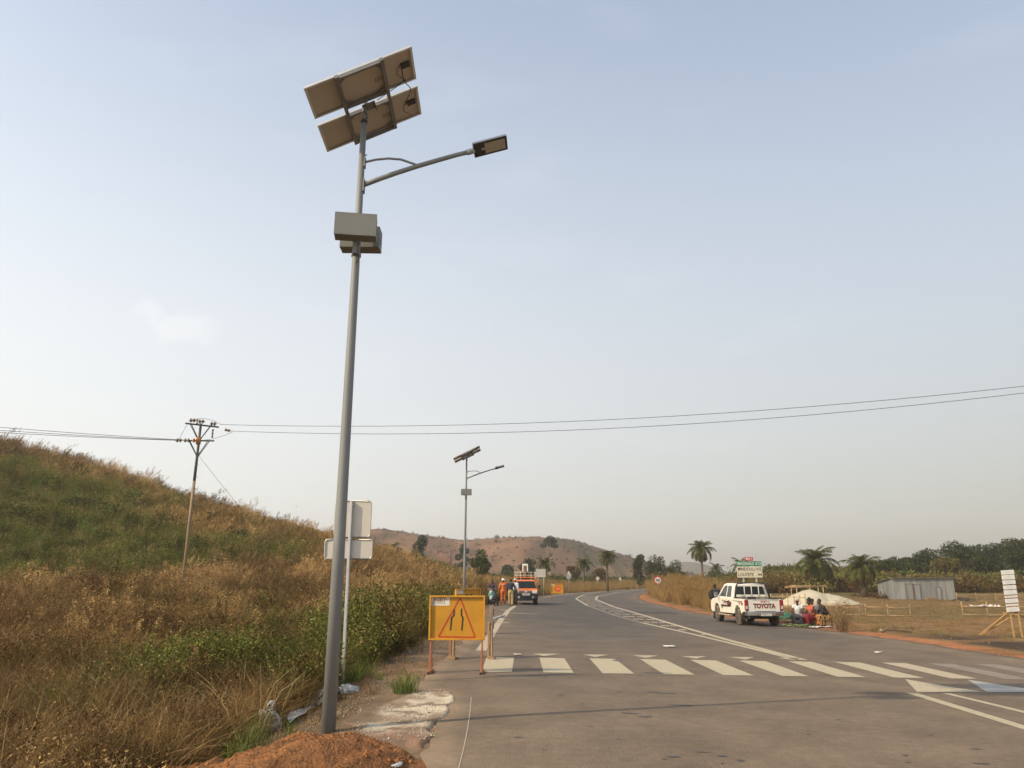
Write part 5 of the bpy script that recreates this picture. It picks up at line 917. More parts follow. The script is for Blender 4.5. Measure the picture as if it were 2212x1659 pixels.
    for x in (-.66, .66): MB().box((x, 5.0, .86), (.30, .16, .2)).build("headlamp", HEADL, V, bevel=.02)
    MB().box((0, 5.06, .82), (.8, .06, .22)).build("grille", CHROME, V, bevel=.01); MB().box((0, 5.1, .55), (1.6, .14, .24)).build("front_bumper", WPAINT, V, bevel=.03)
    for s in (-1, 1): wheel(V, s * .755, .98); wheel(V, s * .755, 4.08)
    return V
pickup((11.05, 35.25, float(gz(11.05)) + .002), R(2.5), "dusty white four door pickup with red lettering on its tailgate, parked at the verge")
def lift_truck(loc, rz, label):
    V = empty("lift_truck", loc, rz, label, "truck"); hw = .83
    low = [(.0, .45), (.0, 1.05), (3.55, 1.06), (4.35, 1.02), (4.55, .95), (4.60, .62), (4.55, .42), (4.35, .42)] + arch(3.85, .44, .42, a0=0, a1=180) + [(3.3, .42), (1.45, .42)] + arch(.98, .44, .42, a0=0, a1=180) + [(.5, .45)]
    k = len(low); vs = [(-hw, y, z) for y, z in low] + [(hw, y, z) for y, z in low]; body = MB().add(vs, [tuple(range(k)), tuple(range(2 * k - 1, k - 1, -1))] + [(i, k + i, k + (i + 1) % k, (i + 1) % k) for i in range(k)]).build("truck_body", OPAINT, V, bevel=.035)
    gh = [(1.95, 1.05), (2.0, 1.62), (2.2, 1.69), (3.0, 1.70), (3.15, 1.65), (3.75, 1.05)]; wx = lambda z: hw - .03 - .15 * max(0, (z - 1.05) / .65); k = len(gh); vs = [(-wx(z), y, z) for y, z in gh] + [(wx(z), y, z) for y, z in gh]
    MB().add(vs, [tuple(range(k)), tuple(range(2 * k - 1, k - 1, -1))] + [(i, k + i, k + (i + 1) % k, (i + 1) % k) for i in range(k)]).build("cab_roof", OPAINT, V, bevel=.03)
    ws = lambda t: (3.15 + .60 * t, 1.65 - .60 * t); a, b = ws(.10), ws(.92); MB().add([(-.62, a[0] + .012, a[1] + .012), (.62, a[0] + .012, a[1] + .012), (.76, b[0] + .012, b[1] + .012), (-.76, b[0] + .012, b[1] + .012)], [(0, 1, 2, 3)]).build("windscreen", GLASS, V)
    for x in (-.34, .34): MB().ball((x, 2.75, 1.22), (.16, .1, .26), 8, 6).build("seat_back", UNDER, V)
    for s in (-1, 1):
        v = [(s * (wx(z) + .004), y, z) for y, z in [(2.15, 1.12), (2.2, 1.60), (3.0, 1.62), (3.45, 1.12)]]; MB().add(v, [(0, 1, 2, 3)]).build("door_window", GLASS, V)
        MB().box((s * .63, 4.56, .86), (.34, .12, .20)).build("headlamp", HEADL, V, bevel=.03); mr = MB().box((s * (hw + .15), 3.35, 1.22), (.18, .1, .22)).build("wing_mirror", BUMPB, V, bevel=.03)
        wheel(V, s * .72, 3.85, .36, .24, rim=BUMPB); wheel(V, s * .72, .98, .36, .24, rim=BUMPB)
        MB().box((s * .84, 3.85, .82), (.06, 1.0, .06)).build("arch_flare", BUMPB, V, bevel=.02)
    gr = MB().box((0, 4.61, .87), (.80, .05, .16)).build("grille", BUMPB, V)
    for z in (.82, .90): MB().box((0, 4.64, z), (.74, .02, .02)).build("grille_bar", CHROME, gr)
    MB(frame((0, 4.65, .88), (-1, 0, 0), (0, 1, 0))).prism([(.10 * math.cos(2 * math.pi * q / 16), .075 * math.sin(2 * math.pi * q / 16)) for q in range(16)], .02).build("grille_badge", CHROME, gr)
    bu = MB().box((0, 4.62, .56), (1.70, .26, .40)).build("front_bumper", BUMPB, V, bevel=.05); MB().box((0, 4.75, .36), (1.2, .06, .16)).build("skid_bar", BUMPB, V, bevel=.02)
    pl = MB().box((0, 4.757, .70), (.52, .012, .13)).build("number_plate", PLATE, bu); text_obj("U 1557 ML 4", .09, DECK, frame((0, 4.765, .70), (-1, 0, 0), (0, 1, 0)), pl, "plate_digits", width=.42, depth=.001, bold=.002)
    for x in (-.5, .5): MB(frame((x, 4.752, .52), (-1, 0, 0), (0, 1, 0))).prism([(.08 * math.cos(2 * math.pi * q / 14), .08 * math.sin(2 * math.pi * q / 14)) for q in range(14)], .008).build("fog_lamp", TAILW, bu)
    MB().box((0, 3.95, 1.062), (.40, .28, .01), rot=(.0, 0, 0)).build("bonnet_sticker", mat("sticker_cream", (.66, .36, .12), .6), body)
    MB().box((0, 2.3, .40), (1.1, 4.0, .2)).build("chassis", UNDER, V)
    # lift body, boom and basket
    MB().box((0, 1.0, 1.10), (1.62, 1.85, .10)).build("deck", OPAINT, V)
    hb = MB(); hb.box((0, 1.78, 1.88), (1.66, .08, .06)); hb.box((0, 1.78, 1.62), (1.66, .08, .05))
    hbo = hb.build("head_guard_rails", OPAINT, V) if False else None
    gd = MB().box((0, 1.80, 1.86), (1.70, .06, .07)).build("head_guard", OPAINT, V, bevel=.01); MB().box((0, 1.80, 1.70), (1.50, .02, .26)).build("guard_window", GLASS, gd)
    for s in (-1, 1): MB().box((s * .81, 1.80, 1.50), (.08, .06, .66)).build("guard_post", OPAINT, gd)
    MB().box((0, .9, 1.40), (.5, .5, .55)).build("turret", mat("turret_grey", (.25, .24, .22), .6), V, bevel=.03)
    MB().bar((.02, .9, 1.5), (.05, 1.5, 2.72), .20, .18).build("lower_boom", mat("boom_tan", (.42, .32, .22), .6, var=.15), V); MB().bar((-.14, 1.52, 2.70), (-.14, .1, 1.78), .14, .14).build("upper_boom", BUMPB, V)
    el = MB().prism([(-.2, 2.3), (.2, 2.3), (.2, 2.82), (-.2, 2.82), (-.2, 2.70), (.08, 2.70), (.08, 2.3)], .16, Matrix.Identity(4)) if False else None
    MB().box((.0, 1.52, 2.78), (.42, .2, .14)).build("boom_elbow", SW, V, bevel=.02); MB().box((-.17, 1.55, 2.52), (.09, .18, .42)).build("elbow_cheek", SW, V); MB().box((.17, 1.55, 2.52), (.09, .18, .42)).build("elbow_cheek", SW, V)
    TUBEW = mat("basket_tube", (.62, .58, .48), .5)
    for z in (2.02, 2.24): MB().tube([(-.82, 2.0, z), (.82, 2.0, z), (.82, 2.5, z), (-.82, 2.5, z), (-.82, 2.0, z)], .02, 6).build("ladder_rail", TUBEW, V)
    for x in (-.70, -.42, .35, .62): MB().tube([(x, 2.5, 1.66), (x, 2.5, 2.24)], .018, 6).build("ladder_post", TUBEW, V)
    for x in (-.75, .75): MB().tube([(x, 2.0, 1.66), (x, 2.0, 2.3)], .018, 6).build("ladder_post", TUBEW, V)
    return V
lift_truck((.98, 61.1, float(gz(.98))), R(180), "orange pickup with a folded cherry picker boom, parked facing the camera")
# ------------------------------------------------------------------ people
def capsule(mb, a, b, ra, rb, n=8):
    a, b = Vector(a), Vector(b); d = (b - a); L = d.length
    if L < 1e-5: return mb.ball(a, ra, n, 6)
    mx = frame(a, Vector((1, 0, 0)) if abs(d.normalized().x) < .9 else Vector((0, 1, 0)), d); pr = []
    for i in range(5): t = math.pi / 2 * i / 4; pr.append((max(1e-6, ra * math.sin(t)), -ra * math.cos(t)))
    for i in range(5): t = math.pi / 2 * i / 4; pr.append((max(1e-6, rb * math.cos(t)), L + rb * math.sin(t)))
    return mb.lathe(pr, n, mx=mx)
def flesh(name, mb, m, parent, vox=.016):
    o = mb.build(name, m, None); md = o.modifiers.new("r", 'REMESH'); md.mode = 'VOXEL'; md.voxel_size = vox; md.use_smooth_shade = True; sm = o.modifiers.new("s", 'SMOOTH'); sm.factor = .5; sm.iterations = 3
    dg = bpy.context.evaluated_depsgraph_get(); me = bpy.data.meshes.new_from_object(o.evaluated_get(dg)); me.name = name; old = o.data; o.modifiers.clear(); o.data = me; bpy.data.meshes.remove(old); o.parent = parent
    if not me.materials: me.materials.append(m)
    return o
SKIN = mat("dark_skin", (.065, .035, .022), .5, var=.12, scale=8); HAIR = mat("black_hair", (.012, .010, .009), .85, var=.3, scale=60); EYEW = mat("eye", (.5, .47, .42), .3)
def pose(**k):
    """joints of a standing figure 1.72 m tall that looks along +Y"""
    J = dict(pel=(0, 0, .93), che=(0, 0, 1.27), nec=(0, .0, 1.46), hed=(0, .03, 1.60), shL=(-.185, 0, 1.40), shR=(.185, 0, 1.40), elL=(-.24, -.02, 1.12), elR=(.24, -.02, 1.12), wrL=(-.25, .06, .88), wrR=(.25, .06, .88), hiL=(-.095, 0, .90), hiR=(.095, 0, .90), knL=(-.10, .02, .49), knR=(.10, .02, .49), anL=(-.11, -.02, .08), anR=(.11, -.02, .08), ft=(0, 1, 0)); J.update(k); return {a: Vector(b) for a, b in J.items()}
def person(loc, rz, label, J, shirt, trousers, shoes, extra=None, sleeve=1.0, skirt=None, group=None, s=1.0, hair=True, fat=1.0):
    P = empty("person", loc, rz, label, "person", group); P.scale = (s, s, s); b = MB(); ft = J["ft"].normalized()
    h = J["hed"]; b.ball(h + Vector((0, 0, .02)), (.078, .092, .112), 12, 9); b.ball(h + ft * .025 + Vector((0, 0, -.055)), (.06, .068, .06), 10, 7); b.ball(h + ft * .100 + Vector((0, 0, -.012)), (.015, .022, .022), 6, 5); side_ = Vector((-ft.y, ft.x, 0))
    for q in (-1, 1): b.ball(h + side_ * q * .082 + Vector((0, 0, -.005)), (.018, .018, .032), 6, 5)
    capsule(b, J["nec"] - Vector((0, 0, .05)), h - Vector((0, 0, .05)), .056, .052); capsule(b, J["pel"], J["che"], .125 * fat, .135 * fat, 12); capsule(b, J["shL"], J["shR"], .072, .072); capsule(b, J["che"], J["nec"], .12, .06)
    for q in "LR":
        sh, el, wr, hi, kn, an = [J[a + q] for a in ("sh", "el", "wr", "hi", "kn", "an")]; capsule(b, sh, el, .056, .044); capsule(b, el, wr, .043, .030); capsule(b, hi, kn, .088 * fat, .058); capsule(b, kn, an, .056, .038); capsule(b, an + Vector((0, 0, -.03)), an + ft * .17 + Vector((0, 0, -.05)), .042, .030)
        f = (wr - el).normalized(); pm = wr + f * .075; capsule(b, wr, pm, .032, .036); u_ = f.cross(Vector((0, 0, 1))) if abs(f.z) < .8 else f.cross(Vector((1, 0, 0))); u_.normalize(); vv = f.cross(u_)
        for i, ln in enumerate((.070, .082, .078, .060)):
            r0 = pm + u_ * (-.03 + .02 * i); k1 = r0 + f * ln * .55 + vv * .008; k2 = k1 + f * ln * .4 + vv * .03; capsule(b, r0, k1, .0095, .009, 6); capsule(b, k1, k2, .009, .008, 6)
        t0 = wr + f * .03 - u_ * .03; capsule(b, t0, t0 - u_ * .03 + f * .035, .012, .011, 6); capsule(b, t0 - u_ * .03 + f * .035, t0 - u_ * .035 + f * .065 + vv * .01, .010, .009, 6)
    body = flesh("body", b, SKIN, P, .012)
    for q in (-1, 1): MB().ball(h + ft * .082 + side_ * q * .032 + Vector((0, 0, .018)), (.013, .013, .008), 6, 5).build("eye", EYEW, body)
    MB().ball(h + ft * .092 + Vector((0, 0, -.058)), (.026, .012, .007), 8, 5).build("mouth", mat("lips", (.09, .03, .025), .5), body)
    if hair: hm_ = MB(); hm_.ball(h - ft * .018 + Vector((0, 0, .05)), (.086, .092, .092), 12, 8); flesh("hair", hm_, HAIR, P, .016)
    if shirt:
        t = MB(); capsule(t, J["pel"] + Vector((0, 0, .02)), J["che"], .138 * fat, .148 * fat, 12); capsule(t, J["shL"], J["shR"], .086, .086); capsule(t, J["che"], J["nec"] - Vector((0, 0, .03)), .14, .065)
        for q in "LR":
            sh, el, wr = J["sh" + q], J["el" + q], J["wr" + q]; e2 = sh.lerp(el, min(1, sleeve * 2)); capsule(t, sh, e2, .072, .064)
            if sleeve > .5: capsule(t, el, el.lerp(wr, min(.92, (sleeve - .5) * 2)), .062, .05)
        flesh("shirt", t, shirt, P, .018)
    if trousers:
        t = MB(); capsule(t, J["pel"] + Vector((0, 0, .06)), J["pel"] - Vector((0, 0, .02)), .148 * fat, .15 * fat, 12)
        for q in "LR": hi, kn, an = J["hi" + q], J["kn" + q], J["an" + q]; capsule(t, hi, kn, .107 * fat, .078); capsule(t, kn, kn.lerp(an, .93), .077, .062)
        flesh("trousers", t, trousers, P, .018)
    if skirt:
        t = MB(); capsule(t, J["pel"] + Vector((0, 0, .08)), J["pel"], .16, .19, 12)
        for q in "LR": capsule(t, J["hi" + q], J["kn" + q], .13, .125); capsule(t, J["kn" + q], J["kn" + q].lerp(J["an" + q], .8), .125, .10)
        capsule(t, J["knL"], J["knR"], .11, .11); capsule(t, J["knL"].lerp(J["anL"], .7), J["knR"].lerp(J["anR"], .7), .09, .09); flesh("skirt", t, skirt, P, .02)
    if shoes:
        for q in "LR": an = J["an" + q]; t = MB(); capsule(t, an + Vector((0, 0, -.025)), an + ft * .17 + Vector((0, 0, -.042)), .052, .040); flesh("shoe", t, shoes, P, .014)
    if extra: extra(P, J)
    return P
ORW = mat("hi_vis_orange", (.62, .13, .025), .8, var=.15, scale=10, bump=.3); NAVY = mat("navy_cloth", (.018, .026, .045), .9, var=.2, scale=12); KHAKI = mat("khaki_cloth", (.42, .28, .13), .85, var=.15, scale=9, bump=.3); WHITEC = mat("white_cloth", (.55, .55, .56), .85, var=.1, scale=12, bump=.3); DARKT = mat("dark_cloth", (.03, .028, .03), .9, var=.2); BLACKC = mat("black_cloth", (.015, .015, .018), .9, var=.25); SHOE = mat("shoe_dark", (.03, .025, .02), .7); PURPLE = mat("plum_cloth", (.06, .035, .05), .9)
REFL = mat("reflective_tape", (.5, .5, .48), .35)
def helmet(P, J): h = J["hed"]; k = MB(Matrix.Translation(h + Vector((0, 0, .055)))); k.lathe([(.135, -.012), (.128, 0), (.112, .012), (.108, .05), (.085, .09), (.045, .112), (.0, .118)], 18); k.build("hard_hat", SW, P)
def vest(P, J):
    helmet(P, J); a = J["che"]; MB().tube([(a.x + .165 * math.cos(t * .5236), a.y + .165 * math.sin(t * .5236), a.z + .07) for t in range(13)], .022, 6).build("reflective_band", REFL, P)
    for q in "LR": kn = J["kn" + q].lerp(J["an" + q], .3); MB().tube([(kn.x + .078 * math.cos(t * .5236), kn.y + .078 * math.sin(t * .5236), kn.z) for t in range(13)], .014, 6).build("reflective_band", REFL, P)
person((-.62, 57.0, 0), R(8), "worker in orange overalls and white hard hat, back to the camera by the truck", pose(anL=(-.14, -.05, .08), anR=(.13, .06, .08), elL=(-.29, -.03, 1.13), wrL=(-.27, .10, .90), elR=(.27, .05, 1.14), wrR=(.20, .22, 1.0)), ORW, ORW, SHOE, vest, hair=False)
person((-.08, 53.6, 0), R(-12), "man in navy jacket and khaki trousers, back to the camera beside the truck", pose(anL=(-.10, .07, .08), anR=(.12, -.08, .08), elR=(.27, .08, 1.13), wrR=(.22, .30, 1.10)), NAVY, KHAKI, SHOE, None)
person((.22, 55.7, 0), R(-25), "man in white shirt and cap with dark trousers, at the truck's headlamp", pose(elL=(-.27, .04, 1.13), wrL=(-.2, .25, 1.05)), WHITEC, DARKT, SHOE, lambda P, J: MB(Matrix.Translation(J["hed"] + Vector((0, 0, .05)))).lathe([(.10, 0), (.105, .02), (.09, .07), (.05, .1), (0, .105)], 14).build("cap", WHITEC, P), hair=False)
def backpack(P, J):
    k = MB(); k.ball((0, -.25, 1.20), (.17, .12, .25), 12, 8); flesh("backpack", k, BLACKC, P, .02)
    for q in (-.11, .11): MB().tube([(q, -.15, 1.40), (q, .02, 1.47), (q, .13, 1.36), (q, .12, 1.15), (q, -.14, 1.02)], .018, 6).build("backpack_strap", BLACKC, P)
person((10.6, 41.9, float(gz(10.6))), R(-62), "man with a black backpack standing at the pickup's front wing", pose(elR=(.27, .08, 1.20), wrR=(.12, .22, 1.45), elL=(-.26, .06, 1.14), wrL=(-.20, .22, 1.02)), BLACKC, NAVY, SHOE, backpack)
# seated market women by the verge
SKG = mat("grey_wrapper", (.16, .15, .15), .9, var=.3, scale=12, bump=.3); REDC = mat("red_cloth", (.38, .04, .03), .85, var=.15, bump=.3); ORC = mat("orange_cloth", (.42, .10, .05), .85, var=.15); REDSK = mat("crimson_wrapper", (.20, .018, .03), .85, var=.2)
def pattern_mat():
    m = mat("patterned_wrapper", (.40, .26, .06), .85); N = m.node_tree.nodes; L = m.node_tree.links; p = N["Principled BSDF"]; tc = N.new("ShaderNodeTexCoord"); v = N.new("ShaderNodeTexVoronoi"); v.inputs["Scale"].default_value = 9; L.new(tc.outputs["Object"], v.inputs[0]); r = N.new("ShaderNodeValToRGB"); r.color_ramp.interpolation = 'CONSTANT'; r.color_ramp.elements[0].color = (.03, .02, .015, 1); r.color_ramp.elements[1].position = .38; r.color_ramp.elements[1].color = (.50, .33, .08, 1); e = r.color_ramp.elements.new(.58); e.color = (.30, .05, .03, 1); L.new(v.outputs["Distance"], r.inputs[0]); L.new(r.outputs[0], p.inputs["Base Color"]); return m
PATT = pattern_mat()
def sit(low=0., lean=.12, knee=.46, reach=.35):
    z = .40 - low; return pose(pel=(0, 0, z), che=(0, lean, z + .34), nec=(0, lean * 1.25, z + .52), hed=(0, lean * 1.5 + .04, z + .67), shL=(-.18, lean * 1.1, z + .46), shR=(.18, lean * 1.1, z + .46), elL=(-.24, lean + .12, z + .22), elR=(.24, lean + .12, z + .22), wrL=(-.12, reach + .02, z + .14), wrR=(.12, reach + .05, z + .13), hiL=(-.10, .03, z - .02), hiR=(.10, .03, z - .02), knL=(-.17, .42, knee), knR=(.17, .42, knee), anL=(-.13, .36, .08), anR=(.13, .36, .08))
STOOLM = mat("stool_wood", (.24, .15, .08), .85, var=.2)
def stool(x, y, z, label):
    r = empty("wooden_stool", (x, y, z), random.uniform(0, 3), label, "stool", "stools under the market women"); MB().box((0, 0, .24), (.32, .26, .04)).build("seat", STOOLM, r, bevel=.006)
    for sx in (-.12, .12):
        for sy in (-.09, .09): MB().box((sx, sy, .11), (.04, .04, .22)).build("leg", STOOLM, r)
def scarf(m): return lambda P, J: flesh("headscarf", MB().ball(J["hed"] - J["ft"].normalized() * .02 + Vector((0, 0, .055)), (.10, .108, .10), 12, 8), m, P, .018)
def bun(P, J): k = MB(); k.ball(J["hed"] + Vector((0, -.02, .07)), (.10, .11, .09), 12, 8); k.ball(J["hed"] + Vector((0, -.05, .15)), (.065, .065, .06), 10, 6); flesh("hair_bun", k, HAIR, P, .018)
for (x, y, rz, lab, sh, sk, ex, low, sl, hr) in [(13.02, 36.6, R(150), "seated woman in white blouse and grey wrapper with a pale headscarf", WHITEC, SKG, scarf(mat("pale_scarf", (.42, .32, .26), .9)), .0, .12, False), (13.50, 36.1, R(98), "seated woman in red and orange top with hair tied up, crimson wrapper", ORC, REDSK, bun, .0, .2, True), (13.78, 36.5, R(105), "seated woman in white top behind the one in black", WHITEC, SKG, None, .0, .3, True), (14.02, 35.8, R(88), "seated woman in black top and patterned yellow wrapper, leaning forward", BLACKC, PATT, None, .0, .5, True)]:
    z = float(G(x, y)); J = sit(low, .20 if sh is BLACKC else .10, .44); stool(x, y, z, "small wooden stool under the %s" % lab.split(" with")[0].split(",")[0].replace("seated ", "")); person((x, y, z), rz, lab, J, sh, None, None, ex, sleeve=sl, skirt=sk, hair=hr, fat=1.08)
# scooter and rider
def scooter(loc, rz, label):
    V = empty("motor_scooter", loc, rz, label, "scooter"); TEAL = mat("scooter_teal", (.14, .30, .26), .35, var=.06, coat=.4); CR = mat("scooter_cream", (.62, .62, .57), .4, coat=.3)
    for y in (1.24, 0.0):
        w = MB(Matrix.Translation((0, y, .29)) @ Matrix.Rotation(math.pi / 2, 4, 'Y')).lathe([(.20, -.045), (.26, -.05), (.285, -.02), (.29, 0), (.285, .02), (.26, .05), (.20, .045)], 24).build("wheel", BUMPB, V); k = MB(Matrix.Translation((0, y, .29)) @ Matrix.Rotation(math.pi / 2, 4, 'Y')); k.lathe([(.205, -.03), (.205, .03)], 20)
        for q in range(5): a = 2 * math.pi * q / 5; k.box((math.cos(a) * .11, math.sin(a) * .11, 0), (.20, .028, .03), rot=(0, 0, a))
        k.lathe([(.045, -.06), (.045, .06)], 10); tag(k.build("rim", CHROME, w), kind="stuff")
    for x in (-.075, .075): MB().tube([(x, 1.25, .29), (x, 1.10, .80)], .020, 8).build("fork_leg", CHROME, V)
    fe = MB(Matrix.Translation((0, 1.24, .29))); vs = []; fs = []
    for i in range(9):
        a = R(20 + 120 * i / 8)
        for x in (-.075, -.04, .04, .075): vs.append((x, .34 * math.cos(a) * (1 if abs(x) < .05 else .95), .34 * math.sin(a) * (1 if abs(x) < .05 else .93)))
    for i in range(8):
        for j in range(3): b_ = i * 4 + j; fs.append((b_, b_ + 1, b_ + 5, b_ + 4))
    fe.add(vs, fs, True); fo = fe.build("front_mudguard", CR, V); so = fo.modifiers.new("s", 'SOLIDIFY'); so.thickness = .012
    sh = MB().add([(-.20, 1.02, .42), (.20, 1.02, .42), (.24, 1.06, .72), (.14, 1.12, .98), (-.14, 1.12, .98), (-.24, 1.06, .72), (0, 1.16, .48), (0, 1.20, .74), (0, 1.18, .98)], [(0, 6, 7, 5), (6, 1, 2, 7), (5, 7, 8, 4), (7, 2, 3, 8)], True).build("leg_shield", TEAL, V); so = sh.modifiers.new("s", 'SOLIDIFY'); so.thickness = .03
    MB().ball((0, 1.14, 1.03), (.15, .10, .09), 12, 8).build("handlebar_cowl", mat("scooter_maroon", (.16, .05, .05), .4), V); MB().ball((0, 1.20, .92), (.09, .06, .07), 12, 7).build("headlamp", HEADL, V)
    MB().tube([(-.34, .98, 1.06), (-.18, 1.08, 1.07), (.18, 1.08, 1.07), (.34, .98, 1.06)], .016, 8).build("handlebar", CHROME, V)
    for s in (-1, 1): MB().tube([(s * .20, 1.08, 1.08), (s * .28, 1.10, 1.22)], .008, 6).build("mirror_stalk", CHROME, V); MB().ball((s * .29, 1.10, 1.25), (.055, .02, .04), 10, 6).build("mirror", BUMPB, V)
    MB().box((0, .75, .30), (.22, .55, .05)).build("footboard", TEAL, V, bevel=.01); eb = MB(); eb.ball((0, .12, .58), (.17, .46, .20), 14, 9); flesh("rear_body", eb, TEAL, V, .03)
    se = MB(); capsule(se, (0, .42, .80), (0, -.22, .82), .11, .12, 10); flesh("seat", se, BUMPB, V, .03); MB().box((0, .1, .36), (.22, .45, .2)).build("engine", UNDER, V, bevel=.03); MB().bar((.1, .45, .27), (.22, .5, .0), .02).build("side_stand", CHROME, V); MB().box((0, -.36, .62), (.10, .04, .08)).build("tail_lamp", TAILR, V)
    return V
scooter((-1.22, 55.2, 0), R(172), "teal and cream scooter facing the camera beside the orange worker")
person((-1.28, 55.05, 0), R(172), "rider in dark clothes sitting astride the teal scooter", pose(pel=(0, .15, .92), che=(0, .22, 1.24), nec=(0, .25, 1.42), hed=(.03, .30, 1.57), shL=(-.18, .22, 1.36), shR=(.18, .22, 1.36), elL=(-.27, .42, 1.15), elR=(.27, .42, 1.15), wrL=(-.28, .70, 1.08), wrR=(.28, .70, 1.08), hiL=(-.11, .16, .90), hiR=(.11, .16, .90), knL=(-.24, .46, .62), knR=(.22, .5, .60), anL=(-.36, .30, .08), anR=(.34, .38, .08)), PURPLE, DARKT, SHOE, None)
# ------------------------------------------------------------------ right-hand side
def onb(px, py, Y): return on_y(px, py, Y)
p = on_y(1617, 1203, 52.); bz = float(G(p.x, p.y)); D_ = empty("direction_sign", (p.x, p.y, bz), 0, "three tier town distance sign with a red road number plate, behind the pickup", "road sign"); top = p.z - bz; GRN = mat("sign_green", (.015, .20, .10), .45, var=.06); CREAM = mat("sign_cream", (.66, .60, .46), .5, var=.05)
for sx in (-.42, .42): MB().box((sx, .06, (top - .3) / 2), (.09, .07, top - .2)).build("post", POSTG, D_)
def dsign(zc, w, h, m, ink, left, right, nm="sign_panel"):
    o = MB(FACING((0, 0, zc))).prism(rrect(w, h, .04), .025).build(nm, m, D_)
    if right: text_obj(left, h * .82, ink, FACING((-w / 2 + .04, -.030, zc)), o, align='LEFT', width=w * .66 if len(left) > 7 else w * (.62), bold=.003, depth=.001); text_obj(right, h * .82, ink, FACING((w / 2 - .04, -.030, zc)), o, align='RIGHT', bold=.003, depth=.001)
    else: text_obj(left, h * .8, ink, FACING((0, -.030, zc)), o, bold=.008, depth=.001)
    return o
dsign(top - .13, .54, .24, RED, SW, "RN 1", None); dsign(top - .435, 1.62, .31, GRN, SW, "BRAZZAVILLE", "312"); dsign(top - .785, 1.64, .34, CREAM, INK, "MINDOULI", "105"); dsign(top - 1.14, 1.64, .34, CREAM, INK, "LOUTETE", "44")
# bamboo fences
BAM = mat("bamboo", (.40, .27, .13), .75, var=.2, scale=5, col2=(.30, .20, .11), amt=.5)
def fence(label, A, B, n, h, rails, post_r=.03, skew=0):
    A, B = Vector(A), Vector(B); r = empty("bamboo_fence", (A.x, A.y, float(G(A.x, A.y))), 0, label, "fence", "bamboo fences in the field"); o = r.location; g = random.Random(int(A.x * 100)); tops = []
    for i in range(n):
        q = A.lerp(B, i / (n - 1)); z = float(G(q.x, q.y)); hh = h * g.uniform(.9, 1.15); MB().tube([Vector((q.x, q.y, z - .1)) - o, Vector((q.x + g.uniform(-.06, .06), q.y, z + hh)) - o], [post_r, post_r * .8], 6).build("post", BAM, r)
    for f in rails:
        pts = []
        for i in range(n): q = A.lerp(B, i / (n - 1)); pts.append(Vector((q.x, q.y - post_r * 1.6, float(G(q.x, q.y)) + h * f + g.uniform(-.03, .03))) - o)
        for a, b in zip(pts[:-1], pts[1:]):
            d = (b - a) * .04; MB().tube([a - d, b + d], post_r * .8, 6).build("rail", BAM, r)
    return r
fence("bamboo fence running back from beside the market women", at(1743, 1328), (16.4, 53.0, 0), 9, 1.15, (.35, .85))
fence("bamboo fence in front of the gravel heap", at(1762, 1330), at(1858, 1331), 5, .85, (.75,), skew=0)
fence("low bamboo fence left of the tin shed in mid field", at(1825, 1331), at(1968, 1333), 4, .72, (.12, .72))
fence("low bamboo fence left of the white board tower", at(2081, 1331), at(2300, 1333), 5, .80, (.10, .68))
fence("far low bamboo fence right of the tin shed", at(2068, 1301), at(2280, 1301), 6, .80, (.12, .80))
fence("single bamboo rail along the ground below the tall palm", at(1478, 1292), at(1580, 1297), 3, .35, (.8,))
# bamboo shelter frame behind the heap
a, b = on_y(1718, 1266, 74.), on_y(1780, 1266, 74.); gz0 = float(G(a.x, 74)); BF = empty("bamboo_shelter", (a.x, 74, gz0), 0, "open bamboo shelter frame standing behind the gravel heap", "shelter frame"); w_ = b.x - a.x; hh = a.z - gz0
for x, y in ((.1, 0), (w_ / 2, 0), (w_ - .1, 0), (.3, 2), (w_ + .2, 2)): MB().tube([(x, y, -.1), (x, y, hh)], .05, 6).build("post", BAM, BF)
for y, z in ((0, hh), (2, hh - .12)): MB().tube([(-.3, y, z), (w_ + .3, y, z)], .05, 6).build("beam", BAM, BF)
for x in (0, w_ / 2, w_): MB().tube([(x, -.3, hh + .06), (x, 2.3, hh - .05)], .04, 6).build("beam", BAM, BF)
def cloth(name, label, cat, loc, w, h, m, seed, up=True, amp=.08):
    xs_ = np.linspace(-w / 2, w / 2, 12); ys_ = np.linspace(0, h, 9); X, Y = np.meshgrid(xs_, ys_); D = (fbm(X * 4 / max(w, .1) + seed, Y * 4 / max(h, .1), seed) - .5) * amp * 2; co = np.stack([X + D * .4, D, Y], -1) if up else np.stack([X + D, Y - h / 2 + D * .5, np.abs(D) + .015], -1)
    i = np.arange(X.size).reshape(X.shape); q_ = np.stack([i[:-1, :-1], i[:-1, 1:], i[1:, 1:], i[1:, :-1]], -1).reshape(-1, 4); o = link_mesh(name, np_mesh(name, co.reshape(-1, 3), q_), m, None, loc); sd = o.modifiers.new("s", 'SOLIDIFY'); sd.thickness = .006; return tag(o, label, cat)
WCL = mat("white_sack", (.62, .59, .54), .8, var=.1, scale=8, bump=.4)
q = on_y(1740, 1289, 73.6); cloth("hanging_cloth", "white cloth hanging on the bamboo shelter frame", "cloth", q, .85, .42, WCL, 3)
q = at(2131, 1312); cloth("white_sheet", "white sheet lying crumpled in the field right of the shed", "cloth", q + Vector((0, 0, .03)), 1.7, 1.2, WCL, 4, False, .35)
q = at(2050, 1320) ; q = at(2058, 1318); cloth("dark_tarpaulin", "dark green tarpaulin on the ground at the shed's right corner", "cloth", at(2063, 1299.5) + Vector((.8, 0, .03)), 1.8, 1.2, mat("tarp_green", (.03, .045, .04), .7), 5, False, .3)
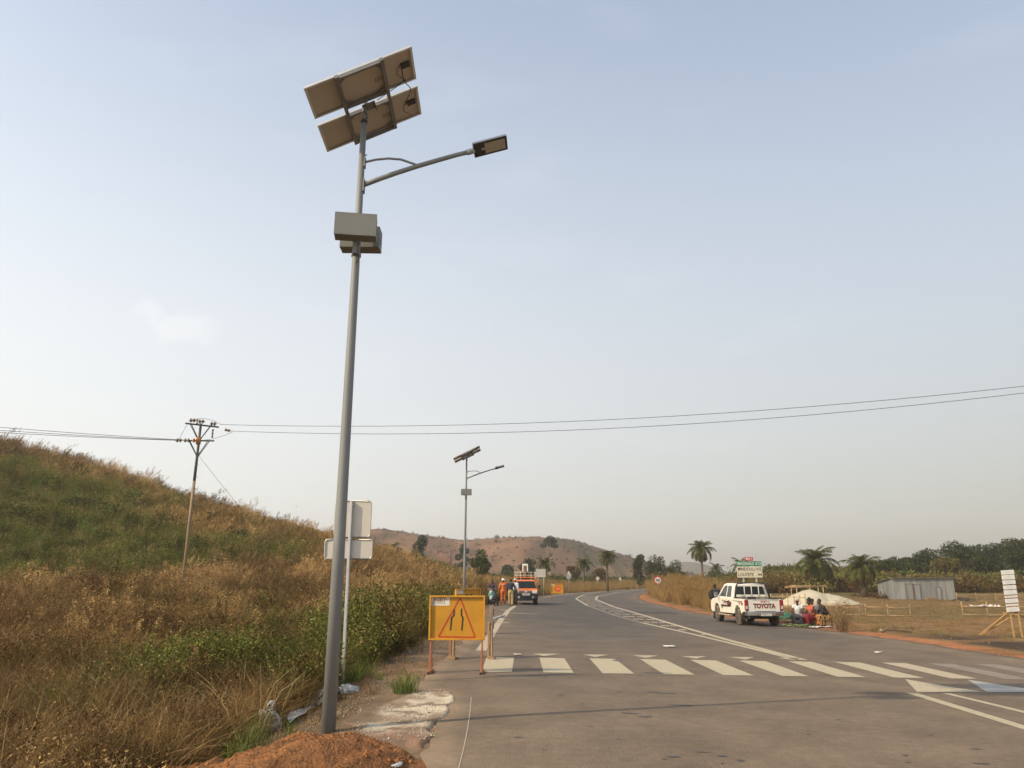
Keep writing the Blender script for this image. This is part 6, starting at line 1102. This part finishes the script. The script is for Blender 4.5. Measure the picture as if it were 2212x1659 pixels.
# gravel heap
hp = at(1782, 1308); hx, hy = np.linspace(-3.6, 3.9, 90), np.linspace(-2.4, 2.4, 60)
def heap_z(X, Y):
    a = 1.22 * np.clip(1 - np.hypot((X + .45) / 2.75, Y / 2.1) ** 1.5, 0, 1); b = .92 * np.clip(1 - np.hypot((X - .9) / 3.0, (Y + .1) / 2.1) ** 1.4, 0, 1); z = np.maximum(a, b); return z + (fbm(X * 2, Y * 2, 111) - .5) * .10 * (z > .05) + (fbm(X * 9, Y * 9, 112) - .5) * .05 * (z > .05) - .04
heap = link_mesh("gravel_heap", grid_mesh("gravel_heap", hx, hy, heap_z, lambda X, Y: np.zeros(X.shape + (3,)) + (.52, .46, .34)), soil_mat("gravel", scale=2, var=.12, bump=.8, bscale=22, speck=26), None, (hp.x, hp.y + 1.9, float(G(hp.x, hp.y + 1.9)) + .0)); tag(heap, "large pale gravel heap on the field behind the market women", "gravel heap")
# tin shed
TIN = [mat("tin_sheet_%d" % i, c, .55, .35, var=.12, scale=1.2, stretch=(4, 4, .5), col2=c2, amt=.45) for i, (c, c2) in enumerate([((.25, .255, .245), (.33, .325, .31)), ((.215, .22, .21), (.28, .275, .26)), ((.28, .28, .265), (.22, .21, .19))])]
A_, B_ = on_y(1934, 1297, 83.), on_y(2065, 1297, 82.); C_ = on_y(1899, 1293, 90.5); zs = float(G(A_.x, 83)) - .02; SH = empty("tin_shed", (A_.x, A_.y, zs), 0, "grey corrugated tin shed standing in the brown field", "shed"); g = random.Random(5)
def sheets(P, Q, n, h0, h1, off=0):
    P, Q = Vector((P.x - A_.x, P.y - A_.y, 0)), Vector((Q.x - A_.x, Q.y - A_.y, 0)); d = Q - P; L_ = d.length; ex = d.normalized(); nn = Vector((ex.y, -ex.x, 0))
    for i in range(n):
        s0, s1 = L_ * i / n - .02, L_ * (i + 1) / n + .02; k = 24; vs = []; fs = []; lift = .012 * (i % 2)
        for j in range(k + 1):
            t = s0 + (s1 - s0) * j / k; o_ = .014 * math.sin(t * 2 * math.pi / .09) + lift; b_ = P + ex * t + nn * o_; hh_ = h0 + (h1 - h0) * t / L_ + g.uniform(-.003, .003); vs += [(b_.x, b_.y, 0), (b_.x, b_.y, hh_)]
        fs = [(2 * j, 2 * j + 2, 2 * j + 3, 2 * j + 1) for j in range(k)]; MB().add(vs, fs, True).build("tin_sheet", g.choice(TIN), SH, clean=False)
Hs = 2.12; sheets(A_, B_, 8, Hs + .03, Hs); sheets(C_, A_, 7, Hs - .45, Hs + .03); Dk = Vector((B_.x - A_.x + C_.x, B_.y + C_.y - A_.y, 0)); sheets(B_, Dk, 7, Hs, Hs - .45); sheets(Dk, C_, 8, Hs - .45, Hs - .45)
la = lambda v: Vector((v.x - A_.x, v.y - A_.y, 0)); ra = [la(A_) + Vector((-.25, -.3, Hs + .07)), la(B_) + Vector((.3, -.3, Hs + .05)), la(Dk) + Vector((.3, .3, Hs - .42)), la(C_) + Vector((-.25, .3, Hs - .42))]
MB().add([tuple(v) for v in ra] + [tuple(v + Vector((0, 0, .03))) for v in ra], [(0, 1, 2, 3), (7, 6, 5, 4), (0, 4, 5, 1), (1, 5, 6, 2), (2, 6, 7, 3), (3, 7, 4, 0)]).build("roof", TIN[1], SH); MB().bar(la(A_) + Vector((-.4, -.15, Hs + .03)), la(B_) + Vector((.8, -.15, Hs + .02)), .06).build("roof_pole", BAM, SH)
L_ = (B_ - A_).length; dx = (la(B_)).normalized(); fx = lambda t, y=-.06: la(B_) * t + Vector((dx.y, -dx.x, 0)) * .06
def door(t0, t1, h, m, nm):
    c = (fx(t0) + fx(t1)) / 2; w = (t1 - t0) * L_; yaw = math.atan2(dx.y, dx.x); mx = Matrix.Translation((c.x, c.y, h / 2 + .03)) @ Matrix.Rotation(yaw, 4, 'Z'); o = MB(mx).box((0, 0, 0), (w, .02, h)).build(nm, m, SH)
    for s in (-1, 1): MB(mx).box((s * w / 2, -.015, 0), (.05, .04, h)).build("door_post", mat("shed_timber", (.16, .12, .09), .9), o)
    MB(mx).box((0, -.015, h / 2), (w + .1, .04, .06)).build("door_lintel", MATS["shed_timber"], o); return o
door(.20, .31, 1.55, TIN[1], "door"); door(.335, .43, 1.5, TIN[0], "side_door"); door(.70, .77, 1.2, TIN[2], "hatch"); MB().box(fx(.58) + Vector((0, -.25, .14)), (1.1, .4, .22)).build("bench", mat("bench_brown", (.26, .17, .10), .9), SH)
# leaning tower of white boards
Yt = 29.6; tl, bl = on_y(2162, 1231, Yt), on_y(2175, 1322, Yt); wv = .475; leg0 = at(2192, 1377); BT = empty("board_tower", (leg0.x, Yt, float(G(leg0.x, Yt))), 0, "leaning stack of nine blank white boards on wooden legs at the right edge", "notice boards"); o = BT.location; up = (tl - bl).normalized(); rt = Vector((1, 0, .06)).normalized(); WB = mat("white_board", (.72, .71, .68), .5, var=.03, scale=3); LT = mat("faint_print", (.50, .50, .49), .7, var=.1, scale=30)
hts = [(690, 755), (755, 820), (822, 882), (888, 948), (950, 1015), (1022, 1055), (1062, 1122), (1130, 1162), (1170, 1235)]; Lt = (tl - bl).length
for y0, y1 in hts:
    t0, t1 = 1 - (y0 - 690) / 545, 1 - (y1 - 690) / 545; b0_ = bl + up * Lt * t1 - o; hh = Lt * (t0 - t1) - .022; m_ = frame(b0_ + rt * wv / 2 + up * hh / 2, rt, rt.cross(up)); bo_ = MB(m_).box((0, 0, 0), (wv, hh, .02)).build("white_board", WB, BT)
    for k in range(2 if hh > .12 else 1): MB(m_).box((random.uniform(-.05, .05), hh * (.12 - .3 * k) if hh > .12 else 0, .0112), (random.uniform(.15, .3), .012, .001)).build("print_line", LT, bo_)
TIM = mat("tower_timber", (.42, .26, .10), .8, var=.18, scale=5)
for t in (.22, .80): a = bl + rt * wv * t - o; MB().bar(a + up * Lt * .98 + Vector((0, .03, 0)), a + Vector((.06 if t < .5 else .08, .04, -(a.z) - .05)), .05, .04).build("leg", TIM, BT)
f1 = at(2117, 1372) - o; a = bl + rt * wv * .3 - o; MB().bar(f1 + Vector((0, .03, 0)), a + up * .02 + Vector((0, .07, 0)), .07, .03).build("brace", TIM, BT); MB().bar(f1 + Vector((.15, .15, 0)), a + Vector((-.02, .1, -.22)), .06, .03).build("brace", TIM, BT); MB().bar(a + Vector((.1, .07, .05)), a + Vector((1.3, .5, -.55)), .06, .03).build("brace", TIM, BT); MB().bar(a + Vector((-.25, .08, -.05)), a + Vector((.6, .08, .02)), .05, .03).build("cross_piece", TIM, BT)
# brush heaps, burnt log, dry bush
def brush(label, px, py, n, w, h, seed, m=LF_DRY):
    q = at(px, py); g = np.random.default_rng(seed); P = np.c_[g.normal(0, w / 3, n), g.normal(0, w / 5, n), np.abs(g.normal(0, h / 2, n))]; r = empty("brush_heap", (q.x, q.y, q.z - .03), 0, label, "brush heap", "brush heaps in the field"); mb = MB()
    for i in range(40): a = g.uniform(0, 6.28); c = Vector(P[g.integers(0, n)]) * .7; d = Vector((math.cos(a), math.sin(a) * .4, g.uniform(-.1, .35))) * w * .25; mb.tube([c - d * .5, c + d * .5], .018, 4)
    tag(mb.build("twigs", mat("twig_brown", (.12, .075, .05), .9, var=.3), r), kind="stuff"); link_mesh("dry_leaves", plant_mesh("dry_leaves", [leaves(P, .2, seed)]), m, r)
brush("dark brush heap left of the tin shed", 1875, 1290, 500, 3.2, .6, 1, leaf_mat("foliage_burnt", (.09, .05, .03), .2, .4)); brush("brush heap against the shed's left wall", 1915, 1293, 400, 2.4, .6, 2, MATS["foliage_burnt"]); brush("brown brush heap behind the bamboo frame", 1690, 1264, 700, 7, 1.5, 3); brush("brown earth and brush bank left of the large palm", 1640, 1268, 800, 8, 1.6, 4); brush("long brush heap under the low spreading palm", 1845, 1272, 600, 7, 1.0, 5)
db = empty("dry_bush", at(1820, 1364), 0, "dry straw coloured bush beside the seated market women", "bush"); DB = leaf_mat("foliage_straw", (.27, .18, .09), .3, .5, col2=(.20, .13, .065)); gg_ = np.random.default_rng(77)
link_mesh("stems", plant_mesh("stems", [blades(90, (.6, 1.5), .22, .016, (.1, .75), (-.1, 0), 6, 71)]), DB, db); link_mesh("dry_leaves", plant_mesh("dry_leaves", [leaves(np.c_[gg_.normal(0, .30, 700), gg_.normal(0, .25, 700), np.abs(gg_.normal(.45, .33, 700))], .075, 72, .1, .4), leaves(np.c_[gg_.normal(.18, .16, 260), gg_.normal(0, .15, 260), np.abs(gg_.normal(1.0, .16, 260))], .06, 73, .1, .4)]), DB, db)
lg = empty("fallen_branch", at(1935, 1368), R(-14), "bare fallen branch lying on the burnt verge", "branch"); MB().tube([(-.5, 0, .05), (-.3, .05, .14), (.1, 0, .10), (.6, .05, .05)], [.05, .04, .035, .02], 6).build("limb", MATS["twig_brown"], lg); MB().ball((-.52, 0, .1), (.07, .05, .06), 7, 5).build("stump_end", BARKP, lg)
# market produce
TUB = mat("cassava_tuber", (.36, .24, .12), .85, var=.2, scale=9); GLF = leaf_mat("bundle_leaf", (.10, .14, .045), .2, .4); GSK = mat("green_sack", (.05, .16, .11), .8, var=.2, bump=.5)
def pile(name, label, cat, px, py, n, kind, seed):
    q = at(px, py); r = empty(name, q, 0, label, cat); g = np.random.default_rng(seed)
    for i in range(n):
        x, y, z = g.normal(0, .22), g.normal(0, .15), abs(g.normal(0, .06)) + .05
        if kind == "tuber": a = g.uniform(-.6, .6); c = Vector((x, y, z)); d = Vector((math.cos(a), math.sin(a), g.uniform(-.1, .1))) * .16; capsule_mb = MB(); capsule(capsule_mb, c - d, c + d, .045, .028, 7); capsule_mb.build("tuber", TUB, r)
        if kind == "banana":
            a = g.uniform(0, 6.28); c = Vector((x * 1.3, y * 1.2, z * .8)); d = Vector((math.cos(a), math.sin(a), 0)) * .15; k = MB(); k.tube([c - d, c - d * .4 + Vector((0, 0, .04)), c + d * .4 + Vector((0, 0, .04)), c + d], [.015, .035, .035, .012], 6); k.build("plantain", mat("plantain_green", (.11, .15, .05), .6, var=.3, scale=12), r)
    return r
pile("tuber_pile", "pile of cassava tubers on the ground behind the pickup's right wheel", "produce", 1706, 1346, 16, "tuber", 1); pile("plantain_pile", "pile of green plantains at the road edge before the women", "produce", 1726, 1357, 18, "banana", 2)
def lump(name, label, cat, loc, dims, m, seed, amp=.25, sub=4, group=None):
    bm = bmesh.new(); bmesh.ops.create_icosphere(bm, subdivisions=sub, radius=1); co = np.array([v.co[:] for v in bm.verts]); n1 = fbm(co[:, 0] * 2.2 + seed, co[:, 1] * 2.2 + co[:, 2] * 1.7, seed, 5); n2 = np.abs(fbm(co[:, 1] * 5 + seed, co[:, 2] * 5 + co[:, 0] * 3, seed + 3, 4) - .5) * 2
    for v, a, b in zip(bm.verts, n1, n2): v.co = Vector((v.co.x * dims[0], v.co.y * dims[1], max(v.co.z, -.35) * dims[2])) * (1 + amp * 2 * (a - .5) - amp * .9 * b); 
    me = bpy.data.meshes.new(name); bm.to_mesh(me); bm.free(); me.polygons.foreach_set("use_smooth", np.ones(len(me.polygons), bool)); o = link_mesh(name, me, m, None, loc); return tag(o, label, cat, group)
q = at(1700, 1338); lump("produce_sack", "green sack slumped behind the pickup beside the tubers", "sack", q + Vector((0, .2, .12)), (.38, .28, .26), GSK, 3); q = at(1772, 1357); cloth("market_sheet", "white sheet spread on the ground in front of the women", "cloth", q + Vector((0, .15, .015)), 1.25, .55, WCL, 8, False, .10)
# ------------------------------------------------------------------ near side: mound, stones, rubbish
mx_, my_ = np.linspace(-4.3, -.55, 120), np.linspace(6.9, 10.35, 110)
def mound_z(X, Y):
    r_ = np.hypot((X + 2.42) / 1.42, (Y - 8.42) / 1.22); z = .25 * np.clip(1 - r_ ** 2, 0, 1) ** .8 + .10 * np.clip(1 - np.hypot((X + 1.4) / .8, (Y - 8.1) / .8), 0, 1); n = fbm(X * 2.5, Y * 2.5, 121, 5); return np.maximum(G(X, Y), -.25) - .05 + z + (n - .5) * .20 * sstep(r_, 1.15, .8) + (fbm(X * 9, Y * 9, 122, 4) - .5) * .09 * sstep(r_, 1.1, .9)
def mound_c(X, Y): n = fbm(X * 3, Y * 3, 123); c = np.zeros(X.shape + (3,)) + (.285, .125, .047); c = lerp3(c, (.20, .092, .038), sstep(n, .45, .6)); return c
mound = link_mesh("dirt_mound", grid_mesh("dirt_mound", mx_, my_, mound_z, mound_c), soil_mat("laterite", scale=4, var=.22, bump=1.0, bscale=30, speck=55)); tag(mound, "mound of freshly dug red earth round the near lamp's foot", "dirt mound")
def rock_mesh(i):
    bm = bmesh.new(); bmesh.ops.create_icosphere(bm, subdivisions=1, radius=.5); g = random.Random(i)
    for v in bm.verts: v.co *= g.uniform(.65, 1.15); v.co.z *= .75
    me = bpy.data.meshes.new("stone"); bm.to_mesh(me); bm.free(); a = me.attributes.new("rnd", 'FLOAT', 'POINT'); a.data.foreach_set("value", np.full(len(me.vertices), g.uniform(.3, .8), 'f')); return me
PR["rock"] = protos("stone", [rock_mesh(i) for i in range(5)])
X, Y, g = right_pts(5200, -4.1, -.7, 7.0, 10.2, 31); r_ = np.hypot((X + 2.42) / 1.42, (Y - 8.42) / 1.22); ok = r_ < .98 + .12 * g.uniform(0, 1, len(X)); X, Y = X[ok], Y[ok]
scatter("earth_clods", "loose clods of red earth over the dirt mound", "clods", np.c_[X, Y, mound_z(X, Y) + .004], mixc(np.array((.33, .15, .058)), np.array((.21, .095, .042)), g.uniform(0, 1, len(X))) * np.where(g.uniform(0, 1, len(X)) < .06, 1.8, 1)[:, None], g.uniform(.006, .02, len(X)) * np.where(g.uniform(0, 1, len(X)) < .03, 3.4, 1), PR["rock"], 5, tilt=1, seed=31)
X, Y, g = right_pts(2600, -3.2, -.85, 9.2, 14.5, 32); n = fbm(X * 1.6, Y * 1.6, 131); ok = (g.uniform(0, 1, len(X)) < np.clip((n - .46) * 5, .03, .8)) & (xl(Y) - X > -.05); X, Y = X[ok], Y[ok]
scatter("gravel_stones", "pale gravel strewn over the cement spill and shoulder", "gravel", np.c_[X, Y, np.maximum(G(X, Y), cem_z(X, Y)) + .006], mixc(np.array((.34, .29, .24)), np.array((.52, .48, .42)), g.uniform(0, 1, len(X))), g.uniform(.008, .03, len(X)), PR["rock"], 5, tilt=1, seed=32)
X, Y, g = right_pts(9000, -3.4, 0, 13.5, 60, 33); d = xl(Y) - X; ok = (d > .0) & (d < 1.6) & (g.uniform(0, 1, len(X)) < .5); X, Y = X[ok], Y[ok]
scatter("shoulder_stones", "small stones and crumbs along the left road shoulder", "gravel", np.c_[X, Y, G(X, Y) + .004], mixc(np.array((.22, .15, .10)), np.array((.44, .38, .31)), g.uniform(0, 1, len(X)) ** 2), g.uniform(.012, .04, len(X)), PR["rock"], 5, tilt=1, seed=33)
X, Y, g = right_pts(6000, 10, 19, 14, 60, 34); e = X - xr(Y); ok = (e > -.2) & (e < 2.5) & (g.uniform(0, 1, len(X)) < .4); X, Y = X[ok], Y[ok]
scatter("verge_stones", "crumbs of red earth and stones along the right verge", "gravel", np.c_[X, Y, np.maximum(G(X, Y), gz(X)) + .004], mixc(np.array((.30, .13, .06)), np.array((.42, .34, .26)), g.uniform(0, 1, len(X)) ** 3), g.uniform(.015, .06, len(X)), PR["rock"], 5, tilt=1, seed=34)
PLAST = mat("bag_plastic", (.74, .73, .70), .5, var=.08, scale=6, bump=.3, col2=(.50, .44, .36), amt=.35); PLG = mat("bag_grey", (.40, .40, .41), .4, var=.1, bump=.3)
q = at(572, 1588); lump("plastic_bag", "crumpled white plastic bag left of the dirt mound", "plastic bag", q + Vector((0, .05, .13)), (.20, .16, .20), PLAST, 21, .45, group="plastic rubbish by the lamp"); lump("plastic_bag", "grey flap of plastic above the crumpled white bag", "plastic bag", q + Vector((.03, .10, .33)), (.08, .03, .11), PLG, 27, .3, group="plastic rubbish by the lamp")
def sheeting(label, pts, w, m, seed, th=.05):
    P = [Vector(p) for p in pts]; n = 30; co = []; g = np.random.default_rng(seed)
    for i in range(n + 1):
        t = i / n * (len(P) - 1); k = min(int(t), len(P) - 2); c = P[k].lerp(P[k + 1], t - k); d = (P[k + 1] - P[k]).normalized(); nn = Vector((-d.y, d.x, 0)).normalized()
        for j in range(9): s = j / 8 - .5; o_ = (float(fbm(i * .45, j * .6 + seed, seed)) - .5); ww = w * (.75 + .6 * float(noise2(i * .3, seed, seed))); v = c + nn * s * ww; co.append((v.x, v.y + o_ * .05, v.z + th * (1 - (2 * s) ** 2) + o_ * .10))
    i_ = np.arange((n + 1) * 9).reshape(n + 1, 9); q_ = np.stack([i_[:-1, :-1], i_[:-1, 1:], i_[1:, 1:], i_[1:, :-1]], -1).reshape(-1, 4); o = link_mesh("plastic_sheeting", np_mesh("plastic_sheeting", np.array(co), q_), m); return tag(o, label, "plastic sheet", "plastic rubbish by the lamp")
a, b, c = at(612, 1572), at(668, 1540), at(700, 1522); sheeting("long strip of dirty white plastic sheeting left of the lamp pole", [a + Vector((0, 0, .08)), b + Vector((0, 0, .12)), c + Vector((0, 0, .20)), at(722, 1519) + Vector((0, 0, .20))], .22, PLAST, 41)
q = at(748, 1502); lump("plastic_bag", "greyish plastic bag lying right behind the lamp pole", "plastic bag", q + Vector((0, .1, .06)), (.20, .13, .10), PLG, 33, .4, group="plastic rubbish by the lamp")
q = at(655, 1648); q = at(832, 1656); MB(Matrix.Translation(q + Vector((0, -.02, .03)))).lathe([(.16, -.02), (.17, 0), (.165, .015), (.05, .022), (0, .022)], 24).build("plastic_lid", SW); tag(bpy.data.objects["plastic_lid"], "white round plastic lid on the mound at the bottom edge", "plate")  # rimmed white disc, meant as a plastic lid
pt = MB(); p0, p1 = at(1066, 1336, z=.03), at(1090, 1329, z=.03); pt.tube([p0, p1], .035, 10); tag(pt.build("white_tube", SW), "white plastic tube lying on the left edge of the road", "tube")
def paper(label, px, py, w, d, rz):
    q = at(px, py, z=None); z = float(gz(q.x)); xs_ = np.linspace(-w / 2, w / 2, 7); ys_ = np.linspace(-d / 2, d / 2, 5); X, Y = np.meshgrid(xs_, ys_); Z = .02 + .03 * fbm(X * 9, Y * 9, px) * 1.0; i_ = np.arange(X.size).reshape(X.shape); o = link_mesh("litter_paper", np_mesh("litter_paper", np.stack([X, Y, Z], -1).reshape(-1, 3), np.stack([i_[:-1, :-1], i_[:-1, 1:], i_[1:, 1:], i_[1:, :-1]], -1).reshape(-1, 4)), SW, None, (q.x, q.y, z), rz); sd = o.modifiers.new("s", 'SOLIDIFY'); sd.thickness = .01; tag(o, label, "litter", "litter on the road")
paper("white carton scrap on the road left of the hatched island", 1446, 1398, .30, .28, .1); paper("scrap of white paper on the right lane beyond the crossing", 1898, 1411, .18, .12, .5); paper("tiny pale scrap on the road above the crossing's left stripes", 1118, 1416, .16, .12, .3)
# two grey shoots and a bent reed beside the mound
def reed(label, px, py, h, bend, m, r=.006, bud=False):
    q = at(px, py); o = empty("reed", q, 0, label, "plant stem", "single stems by the mound"); MB().tube([(0, 0, -.05), (bend * .15, 0, h * .4), (bend * .5, 0, h * .8), (bend, 0, h)], [r, r, r * .8, r * .5], 6).build("stem", m, o)
    if bud: MB().ball((bend, 0, h), (.014, .014, .05), 7, 6).build("bud", m, o)
SHOOT = mat("grey_shoot", (.33, .36, .27), .7); REEDM = mat("reed_green", (.25, .25, .09), .7)
reed("tall pale shoot with a bud at the tip left of the mound", 475, 1600, .62, .03, SHOOT, .007, True); reed("thin pale shoot leaning beside the budded one", 476, 1601, .58, -.10, SHOOT, .005); reed("long reed arching right beside the white bag", 548, 1615, .95, .42, REEDM); reed("second long reed arching beside the white bag", 555, 1620, .85, .50, REEDM); reed("third reed leaning right above the plastic strip", 600, 1580, .8, .35, REEDM)
